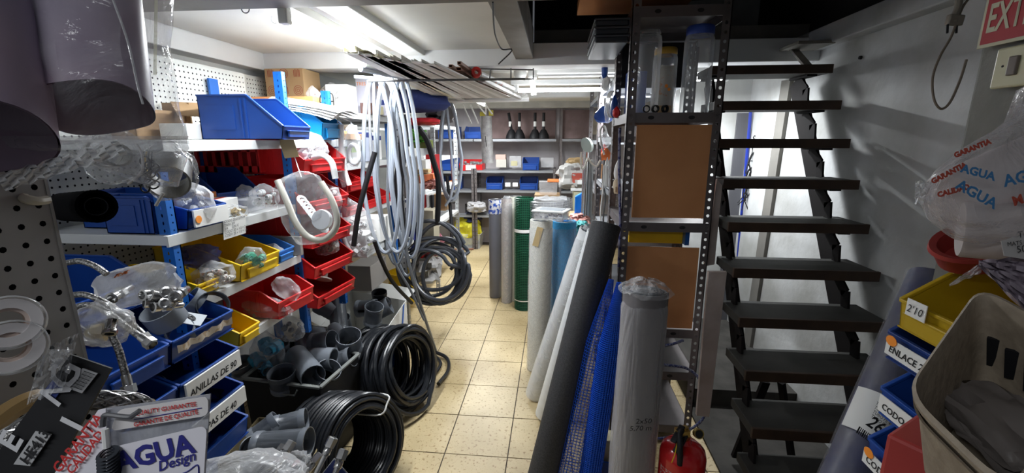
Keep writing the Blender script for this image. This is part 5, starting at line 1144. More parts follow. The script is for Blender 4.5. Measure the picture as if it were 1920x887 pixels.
# tub with yellow sack
tc = PZ(880, 462, 0); 
t = tub([V((tc.x-0.22, tc.y-0.15, 0.22)), V((tc.x+0.2, tc.y-0.15, 0.22)), V((tc.x+0.2, tc.y+0.15, 0.22)), V((tc.x-0.22, tc.y+0.15, 0.22))], 0.003, M_CLEAR, 'plastic_tub', 'clear plastic tub on the floor at the back holding a yellow sack', 'tub', rim=0.012)
single('yellow_sack', bag_mb(V((tc.x-0.01, tc.y, 0.25)), (0.40, 0.42, 0.26), UP, 6, wr=0.22, neck=False), mat('bright_yellow_sack', (0.72, 0.66, 0.03), 0.6, scale=12, col2=(0.5, 0.44, 0.02)), 'crumpled bright yellow sack in the clear tub at the back', 'sack')
single('dark_cloth', bag_mb(V((tc.x+0.05, tc.y, 0.46)), (0.26, 0.14, 0.2), UP, 9, wr=0.3, neck=False), mat('navy_cloth', (0.02, 0.03, 0.10), 0.8), 'dark blue cloth on top of the yellow sack', 'cloth')
single('wooden_stick', MB().tube([PZ(852, 468, 0.015), PZ(888, 467, 0.015)], 0.014, 8), mat('reddish_wood', (0.22, 0.09, 0.05), 0.6), 'reddish wooden stick lying on the floor in front of the yellow sack', 'stick')
# things on the far left shelving (gs2)
M_CLOTH = mat('dark_blue_cloth', (0.02, 0.035, 0.15), 0.85, var=0.2)
single('blue_bag', bag_mb(PY(775, 190, 3.45), (0.55, 0.17, 0.4), UP, 12, wr=0.08, neck=False), M_CLOTH, 'long dark blue bag lying on top of the far left shelving', 'bag')
single('blue_bag', bag_mb(PY(745, 188, 3.9), (0.5, 0.16, 0.3), UP, 15, wr=0.08, neck=False), M_CLOTH, 'second dark blue bag behind the long one on the far left shelving', 'bag')
single('grey_sack', bag_mb(PY(826, 212, 4.2), (0.25, 0.2, 0.3), UP, 14, wr=0.2), mat('dark_grey_cloth', (0.10, 0.09, 0.10), 0.85), 'dark grey sack under the white bar, right end of the shelving', 'sack')
single('red_lid_box', bag_mb(PY(790, 228, 3.5), (0.30, 0.06, 0.2), UP, 16, wr=0.1, neck=False), mat('red_cloth', (0.55, 0.02, 0.03), 0.6), 'red folded cover with a white edge on the far left shelving', 'cover')
def sb(u0, v0, u1, v1, Y, m, label, d=0.18, name='small_carton', cat='carton', **k): return bx(u0, v0, u1, v1, Y, m, label, d, name, cat, **k)
sb(735, 232, 775, 275, 3.5, mat('black_goods', (0.02, 0.02, 0.025), 0.6), 'black packed goods on the middle of the far left shelving', cat='box', name='black_box')
sb(776, 262, 800, 278, 3.4, mat('olive_goods', (0.14, 0.18, 0.03), 0.6), 'olive box with green leaves on the far left shelving', cat='box')
single('green_leaves', bag_mb(PY(784, 255, 3.4), (0.12, 0.10, 0.12), UP, 18, wr=0.5, neck=False), mat('leaf_green', (0.10, 0.35, 0.04), 0.6), 'bright green leafy item on the far left shelving', 'plant')
sb(752, 295, 783, 372, 3.45, mat('grey_white_carton', (0.45, 0.44, 0.44), 0.7), 'tall pale carton seen through the hanging conduits', cat='carton')
sb(742, 380, 772, 470, 3.45, mat('navy_box', (0.03, 0.04, 0.2), 0.6), 'navy box standing low behind the hanging conduits', cat='box', name='navy_box')
for k in range(5): sb(786+k*5, 330-k, 791+k*5, 344-k*2, 3.34, mat('orange_tags', (0.85, 0.22, 0.08), 0.6), ['first', 'second', 'third', 'fourth', 'fifth'][k]+' orange packet of the row on the far left shelf, from the left', d=0.12, name='orange_packet', cat='packet', group='orange packets on the far left shelf')
single('pink_cloth', bag_mb(PY(808, 345, 3.4), (0.12, 0.08, 0.1), UP, 19, wr=0.4, neck=False), mat('salmon_cloth', (0.6, 0.28, 0.24), 0.7), 'salmon pink crumpled packets beside the orange ones', 'packet')
for k, v in enumerate((318, 326)): sb(783, v, 803, v+6, 3.40, mat('wood_blocks', (0.5, 0.4, 0.2), 0.7), ['upper', 'lower'][k]+' small wooden block on the far left shelf', d=0.1, name='wooden_block', cat='block')
sb(800, 290, 815, 345, 3.7, M_REDBIN, 'red upright box on the far left shelving', cat='box', name='red_box')
sb(812, 365, 835, 395, 3.9, M_CARD, 'small brown carton on the lower far left shelf', cat='carton')
sb(785, 300, 798, 330, 3.55, M_PAPER, 'white packet before the red upright box', cat='packet', name='white_packet')
for k in range(4): sb(786+k*7, 366, 790+k*7, 390, 3.4, (M_PAPER, M_REDBIN, M_PAPER, M_BLACK)[k], ['first white', 'red', 'second white', 'black'][k]+' tube standing in the row on the lower far left shelf', d=0.05, name='product_tube', cat='tube', group='tubes on the lower far left shelf')
sb(782, 395, 812, 470, 3.5, mat('beige_box', (0.42, 0.38, 0.28), 0.8), 'beige box behind the tangle of dark hoses', cat='box', name='beige_box')
single('pink_bundle', bag_mb(PY(805, 460, 3.75), (0.22, 0.2, 0.15), UP, 22, wr=0.4, neck=False), mat('pink_goods', (0.45, 0.16, 0.2), 0.7), 'pinkish bundle seen through the hose tangle', 'bundle')
sb(780, 470, 792, 484, 3.6, M_REDBIN, 'small red box seen through the hose tangle', cat='box', name='red_box', d=0.08)
single('pale_cloth', bag_mb(PY(800, 505, 3.7), (0.25, 0.25, 0.2), UP, 23, wr=0.4, neck=False), mat('pale_rag', (0.4, 0.39, 0.38), 0.8), 'pale rags behind the hose tangle', 'rag')
sb(655, 500, 694, 545, 2.9, mat('grey_taupe_box', (0.28, 0.26, 0.24), 0.8), 'wide taupe box on the floor behind the white box of pipes', cat='box', name='wide_box', d=0.3)
# things right: trolley handle, stacked boxes, counters
t = thing('steel_pole', 'pair of upright steel poles with a round white head by the right racks', 'pole', (0.25, 3.2, 0))
a = PY(1101, 300, 3.2)
for k, (u, w_) in enumerate(((1099, .022), (1108, .020))):
    p = PY(u, 282 if k == 0 else 300, 3.2); part('pole', MB().tube([V((p.x, 3.2, 0)), p], w_, 12), M_STEEL if k == 0 else mat('dull_steel', (0.25, 0.26, 0.26), 0.4, 0.6), t)
part('round_head', MB().lathe([(0, -0.02), (0.036, -0.02), (0.036, 0.02), (0, 0.02)], PY(1101, 272, 3.18), zto((-0.5, -1, 0)), 22, sx=1, sy=1.5), mat('pale_green_head', (0.45, 0.55, 0.50), 0.35), t)
part('loop_handle', MB().tube(smooth([PY(1090, 285, 3.15), PY(1089, 305, 3.15), PY(1093, 317, 3.15), PY(1103, 298, 3.15), PY(1108, 305, 3.15), PY(1118, 312, 3.15), PY(1126, 300, 3.15)]), 0.007, 6), mat('cream_wire', (0.6, 0.58, 0.5), 0.4), t)
bx(1111, 308, 1132, 605, 3.7, mat('brown_panel', (0.28, 0.14, 0.06), 0.7), 'tall brown board standing behind the steel poles', d=0.03, name='brown_board', cat='board')
Mx = [('grey tarpaulin', 1056, 302, 1094, 340, M_PAPER)]
single('paper_roll_heap', bag_mb(PY(1072, 330, 4.6), (0.26, 0.26, 0.2), UP, 25, wr=0.3, neck=False), mat('greyish_paper', (0.45, 0.44, 0.42), 0.8), 'crumpled greyish paper on the stack at the right', 'paper')
single('brown_sack', bag_mb(PY(1086, 308, 4.7), (0.28, 0.14, 0.2), UP, 26, wr=0.2, neck=False), mat('brown_cloth', (0.30, 0.20, 0.09), 0.85), 'brown sack on top of the stack by the steel poles', 'sack')
bx(1072, 325, 1098, 334, 4.5, mat('rust_folder', (0.35, 0.05, 0.03), 0.6), 'upper dark red folder of the stack at the right', d=0.2, name='red_folder', cat='folder')
bx(1073, 334, 1098, 344, 4.5, mat('rust_folder2', (0.42, 0.07, 0.04), 0.6), 'lower dark red folder of the stack at the right', d=0.2, name='red_folder', cat='folder')
bx(1083, 338, 1098, 346, 4.45, M_PAPER, 'white packet in front of the red folders', d=0.03, name='white_packet', cat='packet')
bx(1071, 346, 1098, 352, 4.5, mat('beige_books', (0.45, 0.40, 0.33), 0.7), 'beige book under the red folders', d=0.2, name='paper_stack', cat='book')
bx(1070, 353, 1098, 358, 4.5, M_PAPER, 'white paper pad under the beige book', d=0.2, name='paper_stack', cat='paper')
bx(1070, 359, 1098, 545, 4.52, mat('cream_cabinet', (0.55, 0.54, 0.36), 0.6), 'cream box carrying the stack of folders', d=0.25, name='cream_cabinet', cat='cabinet')
t = thing('plastic_tub', 'clear tub with an orange lid behind the galvanised mesh roll', 'tub', PY(1034, 380, 4.6))
a = PY(1010, 366, 4.6); b = PY(1046, 342, 4.6)
part('tub_body', MB().box(((a.x+b.x)/2, 4.7, (a.z+b.z)/2), (b.x-a.x, 0.16, b.z-a.z), None, 0.9), M_FILM2, t)
part('tub_lid', MB().b2((a.x+(b.x-a.x)*0.45, 4.61, b.z), (b.x+0.01, 4.79, b.z+0.02)), mat('orange_lid', (0.85, 0.25, 0.06), 0.5), t, bevel=0.004)
bx(1000, 366, 1050, 538, 4.62, M_CARD, 'brown carton carrying the clear tub with the orange lid', d=0.25)
t = thing('blue_scoop', 'bright blue plastic scoop lying beside the clear storage box', 'scoop', PY(1085, 390, 3.3))
part('scoop_blade', MB().prism([(0, 0), (0.07, 0.0), (0.10, 0.12), (0.05, 0.17), (0.0, 0.14)], 0.05, PY(1077, 402, 3.3), Matrix(((1, 0, 0), (0, 0, -1), (0, 1, 0)))), mat('vivid_blue', (0.0, 0.18, 0.7), 0.35), t, bevel=0.006)
part('scoop_handle', MB().bar(PY(1082, 398, 3.26), PY(1071, 408, 3.26), 0.03, 0.02), mat('vivid_blue', (0.0, 0.18, 0.7)), t)
single('colour_packets', bag_mb(PY(1088, 414, 3.2), (0.14, 0.10, 0.14), UP, 28, wr=0.4, neck=False), mat('salmon_cloth', (0.6, 0.28, 0.24)), 'orange pink packets below the blue scoop', 'packet')
single('teal_packet', bag_mb(PY(1090, 428, 3.1), (0.10, 0.10, 0.12), UP, 29, wr=0.3, neck=False), mat('teal', (0.05, 0.35, 0.35), 0.6), 'teal packet below the orange pink ones', 'packet')
bx(1060, 405, 1096, 620, 3.5, M_CARD, 'brown carton under the blue scoop', d=0.25)
# small goods hanging on the side of the racks facing the aisle
sm = [((1134, 130), (0.03, 0.10), M_BLUEBIN, 'blue tag', 2.9), ((1136, 155), (0.04, 0.08), M_PAPER, 'white tag', 2.9), ((1140, 205), (0.03, 0.13), M_FILM2, 'clear bag of wires', 2.7), ((1132, 215), (0.09, 0.09), M_BLUEBIN, 'blue basket', 3.1), ((1152, 200), (0.03, 0.10), M_BLUEBIN, 'blue clip pack', 2.5), ((1156, 210), (0.03, 0.05), M_REDBIN, 'red clip pack', 2.45), ((1134, 262), (0.05, 0.09), M_FILM2, 'small clear bag', 3.0), ((1136, 290), (0.05, 0.07), mat('orange_net', (0.75, 0.18, 0.04), 0.6), 'orange packet', 3.0), ((1133, 282), (0.03, 0.07), M_REDBIN, 'dark red packet', 3.05), ((1137, 330), (0.03, 0.20), M_PAPER, 'white strip of packs', 2.95), ((1158, 320), (0.03, 0.09), M_PAPER, 'white pack near the post', 2.45), ((1157, 345), (0.03, 0.09), mat('cream_pack', (0.6, 0.5, 0.35), 0.6), 'cream pack near the post', 2.45)]
for k, ((u, v), (a, b), m, nm_, Y) in enumerate(sm):
    c = PY(u, v, Y); single('hanging_pack', bag_mb(c, (a*1.3, b*1.2, 0.04), UP, 70+k, (12, 10), 0.2), m, nm_+' hanging on the aisle side of the right racks', 'packet')
for k in range(7):
    single('wire_loop', MB().tube([PY(1146+k*1.2, 172, 2.7-k*0.01)+V((0.028*math.cos(a), 0, 0.075*math.sin(a)-0.07)) for a in (2*PI*i/18 for i in range(18))], 0.002, 5, closed=True), M_STEEL, ['first','second','third','fourth','fifth','sixth','seventh'][k]+' from the left of the thin steel wire loops by the top rack shelf', 'wire', 'steel wire loops by the rack')
single('chain_cord', MB().tube(smooth([PY(1133, 300, 2.9), PY(1130, 340, 2.9), PY(1135, 370, 2.9), PY(1131, 410, 2.9), PY(1134, 440, 2.9)]), 0.006, 6), M_WIRE, 'dark chain hanging on the aisle side of the right racks', 'chain')
single('cord', MB().tube(smooth([PY(1162, 240, 2.1), PY(1161, 330, 2.1), PY(1163, 420, 2.1), PY(1160, 500, 2.1)]), 0.007, 6), mat('navy_cord', (0.02, 0.02, 0.12), 0.6, scale=60, col2=(0.2, 0.2, 0.3), thr=(0.5, 0.55)), 'navy cord hanging along the front post of the tall rack', 'cord')
single('cord', MB().tube(smooth([PY(1133, 290, 2.8), PY(1128, 270, 2.8), PY(1126, 245, 2.8), PY(1133, 236, 2.8), PY(1138, 250, 2.8)]), 0.006, 6), M_PAPER, 'white bent wire handle above the steel poles', 'wire')
single('white_cable', MB().tube(smooth([PY(1133, 310, 2.75), PY(1130, 360, 2.75), PY(1126, 400, 2.75), PY(1128, 440, 2.75)]), 0.005, 6), M_PAPER, 'white cable hanging in front of the right racks', 'cable')
# ================================================================ CLOSE TO THE CAMERA, LEFT
def quadplate(t, name, pts, m, th=0.002, bevel=0, label=None):
    n = (pts[1]-pts[0]).cross(pts[3]-pts[0]).normalized()*th
    return part(name, MB().add(list(pts)+[p+n for p in pts], [(3, 2, 1, 0), (4, 5, 6, 7), (0, 1, 5, 4), (1, 2, 6, 5), (2, 3, 7, 6), (3, 0, 4, 7)]), m, t, bevel=bevel, label=label)
# big hanging bag with mauve rolls
M_MAUVE = mat('mauve_sheet', (0.44, 0.34, 0.43), 0.4, scale=5, col2=(0.33, 0.28, 0.40), bump=0.1)
M_MAUVEI = mat('mauve_inside', (0.30, 0.18, 0.23), 0.5)
hbg = thing('hanging_bag', 'huge clear bag with a mauve roll hanging at the upper left, very near', 'bag', PD(180, 240, 0.6))
bot = PD(175, 208, 0.56); top = PD(120, -260, 0.60); dv = (bot-top).normalized(); R = zto(dv); L = (bot-top).length
# the open end faces down and towards us
def roll_open(a, b, r, name, sk=0.12, wave=0.004):
    d = (b-a).normalized(); R = zto(d); L = (b-a).length; toc = V((0, 0, EYE))-b; toc -= d*toc.dot(d); toc.normalize(); lx = R.inverted()@toc
    mb = MB(); mi = MB()
    def f(u, v, rr=r):
        q = 2*PI*u; x, y = rr*math.cos(q), rr*math.sin(q); cut = -(x*lx.x+y*lx.y)*sk*v
        return a+R@V((x, y, L*v+cut+wave*math.sin(3*q)*v))
    mb.grid(40, 12, f, True, True); mi.grid(40, 12, lambda u, v: f(1-u, v, r*0.97), True, True)
    return mb, mi
for k, (u0, v0, u1, v1, d, r) in enumerate(((130, -260, 175, 205, 0.56, 0.062), (-120, -200, -75, 262, 0.46, 0.074))):
    mb, mi = roll_open(PD(u0, v0, d+0.05), PD(u1, v1, d), r, 'x')
    o = part('rolled_sheet', mb, M_MAUVE, hbg); part('inner_face', mi, M_MAUVE if k else M_MAUVEI, o)
def bagfilm(pts, d0, seed, amp=0.02, nu=34, nv=26):
    """hanging film between left/right outlines given as (u_left, u_right, v)"""
    def f(u, v):
        k = v*(len(pts)-1); i = min(int(k), len(pts)-2); t_ = k-i
        a, b = pts[i], pts[i+1]; ul = a[0]+(b[0]-a[0])*t_; ur = a[1]+(b[1]-a[1])*t_; vv = a[2]+(b[2]-a[2])*t_
        q = 2*PI*u; x = 0.5-0.5*math.cos(q); uu = ul+(ur-ul)*x
        z = 0.5*math.sin(q)
        fold = noise.noise(V((x*5+seed, v*2.2, z*2)))*0.6+noise.noise(V((x*11+seed, v*6, z)))*0.4+(1-abs(noise.noise(V((x*8+v*5+seed, v*3, 0)))))*0.3
        env = math.sin(PI*min(1, v*1.0))**0.3 if v > 0.5 else 1
        return PD(uu+8*noise.noise(V((v*6+seed, u*2, 1))), vv+(5*noise.noise(V((x*7, seed, 2))) if v > 0.9 else 0), d0-z*0.17*env*(1 if abs(z) > 0 else 0)+amp*fold)
    return MB().grid(nu, nv, f, True, True)
M_BFILM = film('heavy_film', (0.74, 0.74, 0.78), 0.10, 0.10, 11, 0.5)
part('film', bagfilm([(-160, 330, -150), (-160, 326, 0), (-160, 322, 90), (-150, 330, 160), (-150, 342, 220), (-150, 355, 270)], 0.585, 3), M_BFILM, hbg)
part('film_tail', bagfilm([(-120, 354, 255), (-60, 352, 280), (120, 350, 292), (200, 345, 320), (280, 335, 350)], 0.60, 9, 0.015, 28, 14), M_FILM, hbg, label='crumpled lower edge of the hanging film')
part('film_seam', MB().tube(smooth([PD(212, 0, .50), PD(240, 80, .49), PD(258, 160, .49), PD(268, 195, .49)]), 0.0012, 5), M_FILM2, hbg)
part('tape_strip', MB().add([PD(290, -10, .52), PD(296, -10, .52), PD(294, 140, .52), PD(287, 140, .52)], [(0, 1, 2, 3)]), film('yellowish_tape', (0.7, 0.68, 0.5), 0.5, 0.1), hbg)
part('film_fold', MB().grid(10, 16, lambda u, v: PD(-10+230*v+20*u, 330-70*v+28*u+3*math.sin(40*v), 0.5+0.012*math.sin(9*u+30*v)+0.01*noise.noise(V((u*9, v*30, 4))))), M_FILM2, hbg)
# bag with round fittings behind it
fb = thing('hanging_bag', 'clear bag with a greenish grey coupling hanging below the mauve roll', 'bag', PD(215, 290, 0.72))
part('film', bag_mb(PD(208, 285, 0.78), (0.11, 0.11, 0.06), UP, 33, (24, 18), 0.12), M_FILM, fb)
mb = MB(); hollow(mb, 0.019, 0.05, zto(PD(232, 292, 0.68)-PD(200, 288, 0.76)), PD(215, 290, 0.73), collar=False); hollow(mb, 0.026, 0.03, zto(PD(232, 292, 0.68)-PD(200, 288, 0.76)), PD(195, 286, 0.77), collar=False)
part('coupling', mb, mat('olive_grey_plastic', (0.24, 0.24, 0.19), 0.4), fb)
fb = thing('hanging_bag', 'clear bag with dark round fittings above the first blue upright', 'bag', PD(318, 320, 0.85))
part('film', bag_mb(PD(318, 318, 0.85), (0.10, 0.12, 0.07), UP, 35, (24, 18), 0.12), M_FILM, fb)
mb = MB(); hollow(mb, 0.036, 0.06, zto((0.5, -0.7, -0.4)), PD(318, 328, 0.86), collar=False); part('fitting', mb, mat('dark_olive_plastic', (0.13, 0.125, 0.10), 0.4), fb)
# small chains / rings and cable ties
t = thing('ring_bunch', 'bunch of small black rings and hooks hanging between two fitting bags', 'rings', PD(280, 340, 0.75))
for k in range(10):
    c = PD(272+(k % 3)*9, 302+k*5.6, 0.74); n = Euler((rd.uniform(0, 2), rd.uniform(0, 2), 0)).to_matrix()
    part('ring', MB().tube([c+n@V((0.0075*math.cos(a), 0.0075*math.sin(a), 0)) for a in (2*PI*i/14 for i in range(14))], 0.0013, 6, closed=True), M_BLACK, t)
for k in range(4): part('wire_hook', MB().tube(smooth([PD(270+k*5, 284, 0.74), PD(266+k*6, 300, 0.74), PD(272+k*4, 322, 0.74)]), 0.0012, 5), M_BRASS if k == 1 else M_BLACK, t)
single('cable_tie', MB().tube(smooth([PD(255, 270, 0.72), PD(266, 290, 0.72), PD(265, 322, 0.72), PD(240, 345, 0.72)]), 0.0022, 6), M_PAPER, 'white bent tube left of the black rings', 'tube')
single('cable_tie', MB().tube([PD(306, 362, 0.8), PD(292, 386, 0.8)], 0.0028, 6), M_PAPER, 'white tube end poking out by the top of the blue upright', 'tube')
# black corrugated siphon on a white hook
t = thing('corrugated_sleeve', 'black corrugated sleeve on a white hook of the grey perforated panel', 'sleeve', PD(150, 388, 0.68))
a = PD(122, 388, 0.76); b = PD(182, 387, 0.65); d = (b-a); Ls = d.length; pr = []
for k in range(15):
    z = Ls*k/14; pr += [(0.0225 if k % 2 else 0.0245, z)]
pr = [(0.0, 0.0)]+pr+[(0.0205, Ls), (0.019, Ls-0.01), (0.0185, Ls-0.05), (0.0, Ls-0.052)]
part('sleeve_body', MB().lathe(pr, a, zto(d), 28), mat('matte_black_rubber', (0.004, 0.004, 0.005), 0.9, spec=0.03), t)
part('thread_ring', MB().lathe([(0.0125, Ls-0.004), (0.0135, Ls-0.003), (0.0125, Ls-0.04)], a, zto(d), 24), M_PVCD, t)
single('panel_hook', MB().tube(smooth([PX(45, 370, -0.705), PX(48, 373, -0.69), PD(70, 377, 0.585), PD(88, 375, 0.6)]), 0.006, 8), mat('ivory_hook', (0.62, 0.57, 0.45), 0.4), 'ivory hook on the grey perforated panel behind the black sleeve', 'hook')
# clear packs with white tape rolls
for k, (u, v) in enumerate(((18, 605), (22, 650))):
    t = thing('tape_roll', ['upper', 'lower'][k]+' white tape roll in a clear case at the left edge', 'tape roll', PD(u, v, 0.38), 'tape rolls at the left edge')
    Rr = zto((0.86, -0.5, 0.25))
    part('tape', MB().lathe([(0.010, -0.009), (0.017, -0.009), (0.0172, 0.009), (0.010, 0.009), (0.010, -0.009)], PD(u-4, v, 0.38), Rr, 28), mat('warm_white_tape', (0.62, 0.50, 0.44), 0.6), t)
    part('spool_rim', MB().lathe([(0.0125, 0.009), (0.0205, 0.009), (0.0205, 0.012), (0.0125, 0.012), (0.0125, 0.009)], PD(u-4, v, 0.38), Rr, 28), mat('white_spool', (0.72, 0.68, 0.68), 0.35), t)
    part('clear_case', MB().lathe([(0.021, -0.016), (0.023, -0.012), (0.023, 0.016), (0.0215, 0.018)], PD(u-4, v, 0.38), Rr, 28), M_CLEAR, t)
single('ochre_tube', MB().tube(smooth([PD(-20, 800, .5), PD(20, 770, .52), PD(60, 750, .54), PD(90, 750, .56)]), 0.012, 8), mat('ochre_tube', (0.36, 0.23, 0.09), 0.5), 'ochre coloured tube at the left edge behind the braided hose', 'tube')
# flexible braided hoses with chrome nuts
M_BRAID = mat('steel_braid', (0.42, 0.41, 0.40), 0.32, 0.85, scale=260, col2=(0.12, 0.12, 0.12), thr=(0.40, 0.60), bump=0.6, bscale=300)
def braided(pts, r, label, nut=True, group=None):
    p = smooth(pts, 8); t = thing('braided_hose', label, 'hose', p[0], group)
    if r > 0.006:                                     # wound strands are real geometry on the thick one
        mb = MB(); mb.tube(p, r*0.93, 14); part('braid', mb, M_BRAID, t)
        Ls_ = 0; sp = MB()
        for s in (-1, 1):
            for w0 in range(6):
                q = []; x = V((0, 0, 1)); acc = 0
                for i in range(len(p)-1):
                    for f in range(3):
                        c = p[i].lerp(p[i+1], f/3); tn = (p[i+1]-p[i]).normalized(); x = (x-tn*x.dot(tn)).normalized(); y = tn.cross(x)
                        an = s*acc/(r*1.7)+w0*PI/3; q.append(c+(x*math.cos(an)+y*math.sin(an))*r*0.97); acc += (p[i+1]-p[i]).length/3
                sp.tube(q, r*0.10, 4)
        part('braid_strands', sp, mat('bright_braid', (0.6, 0.6, 0.6), 0.3, 0.9), t, kind='stuff')
    else: part('braid', MB().tube(p, r, 10), M_BRAID, t)
    if nut:
        e = p[-1]; d = (p[-1]-p[-3]).normalized()
        part('hex_nut', MB().lathe([(0.0, -0.002), (r*1.9, 0), (r*1.9, 0.012), (r*1.4, 0.014), (r*1.4, 0.002), (0, 0.002)], e, zto(d), 6, smooth=False), M_STEEL, t)
        part('ferrule', MB().lathe([(r*1.15, -0.016), (r*1.25, -0.014), (r*1.25, 0), (r*1.1, 0)], e, zto(d), 12), M_STEEL, t)
    return t
braided([PD(-30, 850, .42), PD(30, 812, .43), PD(90, 775, .44), PD(150, 755, .45), PD(210, 750, .46), PD(262, 758, .48), PD(300, 785, .50)], 0.0095, 'thick steel braided hose arching over the black pack at the bottom left', nut=False)
braided([PD(120, 556, .80), PD(160, 553, .80), PD(205, 572, .80), PD(240, 600, .79), PD(268, 630, .78)], 0.0055, 'upper braided hose ending over the open blue bin', group='thin braided hoses at the left')
braided([PD(120, 585, .78), PD(160, 572, .78), PD(200, 585, .78), PD(235, 612, .77), PD(276, 640, .76)], 0.0055, 'lower braided hose ending over the open blue bin', group='thin braided hoses at the left')
braided([PD(120, 494, .9), PD(150, 490, .9), PD(180, 500, .9), PD(200, 514, .9)], 0.006, 'short grey hose end above the bag with orange print', nut=False)
braided([PD(208, 625, .66), PD(222, 655, .66), PD(232, 690, .66), PD(240, 722, .66)], 0.005, 'dark braided hose hanging straight down beside the black pack')
single('ceramic_bag', bag_mb(PD(190, 605, 0.68), (0.09, 0.07, 0.05), UP, 41, wr=0.2), M_FILM2, 'clear bag with a chrome piece and brass bits near the hoses', 'bag')
single('brass_bits', MB().lathe([(0, -0.006), (0.011, -0.006), (0.014, 0.004), (0, 0.008)], PD(180, 622, 0.69), RX(0.4), 10).lathe([(0, -0.005), (0.009, -0.005), (0.009, 0.006), (0, 0.006)], PD(195, 628, 0.69), RX(0.8), 6), M_BRASS, 'brass pieces in the small bag below the braided hoses', 'fitting')
single('chrome_fitting', MB().lathe([(0.0, -0.010), (0.007, -0.010), (0.007, 0.004), (0.009, 0.006), (0.009, 0.012), (0.006, 0.012), (0.006, 0.003), (0.0, 0.003)], PD(208, 612, 0.64), zto((0.3, -0.6, -0.7)), 8), M_STEEL, 'short chrome fitting in front of the small bag below the hoses', 'fitting')
# film bag with an orange print, chrome angle valves on top of it
t = thing('plastic_bag', 'clear bag with an orange print lying over the left blue bins', 'bag', PD(250, 530, 0.95))
part('film', bag_mb(PD(255, 535, 1.0), (0.22, 0.09, 0.06), UP@Matrix.Rotation(0.25, 3, 'Z'), 43, wr=0.1, neck=False), M_FILM2, t)
part('orange_print', MB().grid(8, 3, lambda u, v: PD(212+26*u+6*v, 522-9*u-8*v, 0.955+0.003*math.sin(9*u))), mat('orange_print', (0.65, 0.20, 0.06), 0.6, scale=200, col2=(0.6, 0.6, 0.6), thr=(0.42, 0.5)), t)
g3 = 'chrome angle valves left of the blue upright'
for k, (u, v) in enumerate(((218, 554), (279, 552), (296, 556), (317, 547), (333, 553), (300, 575), (315, 568), (285, 568))):
    c = PD(u, v, 0.98); d = V((rd.uniform(-0.5, 0.6), -0.8, rd.uniform(-0.1, 0.5))); t = thing('angle_valve', ['leftmost', 'second', 'third', 'topmost', 'rightmost', 'lower middle', 'lower right', 'lower left'][k]+' chrome valve of the heap in front of the blue upright', 'valve', c, g3)
    part('valve_body', MB().lathe([(0.004, -0.05), (0.008, -0.045), (0.008, 0.0), (0.012, 0.002), (0.013, 0.014), (0.009, 0.015), (0.008, 0.004), (0, 0.004)], c, zto(d), 12), M_STEEL, t)
    part('hex_nut', MB().lathe([(0.008, -0.02), (0.0135, -0.02), (0.0135, -0.008), (0.008, -0.008)], c, zto(d), 6, smooth=False), M_STEEL, t)
# big grey caps and rings in the top right low bin
g4 = 'grey caps in the top low blue bin'
def cap(u, v, X, r, L, d, label, m=None): coupling(PX(u, v, X), d, r, L, label, g4, m or M_PVC, collar=False)
cap(362, 566, -1.22, 0.048, 0.035, (-0.5, -0.5, 0.7), 'large grey cap standing on edge at the back of the top low blue bin')
cap(398, 575, -1.16, 0.050, 0.040, (0.7, -0.5, 0.5), 'large grey cap leaning right in the top low blue bin', M_PVCD)
cap(308, 592, -1.16, 0.052, 0.055, (-0.1, -0.4, 0.9), 'wide grey collar lying across the two top blue bins')
cap(340, 622, -1.14, 0.040, 0.028, (0.2, -0.6, 0.8), 'grey ring at the front of the top low blue bin')
cap(305, 530, -1.3, 0.055, 0.05, (0, -0.3, 0.95), 'dark grey collar standing behind the chrome valves', M_PVCD)
t = thing('tag', 'pale grey tag with a black figure in the top low blue bin', 'tag', PX(365, 600, -1.13))
q = [PX(332, 605, -1.12), PX(375, 612, -1.10), PX(388, 592, -1.14), PX(350, 586, -1.17)]
quadplate(t, 'tag_plate', q, mat('pale_tag', (0.42, 0.45, 0.48), 0.5), 0.002)
text('0', q[0].lerp(q[2], 0.36)+V((0.002, 0, 0.002)), q[1]-q[0], q[3]-q[0], 0.05, M_INK, t, lift=0.003, thick=0.002)
part('orange_dot', MB().lathe([(0.0005, 0), (0.009, 0), (0.009, 0.001), (0.0005, 0.001)], q[0].lerp(q[2], 0.30)+V((-0.01, 0.0, 0.022)), zto((0.3, -0.6, 0.7)), 14), M_ORANGE, t)
for k, (u, v, X, r_) in enumerate(((408, 672, -1.20, 0.020), (429, 727, -1.18, 0.022), (296, 718, -1.2, 0.022))):
    single('seal_ring', MB().lathe([(r_*0.82, -0.004), (r_, -0.004), (r_, 0.004), (r_*0.82, 0.004), (r_*0.82, -0.004)], PX(u, v, X), zto((0.3, -0.8, 0.4)), 22), M_PAPER if k < 2 else M_PVCD, ['white ring in the second low blue bin', 'white ring in the third low blue bin', 'dark ring in the second left low blue bin'][k], 'ring')
coupling(PX(405, 728, -1.22), (1, -0.3, -0.3), 0.020, 0.09, 'small dark grey tube piece in the third low blue bin', g4, M_PVCD, False)
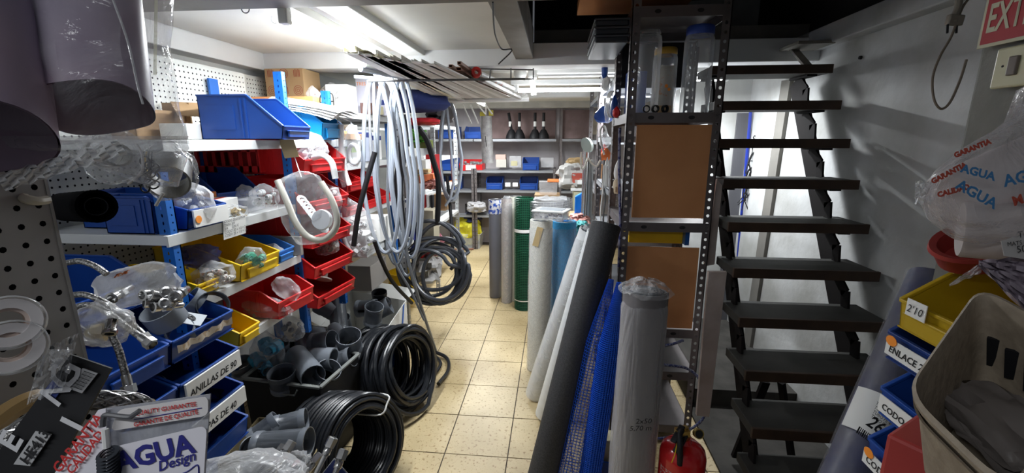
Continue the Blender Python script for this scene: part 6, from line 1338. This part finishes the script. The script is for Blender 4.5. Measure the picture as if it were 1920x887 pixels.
# black header card pack
D0 = 0.42
bp = thing('header_pack', 'black pack with white barcode labels in film at the lower left', 'pack', PD(110, 780, D0))
P = lambda u, v, d=D0: PD(u, v, d)
quadplate(bp, 'card', [P(-40, 900), P(95, 905), P(212, 690), P(136, 664)], mat('black_card', (0.008, 0.008, 0.010), 0.6), 0.002)
o = quadplate(bp, 'barcode_label', [P(124, 726, D0-.004), P(155, 737, D0-.004), P(184, 700, D0-.004), P(156, 690, D0-.004)], mat('grey_label', (0.45, 0.45, 0.46), 0.6), 0.0008)
xd = P(184, 700)-P(155, 737); yd = P(156, 690)-P(184, 700)
mb = MB(); A, B_, C_ = P(127, 726, D0-.006), P(155, 736, D0-.006), P(184, 702, D0-.006)
for k in range(16):
    f0 = 0.08+k*0.055; wv = 0.018 if k % 3 else 0.034; e0 = (B_-A); l = (C_-B_)
    a0 = A+l*f0+e0*0.12; a1 = A+l*(f0+wv)+e0*0.12
    mb.add([a0, a1, a1+e0*0.72, a0+e0*0.72], [(0, 1, 2, 3)])
part('barcode', mb, M_INK, o)
o = quadplate(bp, 'number_label', [P(27, 870, D0-.004), P(58, 873, D0-.004), P(98, 814, D0-.004), P(68, 808, D0-.004)], mat('grey_label', (0.45, 0.45, 0.46)), 0.0008)
text('HE413', P(52, 872, D0-.0065), P(94, 814)-P(52, 872), P(27, 866)-P(58, 873), 0.0135, M_INK, o, thick=0.0004)
M_SILV = mat('silver_print', (0.62, 0.62, 0.64), 0.5)
text('G', P(132, 738, D0-.005), P(150, 702)-P(132, 738), P(100, 715)-P(132, 738), 0.038, M_SILV, bp, thick=0.0006)
text('N', P(108, 765, D0-.005), P(125, 742)-P(108, 765), P(70, 752)-P(108, 765), 0.032, M_SILV, bp, thick=0.0006)
text('I', P(150, 810, D0-.005), P(165, 780)-P(150, 810), P(118, 795)-P(150, 810), 0.03, M_SILV, bp, thick=0.001)
text('E', P(30, 850, D0-.005), P(46, 822)-P(30, 850), P(5, 840)-P(30, 850), 0.03, M_SILV, bp, thick=0.0008)
quadplate(bp, 'blue_patch', [P(82, 735, D0-.003), P(104, 748, D0-.003), P(122, 722, D0-.003), P(100, 712, D0-.003)], M_NAVY, 0.0006)
part('film', MB().grid(22, 12, lambda u, v: PD(50+70*u+28*v, 760-105*u*0.3-105*v+6*noise.noise(V((u*9, v*4, 2))), D0-0.012+0.012*noise.noise(V((u*7, v*7, 1))))), M_FILM, bp)
part('crumpled_corner', MB().grid(10, 8, lambda u, v: PD(92+45*u+10*noise.noise(V((u*9, v*9, 1))), 655+40*v+10*noise.noise(V((u*9, v*9, 5))), D0+0.02*noise.noise(V((u*6, v*6, 3)))), False), M_FILM2, bp)
# white printed header pack
D1 = 0.40
wp = thing('header_pack', 'white and clear pack with red and navy lettering hung in front, lower left', 'pack', PD(290, 840, D1))
P1 = lambda u, v, d=D1: PD(u, v, d)
quadplate(wp, 'clear_header', [P1(175, 960, D1+.004), P1(385, 900, D1+.004), P1(396, 738, D1+.004), P1(200, 765, D1+.004)], film('smoky_header', (0.40, 0.41, 0.45), 0.65, 0.2, 10, 0.3), 0.0012)
def rplate(t, name, pts, m, d, rr=0.12):
    A, B_, C_, D_ = pts; poly = []
    for (c, p, n) in ((A, D_, B_), (B_, A, C_), (C_, B_, D_), (D_, C_, A)):
        e1 = c+(p-c).normalized()*rr; e2 = c+(n-c).normalized()*rr
        for k in range(5): s = k/4; poly.append(e1*(1-s)**2+c*2*s*(1-s)+e2*s*s)
    n = (B_-A).cross(D_-A).normalized()*0.0006; m_ = len(poly)
    return part(name, MB().add(poly+[p+n for p in poly], [tuple(reversed(range(m_))), tuple(range(m_, 2*m_))]+[(i, (i+1) % m_, m_+(i+1) % m_, m_+i) for i in range(m_)]), m, t)
M_PKW = mat('lilac_white_card', (0.78, 0.76, 0.82), 0.5)
rplate(wp, 'printed_card', [P1(208, 808, D1-.002), P1(391, 779, D1-.002), P1(391, 743, D1-.002), P1(222, 768, D1-.002)], mat('grey_white_card', (0.70, 0.67, 0.67), 0.5), D1, 0.006)
rplate(wp, 'printed_card', [P1(205, 960, D1-.002), P1(382, 905, D1-.002), P1(389, 797, D1-.002), P1(212, 838, D1-.002)], M_PKW, D1, 0.008)
M_RTX = mat('red_lettering', (0.55, 0.03, 0.03), 0.6); M_BTX = mat('navy_lettering', (0.02, 0.02, 0.22), 0.6)
def ptext(s, u0, v0, u1, v1, size, m, par, d=D1-.0029, P_=P1, **k):
    a, b = P_(u0, v0, d), P_(u1, v1, d); xd = b-a; up_ = P_(u0+(v1-v0)*0.25, v0-60, d)-a; return text(s, a, xd, up_, size, m, par, **k)
ptext('QUALITY GUARANTEE', 253, 779, 374, 760, 0.0056, M_RTX, wp, thick=0.0001)
ptext('GARANTIE DE QUALITÉ', 252, 800, 376, 775, 0.0056, M_RTX, wp, thick=0.0001)
part('navy_line', MB().bar(P1(251, 787, D1-.0029), P1(378, 765, D1-.0029), 0.0010, 0.0004), M_BTX, wp)
ptext('AGUA', 222, 884, 364, 847, 0.0245, M_BTX, wp, thick=0.0009, sx=1.06)
ptext('Design', 298, 884, 368, 862, 0.013, M_BTX, wp, shear=0.3, thick=0.0002)
part('navy_frame', MB().tube(smooth([P1(318, 896, D1-.0029), P1(350, 885, D1-.0029), P1(370, 872, D1-.0029), P1(373, 890, D1-.0029)]), 0.0007, 5), M_BTX, wp)
quadplate(wp, 'side_panel', [P1(95, 900), P1(205, 940), P1(200, 765), P1(186, 768)], M_PKW, 0.001)
ptext('GARANTIA', 112, 888, 160, 828, 0.013, M_RTX, wp, thick=0.0003)
ptext('CALIDAD', 136, 890, 178, 838, 0.011, M_RTX, wp, thick=0.0003)
part('rod_hook', MB().tube(smooth([P1(193, 800, D1-.01), P1(194, 785, D1-.01), P1(200, 778, D1-.01), P1(240, 782, D1-.012), P1(250, 778, D1-.012), P1(262, 770, D1-.012)]), 0.0022, 8), mat('dark_hook', (0.10, 0.10, 0.11), 0.4), wp)
part('white_peg', MB().tube([P1(197, 805, D1-.006), P1(200, 840, D1-.006)], 0.0028, 8), M_PAPER, wp)
for k in range(9): part('thread_ring', MB().lathe([(0.0055, -0.0006), (0.0085, 0), (0.0055, 0.0006)], P1(202+k*0.4, 850+k*6, D1-.010), RX(0.25), 14), M_PVCD, wp)
0 and part('film', MB().grid(16, 16, lambda u, v: PD(130+110*u+30*v, 905-135*v+5*noise.noise(V((u*8, v*5, 6))), D1-0.018+0.008*noise.noise(V((u*6, v*9, 1))))), M_FILM, wp)
# bottom middle: film and chrome taps in the foreground box
t = thing('plastic_bag', 'large dull clear bag lying along the bottom edge', 'bag', PD(470, 885, 0.9))
part('film', bag_mb(PD(470, 905, 0.92), (0.24, 0.11, 0.12), UP, 47, wr=0.12, neck=False), M_FILM2, t)
g5 = 'chrome hoses with nuts at the bottom edge'
for k, (u0, v0, u1, v1) in enumerate(((585, 905, 617, 838), (560, 900, 588, 868), (512, 885, 537, 845), (622, 905, 638, 862), (500, 880, 521, 852))):
    a, b = PD(u0, v0, 1.05), PD(u1, v1, 1.08); d = (b-a).normalized(); t = thing('tap_connector', ['longest', 'short middle', 'second from the left', 'rightmost', 'leftmost'][k]+' chrome connector with a hex nut at the bottom edge', 'connector', a, g5)
    part('tube', MB().tube([a, b], 0.007, 10), M_STEEL, t)
    part('hex_nut', MB().lathe([(0.0, 0), (0.013, 0), (0.013, 0.022), (0.009, 0.024), (0.009, 0.005), (0, 0.005)], b, zto(d), 6, smooth=False), M_STEEL, t)
    part('ferrule', MB().lathe([(0.009, -0.02), (0.010, -0.018), (0.010, -0.004), (0.008, 0)], b, zto(d), 12), M_STEEL, t)
upbag(520, 845, 585, 890, 1.0, 0.06, 'clear pointed bag between the chrome connectors at the bottom', 48, 0, M_FILM, mat('red_tag', (0.5, 0.02, 0.05)), 3, 0.005)
for k, (u, v, m) in enumerate(((480, 870, M_PVCD), (625, 885, M_NAVY))):
    t = thing('blister_pack', ['left', 'right'][k]+' dark blister pack with a pale rounded edge at the bottom', 'pack', PD(u, v, 1.1)); q = [PD(u-35, v+22, 1.08), PD(u+4, v+40, 1.08), PD(u+28, v+5, 1.1), PD(u+2, v-25, 1.1)]
    rplate(t, 'pack_plate', q, m, 0, 0.01); part('pale_edge', MB().tube(q, 0.002, 6, closed=True), M_FILM2, t)
# ================================================================ CLOSE TO THE CAMERA, RIGHT
M_SIGNR = mat('sign_red', (0.42, 0.02, 0.03), 0.45); M_GLOW = mat('pale_yellow_sign', (0.60, 0.58, 0.42), 0.55)
SX = 0.893
a = PX(1833, 93, SX); s0 = thing('extinguisher_sign', 'red sign with pale lettering on the grey pier at the upper right', 'sign', (SX, a.y-0.15, a.z))
z1 = a.z; y1 = a.y
part('sign_plate', MB().b2((SX-0.003, y1-0.30, z1), (SX, y1, z1+0.135)), M_GLOW, s0, bevel=0.001)
part('red_field', MB().b2((SX-0.0038, y1-0.294, z1+0.007), (SX-0.002, y1-0.007, z1+0.128)), M_SIGNR, s0)
text('EXTINTOR', (SX-0.0042, y1-0.014, z1+0.030), (0, -1, 0), (0, 0, 1), 0.078, M_GLOW, s0, sx=0.52, thick=0.0016)
sw = thing('light_switch', 'cream wall switch plate with a dark rocker below the red sign', 'switch', PX(1890, 130, SX))
b0 = PX(1862, 168, SX)
part('cover_plate', MB().b2((SX-0.009, b0.y-0.10, b0.z), (SX+0.004, b0.y, b0.z+0.078)), mat('cream_switch', (0.62, 0.60, 0.40), 0.35), sw, bevel=0.004)
part('rocker', MB().box((SX-0.011, b0.y-0.043, b0.z+0.04), (0.008, 0.018, 0.036), RX(0.0)), mat('taupe_rocker', (0.16, 0.13, 0.11), 0.4), sw, bevel=0.002)
part('screw', MB().lathe([(0, 0.001), (0.0022, 0.001), (0.0022, 0)], (SX-0.0092, b0.y-0.02, b0.z+0.042), RY(-PI/2), 10), M_INK, sw)
# hanging cable with a plug
t = thing('power_cable', 'old grey cable with a two-pin plug hanging beside the pier', 'cable', PD(1780, 60, 1.0))
Mc = mat('old_beige_cable', (0.20, 0.16, 0.12), 0.5)
W = lambda u, v, d=1.05: PD(u, v, d)
part('wire', MB().tube(smooth([W(1822, -10), W(1806, 12), W(1795, 38), W(1783, 70), W(1763, 105), W(1749, 145), W(1751, 185), W(1764, 204), W(1781, 192), W(1800, 150), W(1812, 112)]), 0.0028, 6), Mc, t)
part('plug', MB().tube(smooth([W(1799, -8), W(1796, 15), W(1790, 30), W(1788, 44)]), 0.008, 8, rs=None).box(W(1790, 38), (0.034, 0.014, 0.024), RY(0.1)), mat('beige_plug', (0.26, 0.23, 0.19), 0.45), t, bevel=0.003)
for du in (-9, 8): part('pin', MB().tube([W(1786+du, 46), W(1785+du, 62)], 0.0024, 6), M_BLACK, t)
single('wall_stud', MB().lathe([(0.0, 0.012), (0.008, 0.01), (0.009, 0)], PX(1615, 108, 1.468), RY(-PI/2), 10), M_INK, 'small dark stud on the stair wall above the top tread', 'stud')
# bins in front of the pier
def rbin(u, v, z, L, W_, H, m, label, X, words=None, sticker=False, strip=None, ws=0.028, lip=0.5):
    p = PX(u, v, X)
    return bin_box(L, W_, H, m, 'storage_bin', label, (X+L, p.y-W_/2, z), rz=PI, lip=lip, cut=0.6, strip=strip, words=None, holder=strip is None, sticker=False)
def lab(par, X, u0, v0, words, size, h=0.034, lenY=0.20, sticker=None):
    """sloping paper strip on a bin front, text towards the camera"""
    p = PX(u0, v0, X-0.014)
    o = thing('bin_label', words[1], 'label', p)
    part('paper', MB().b2((X-0.0165, p.y-lenY, p.z-h), (X-0.0145, p.y, p.z)), M_PAPER, o)
    text(words[0], (X-0.0168, p.y-0.010, p.z-h*0.74), (0, -1, 0), (0, 0, 1), size, M_INK, o, shear=0.15, thick=0.0004)
    if sticker is not None: part('orange_sticker', MB().lathe([(0.0005, 0), (0.014, 0), (0.014, 0.001), (0.0005, 0.001)], (X-0.0175, p.y-sticker, p.z-0.002), RY(-PI/2), 14, sx=0.75), M_ORANGE, o)
XB = 0.70
pz = lambda u, v, X=XB: PX(u, v, X).z
zl = [pz(1668, 622), pz(1654, 728), pz(1630, 822)]           # lip tops of the three blue bins
H_ = 0.115
for k, z in enumerate(zl):
    u = (1668, 1654, 1630)[k]; v = (622, 728, 822)[k]
    p = PX(u, v, XB)
    bin_box(0.20, 0.21, H_, M_BLUEBIN if k else mat('navy_plastic', (0.015, 0.045, 0.20), 0.4), 'storage_bin', ['upper', 'middle', 'lower'][k]+' blue bin of the right-hand stack in front of the pier', (XB+0.20, p.y-0.105, z-H_*0.5), rz=PI, lip=0.5, cut=0.6, holder=False)
lab(None, XB, 1666, 632, ('ENLACE 25 x 3/4', 'white label with black handwriting on the upper blue bin at the right'), 0.019, sticker=0.014)
lab(None, XB, 1653, 738, ('CODO 25x3/4 M', 'white label with black handwriting on the middle blue bin at the right'), 0.019, h=0.036, sticker=0.165)
lab(None, XB, 1623, 838, ('CODO', 'white label with black handwriting on the lower blue bin at the right'), 0.021, sticker=0.016)
p = PX(1690, 562, 0.68); YZ = p.z
bin_box(0.20, 0.17, 0.11, mat('shaded_yellow_plastic', (0.50, 0.33, 0.01), 0.45), 'storage_bin', 'yellow bin on top of the blue bins at the right', (0.88, p.y-0.085, YZ-0.055), rz=PI, lip=0.5, cut=0.6)  # yellow plastic darkened, the shade at this spot is in its colour
c = PX(1712, 578, 0.668); t = thing('price_tag', 'small white price tag on the yellow bin at the right', 'tag', c)
part('paper', MB().b2((0.6650, c.y-0.032, c.z-0.016), (0.6665, c.y+0.012, c.z+0.016)), M_PAPER, t)
text("2'10", (0.6642, c.y+0.009, c.z-0.008), (0, -1, 0), (0, 0, 1), 0.021, M_INK, t, shear=0.2)
# red tray and red bin
rt = thing('red_tray', 'red rounded tray between the printed bag and the yellow bin', 'tray', PD(1820, 470, 0.8))
c = PD(1835, 462, 0.80); Rr = frame((0.5, -0.85, 0.1), (-0.3, 0.1, 0.9))
prf = [(0.058, -0.03), (0.070, 0.004), (0.076, 0.008), (0.074, 0.016), (0.062, 0.012), (0.050, -0.022), (0.0, -0.024)]
part('tray_body', MB().lathe(prf, c, zto((-0.35, -0.35, 0.87)), 30, sx=1.0, sy=0.7), mat('dull_red_plastic', (0.42, 0.05, 0.045), 0.45), rt)
single('white_piece', bag_mb(PD(1850, 472, 0.79), (0.04, 0.022, 0.02), UP, 5, (10, 8), 0.2), M_PAPER, 'whitish piece lying in the red rounded tray', 'piece')
single('red_bin_edge', MB().box(PD(1760, 868, 0.70), (0.13, 0.10, 0.09), RZ(0.6)), mat('dull_red_plastic', (0.42, 0.05, 0.045)), 'red plastic box under the beige tub at the lower right', 'box', bevel=0.006)
# leaning bundle with paper label
a = PD(1570, 935, 1.25); b = PD(1748, 520, 1.38); t = thing('pipe_bundle', 'bluish bundle in clear film leaning behind the right-hand bins', 'bundle', a)
part('bundle_body', MB().tube([a.lerp(b, k/6) for k in range(7)], 0.060, 18), mat('navy_bundle', (0.03, 0.035, 0.12), 0.5, scale=8, col2=(0.11, 0.11, 0.14)), t)
R_ = zto(b-a); L_ = (b-a).length
part('film', MB().grid(24, 16, lambda u, v: a+R_@V((0.065*math.cos(2*PI*u)*(1+0.08*noise.noise(V((math.cos(2*PI*u)*3, math.sin(2*PI*u)*3, v*6)))), 0.065*math.sin(2*PI*u), L_*v)), True, True), film('dull_film', (0.5, 0.5, 0.55), 0.05, 0.2, 14, 0.35), t)
lb = part('paper_label', MB().grid(14, 3, lambda u, v: a+R_@V((0.071*math.cos(PI*1.0+1.9*u), 0.071*math.sin(PI*1.0+1.9*u), L_*(0.255+0.17*v)))), M_PAPER, t)
M_Fn = mat('fine_print', (0.45, 0.45, 0.45), 0.7)
o = PD(1618, 800, 1.155); ux = (PD(1680, 845, 1.155)-o); uy = (PD(1640, 760, 1.155)-o)
text('2602', PD(1622, 795, 1.15), ux, uy, 0.045, M_INK, lb, shear=0.2, thick=0.0008)
mb = MB()
for k in range(18):
    p0 = PD(1606+k*3.2, 812+k*2.3, 1.152); mb.bar(p0, p0+uy*0.30, 0.0022 if k % 3 else 0.004, 0.0006, (0, 1, 0))
part('barcode', mb, M_INK, lb)
for k in range(4): text('TUBO PE 40 3/4', PD(1632+k*3, 765-k*8+16, 1.15), ux, uy, 0.012, M_INK, lb)
# beige tub, very near
M_BEIGE = mat('speckled_beige_plastic', (0.34, 0.28, 0.21), 0.6, scale=60, col2=(0.27, 0.22, 0.165), bump=0.25, bscale=120)
tb = thing('beige_tub', 'large tilted beige plastic tub at the lower right, very near', 'tub', PD(1800, 800, 0.55))
A_, B2_, C2_ = PD(1838, 548, 0.56), PD(1700, 745, 0.47), PD(1900, 940, 0.36)
D2_ = A_+(C2_-B2_); nn = (B2_-A_).cross(C2_-B2_).normalized()
if nn.dot(V((0, 0, EYE))-B2_) > 0: nn = -nn            # nn points into the tub
def rounded(A, B, Cc, D, rr, k=6):
    out = []
    for c, p, n in ((A, D, B), (B, A, Cc), (Cc, B, D), (D, Cc, A)):
        e1 = c+(p-c).normalized()*rr; e2 = c+(n-c).normalized()*rr
        for i in range(k+1): s = i/k; out.append(e1*(1-s)**2+c*2*s*(1-s)+e2*s*s)
    return out
ctr = (A_+B2_+C2_+D2_)/4
loopr = rounded(A_, B2_, C2_, D2_, 0.035); mb = MB(); m_ = len(loopr)
rings = []
for sc, dp in ((1.04, 0.0), (1.045, -0.006), (0.99, -0.008), (0.965, 0.0), (0.93, 0.04), (0.90, 0.09), (0.86, 0.12), (0.82, 0.125)): rings.append([ctr+(p-ctr)*sc+nn*dp for p in loopr])
for sc, dp in ((0.87, 0.135), (0.94, 0.11), (0.975, 0.03), (1.0, 0.012), (1.04, 0.010)): rings.append([ctr+(p-ctr)*sc+nn*dp for p in loopr])
allv = [p for r_ in rings for p in r_]
mb.add(allv, [(j*m_+i, j*m_+(i+1) % m_, (j+1)*m_+(i+1) % m_, (j+1)*m_+i) for j in range(len(rings)-1) for i in range(m_)], True)
mb.add(rings[7], [tuple(range(m_))]).add(rings[8], [tuple(range(m_))])
part('tub_shell', mb, M_BEIGE, tb)
far = (A_+D2_)/2
for k in range(3):
    c = A_.lerp(D2_, 0.20+0.22*k); c = ctr+(c-ctr)*0.915+nn*0.07
    part('grip_slot', MB().bar(c+nn*0.022, c-nn*0.022, 0.016, 0.004, (A_-B2_).normalized()), M_BLACK, tb)
single('grey_sheet', bag_mb(ctr+nn*0.08+V((0.02, 0, 0.0)), (0.13, 0.08, 0.04), frame((C2_-B2_), (A_-B2_)), 9, wr=0.25, neck=False), mat('grey_brown_film', (0.16, 0.14, 0.13), 0.35), 'crumpled grey brown film inside the beige tub', 'film')
# large printed bag
M_PFILM = film('printed_bag_film', (0.74, 0.70, 0.72), 0.22, 0.15, 10, 0.5)
pb = thing('printed_bag', 'big clear bag with blue and red print and white rolls, right edge', 'bag', PD(1850, 340, 0.62))
def outline(pts, d0, seed, dep=0.13, amp=0.012, nu=40, nv=24):
    """closed film body; pts are (u_left, u_right, v_left, v_right) rows"""
    def f(u, v):
        k = v*(len(pts)-1); i = min(int(k), len(pts)-2); t_ = k-i; a, b = pts[i], pts[i+1]
        q = [a[j]+(b[j]-a[j])*t_ for j in range(4)]; an = 2*PI*u; x = 0.5-0.5*math.cos(an); z = math.sin(an)*0.5
        fl_ = noise.noise(V((x*6+seed, v*4, z)))+0.6*noise.noise(V((x*15+seed, v*11, z)))
        e = math.sin(PI*max(0.03, min(0.97, v)))**0.5
        return PD(q[0]+(q[1]-q[0])*x, q[2]+(q[3]-q[2])*x, d0-z*dep*e+amp*fl_)
    return MB().grid(nu, nv, f, True, True)
part('film', outline([(1905, 2010, 170, 120), (1880, 2010, 235, 180), (1800, 2010, 280, 230), (1752, 2010, 320, 290), (1722, 2010, 372, 350), (1738, 2010, 412, 400), (1785, 2010, 448, 430), (1830, 2010, 458, 450)], 0.62, 5), M_PFILM, pb)
part('white_roll', MB().lathe([(0.0, 0), (0.052, 0.0), (0.055, 0.004), (0.055, 0.22), (0.0, 0.22)], PD(1790, 385, 0.68), zto(PD(1990, 300, 0.66)-PD(1790, 385, 0.68)), 28), mat('warm_white_foam', (0.50, 0.45, 0.44), 0.6, var=0.08), pb)
part('white_roll', MB().lathe([(0.0, 0), (0.040, 0.0), (0.042, 0.004), (0.042, 0.22), (0.0, 0.22)], PD(1800, 430, 0.66), zto(PD(1990, 440, 0.60)-PD(1800, 430, 0.66)), 28), mat('warm_white_foam', (0.5, 0.45, 0.44)), pb)
M_CY = mat('cyan_print', (0.05, 0.20, 0.42), 0.5); M_RP = mat('bag_red_print', (0.45, 0.07, 0.04), 0.5)
def btext(s, u0, v0, u1, v1, size, m, d): 
    a, b = PD(u0, v0, d), PD(u1, v1, d); return text(s, a, b-a, PD(u0+15, v0-40, d)-a, size, m, pb, thick=0.0006, sx=1.1)
btext('AGUA', 1790, 352, 1850, 385, 0.018, M_CY, 0.545)
btext('AGUA', 1800, 322, 1860, 338, 0.014, M_CY, 0.540)
btext('AGUA', 1883, 350, 1925, 340, 0.020, M_CY, 0.540)
btext('GARANTIA', 1748, 345, 1800, 318, 0.009, M_RP, 0.56)
btext('CALIDAD', 1758, 370, 1780, 364, 0.009, M_RP, 0.56)
btext('GARANTIA', 1790, 296, 1850, 272, 0.009, M_RP, 0.555)
btext('MADE IN', 1900, 386, 1925, 378, 0.016, M_RP, 0.545)
# crumpled film corner
part('film_corner', MB().grid(14, 10, lambda u, v: PD(1716+34*u+8*noise.noise(V((u*9, v*9, 1))), 340+44*v+9*noise.noise(V((u*9, v*9, 5))), 0.60+0.03*noise.noise(V((u*6, v*6, 3)))), False), M_FILM2, pb)
# lower right bag with the printed tag
lr = thing('plastic_bag', 'lilac ribbed film bag at the right edge below the printed bag', 'bag', PD(1880, 520, 0.6))
part('film', MB().grid(30, 22, lambda u, v: PD(1835+120*u, 488+(10+125*u)*v-6*u+3*math.sin(60*v+9*u), 0.60+0.004*math.sin(90*v+12*u)+0.01*noise.noise(V((u*5, v*8, 3))))), mat('lilac_film', (0.40, 0.34, 0.40), 0.25, bump=0.4, scale=20), lr)
part('clear_tip', MB().grid(10, 8, lambda u, v: PD(1780+60*u, 532-40*u+14*v*(0.4+u)+3*noise.noise(V((u*8, v*8, 2))), 0.60+0.012*noise.noise(V((u*7, v*7, 1)))), False), M_FILM, lr)
tg = thing('printed_tag', 'white printed tag with black text at the right edge above the lilac bag', 'tag', PD(1900, 465, 0.58))
quadplate(tg, 'paper', [PD(1882, 480, 0.585), PD(1960, 492, 0.585), PD(1960, 425, 0.585), PD(1876, 452, 0.585)], mat('greyish_tag', (0.5, 0.48, 0.47), 0.7), 0.0008)
for s_, u, v, z_ in (('T-40', 1908, 446, 0.012), ('MATS x 1', 1888, 462, 0.008), ('50', 1906, 474, 0.013)): ptext(s_, u, v, u+30, v-4, z_, M_INK, tg, d=0.582, P_=lambda a, b, c=0: PD(a, b, 0.582))
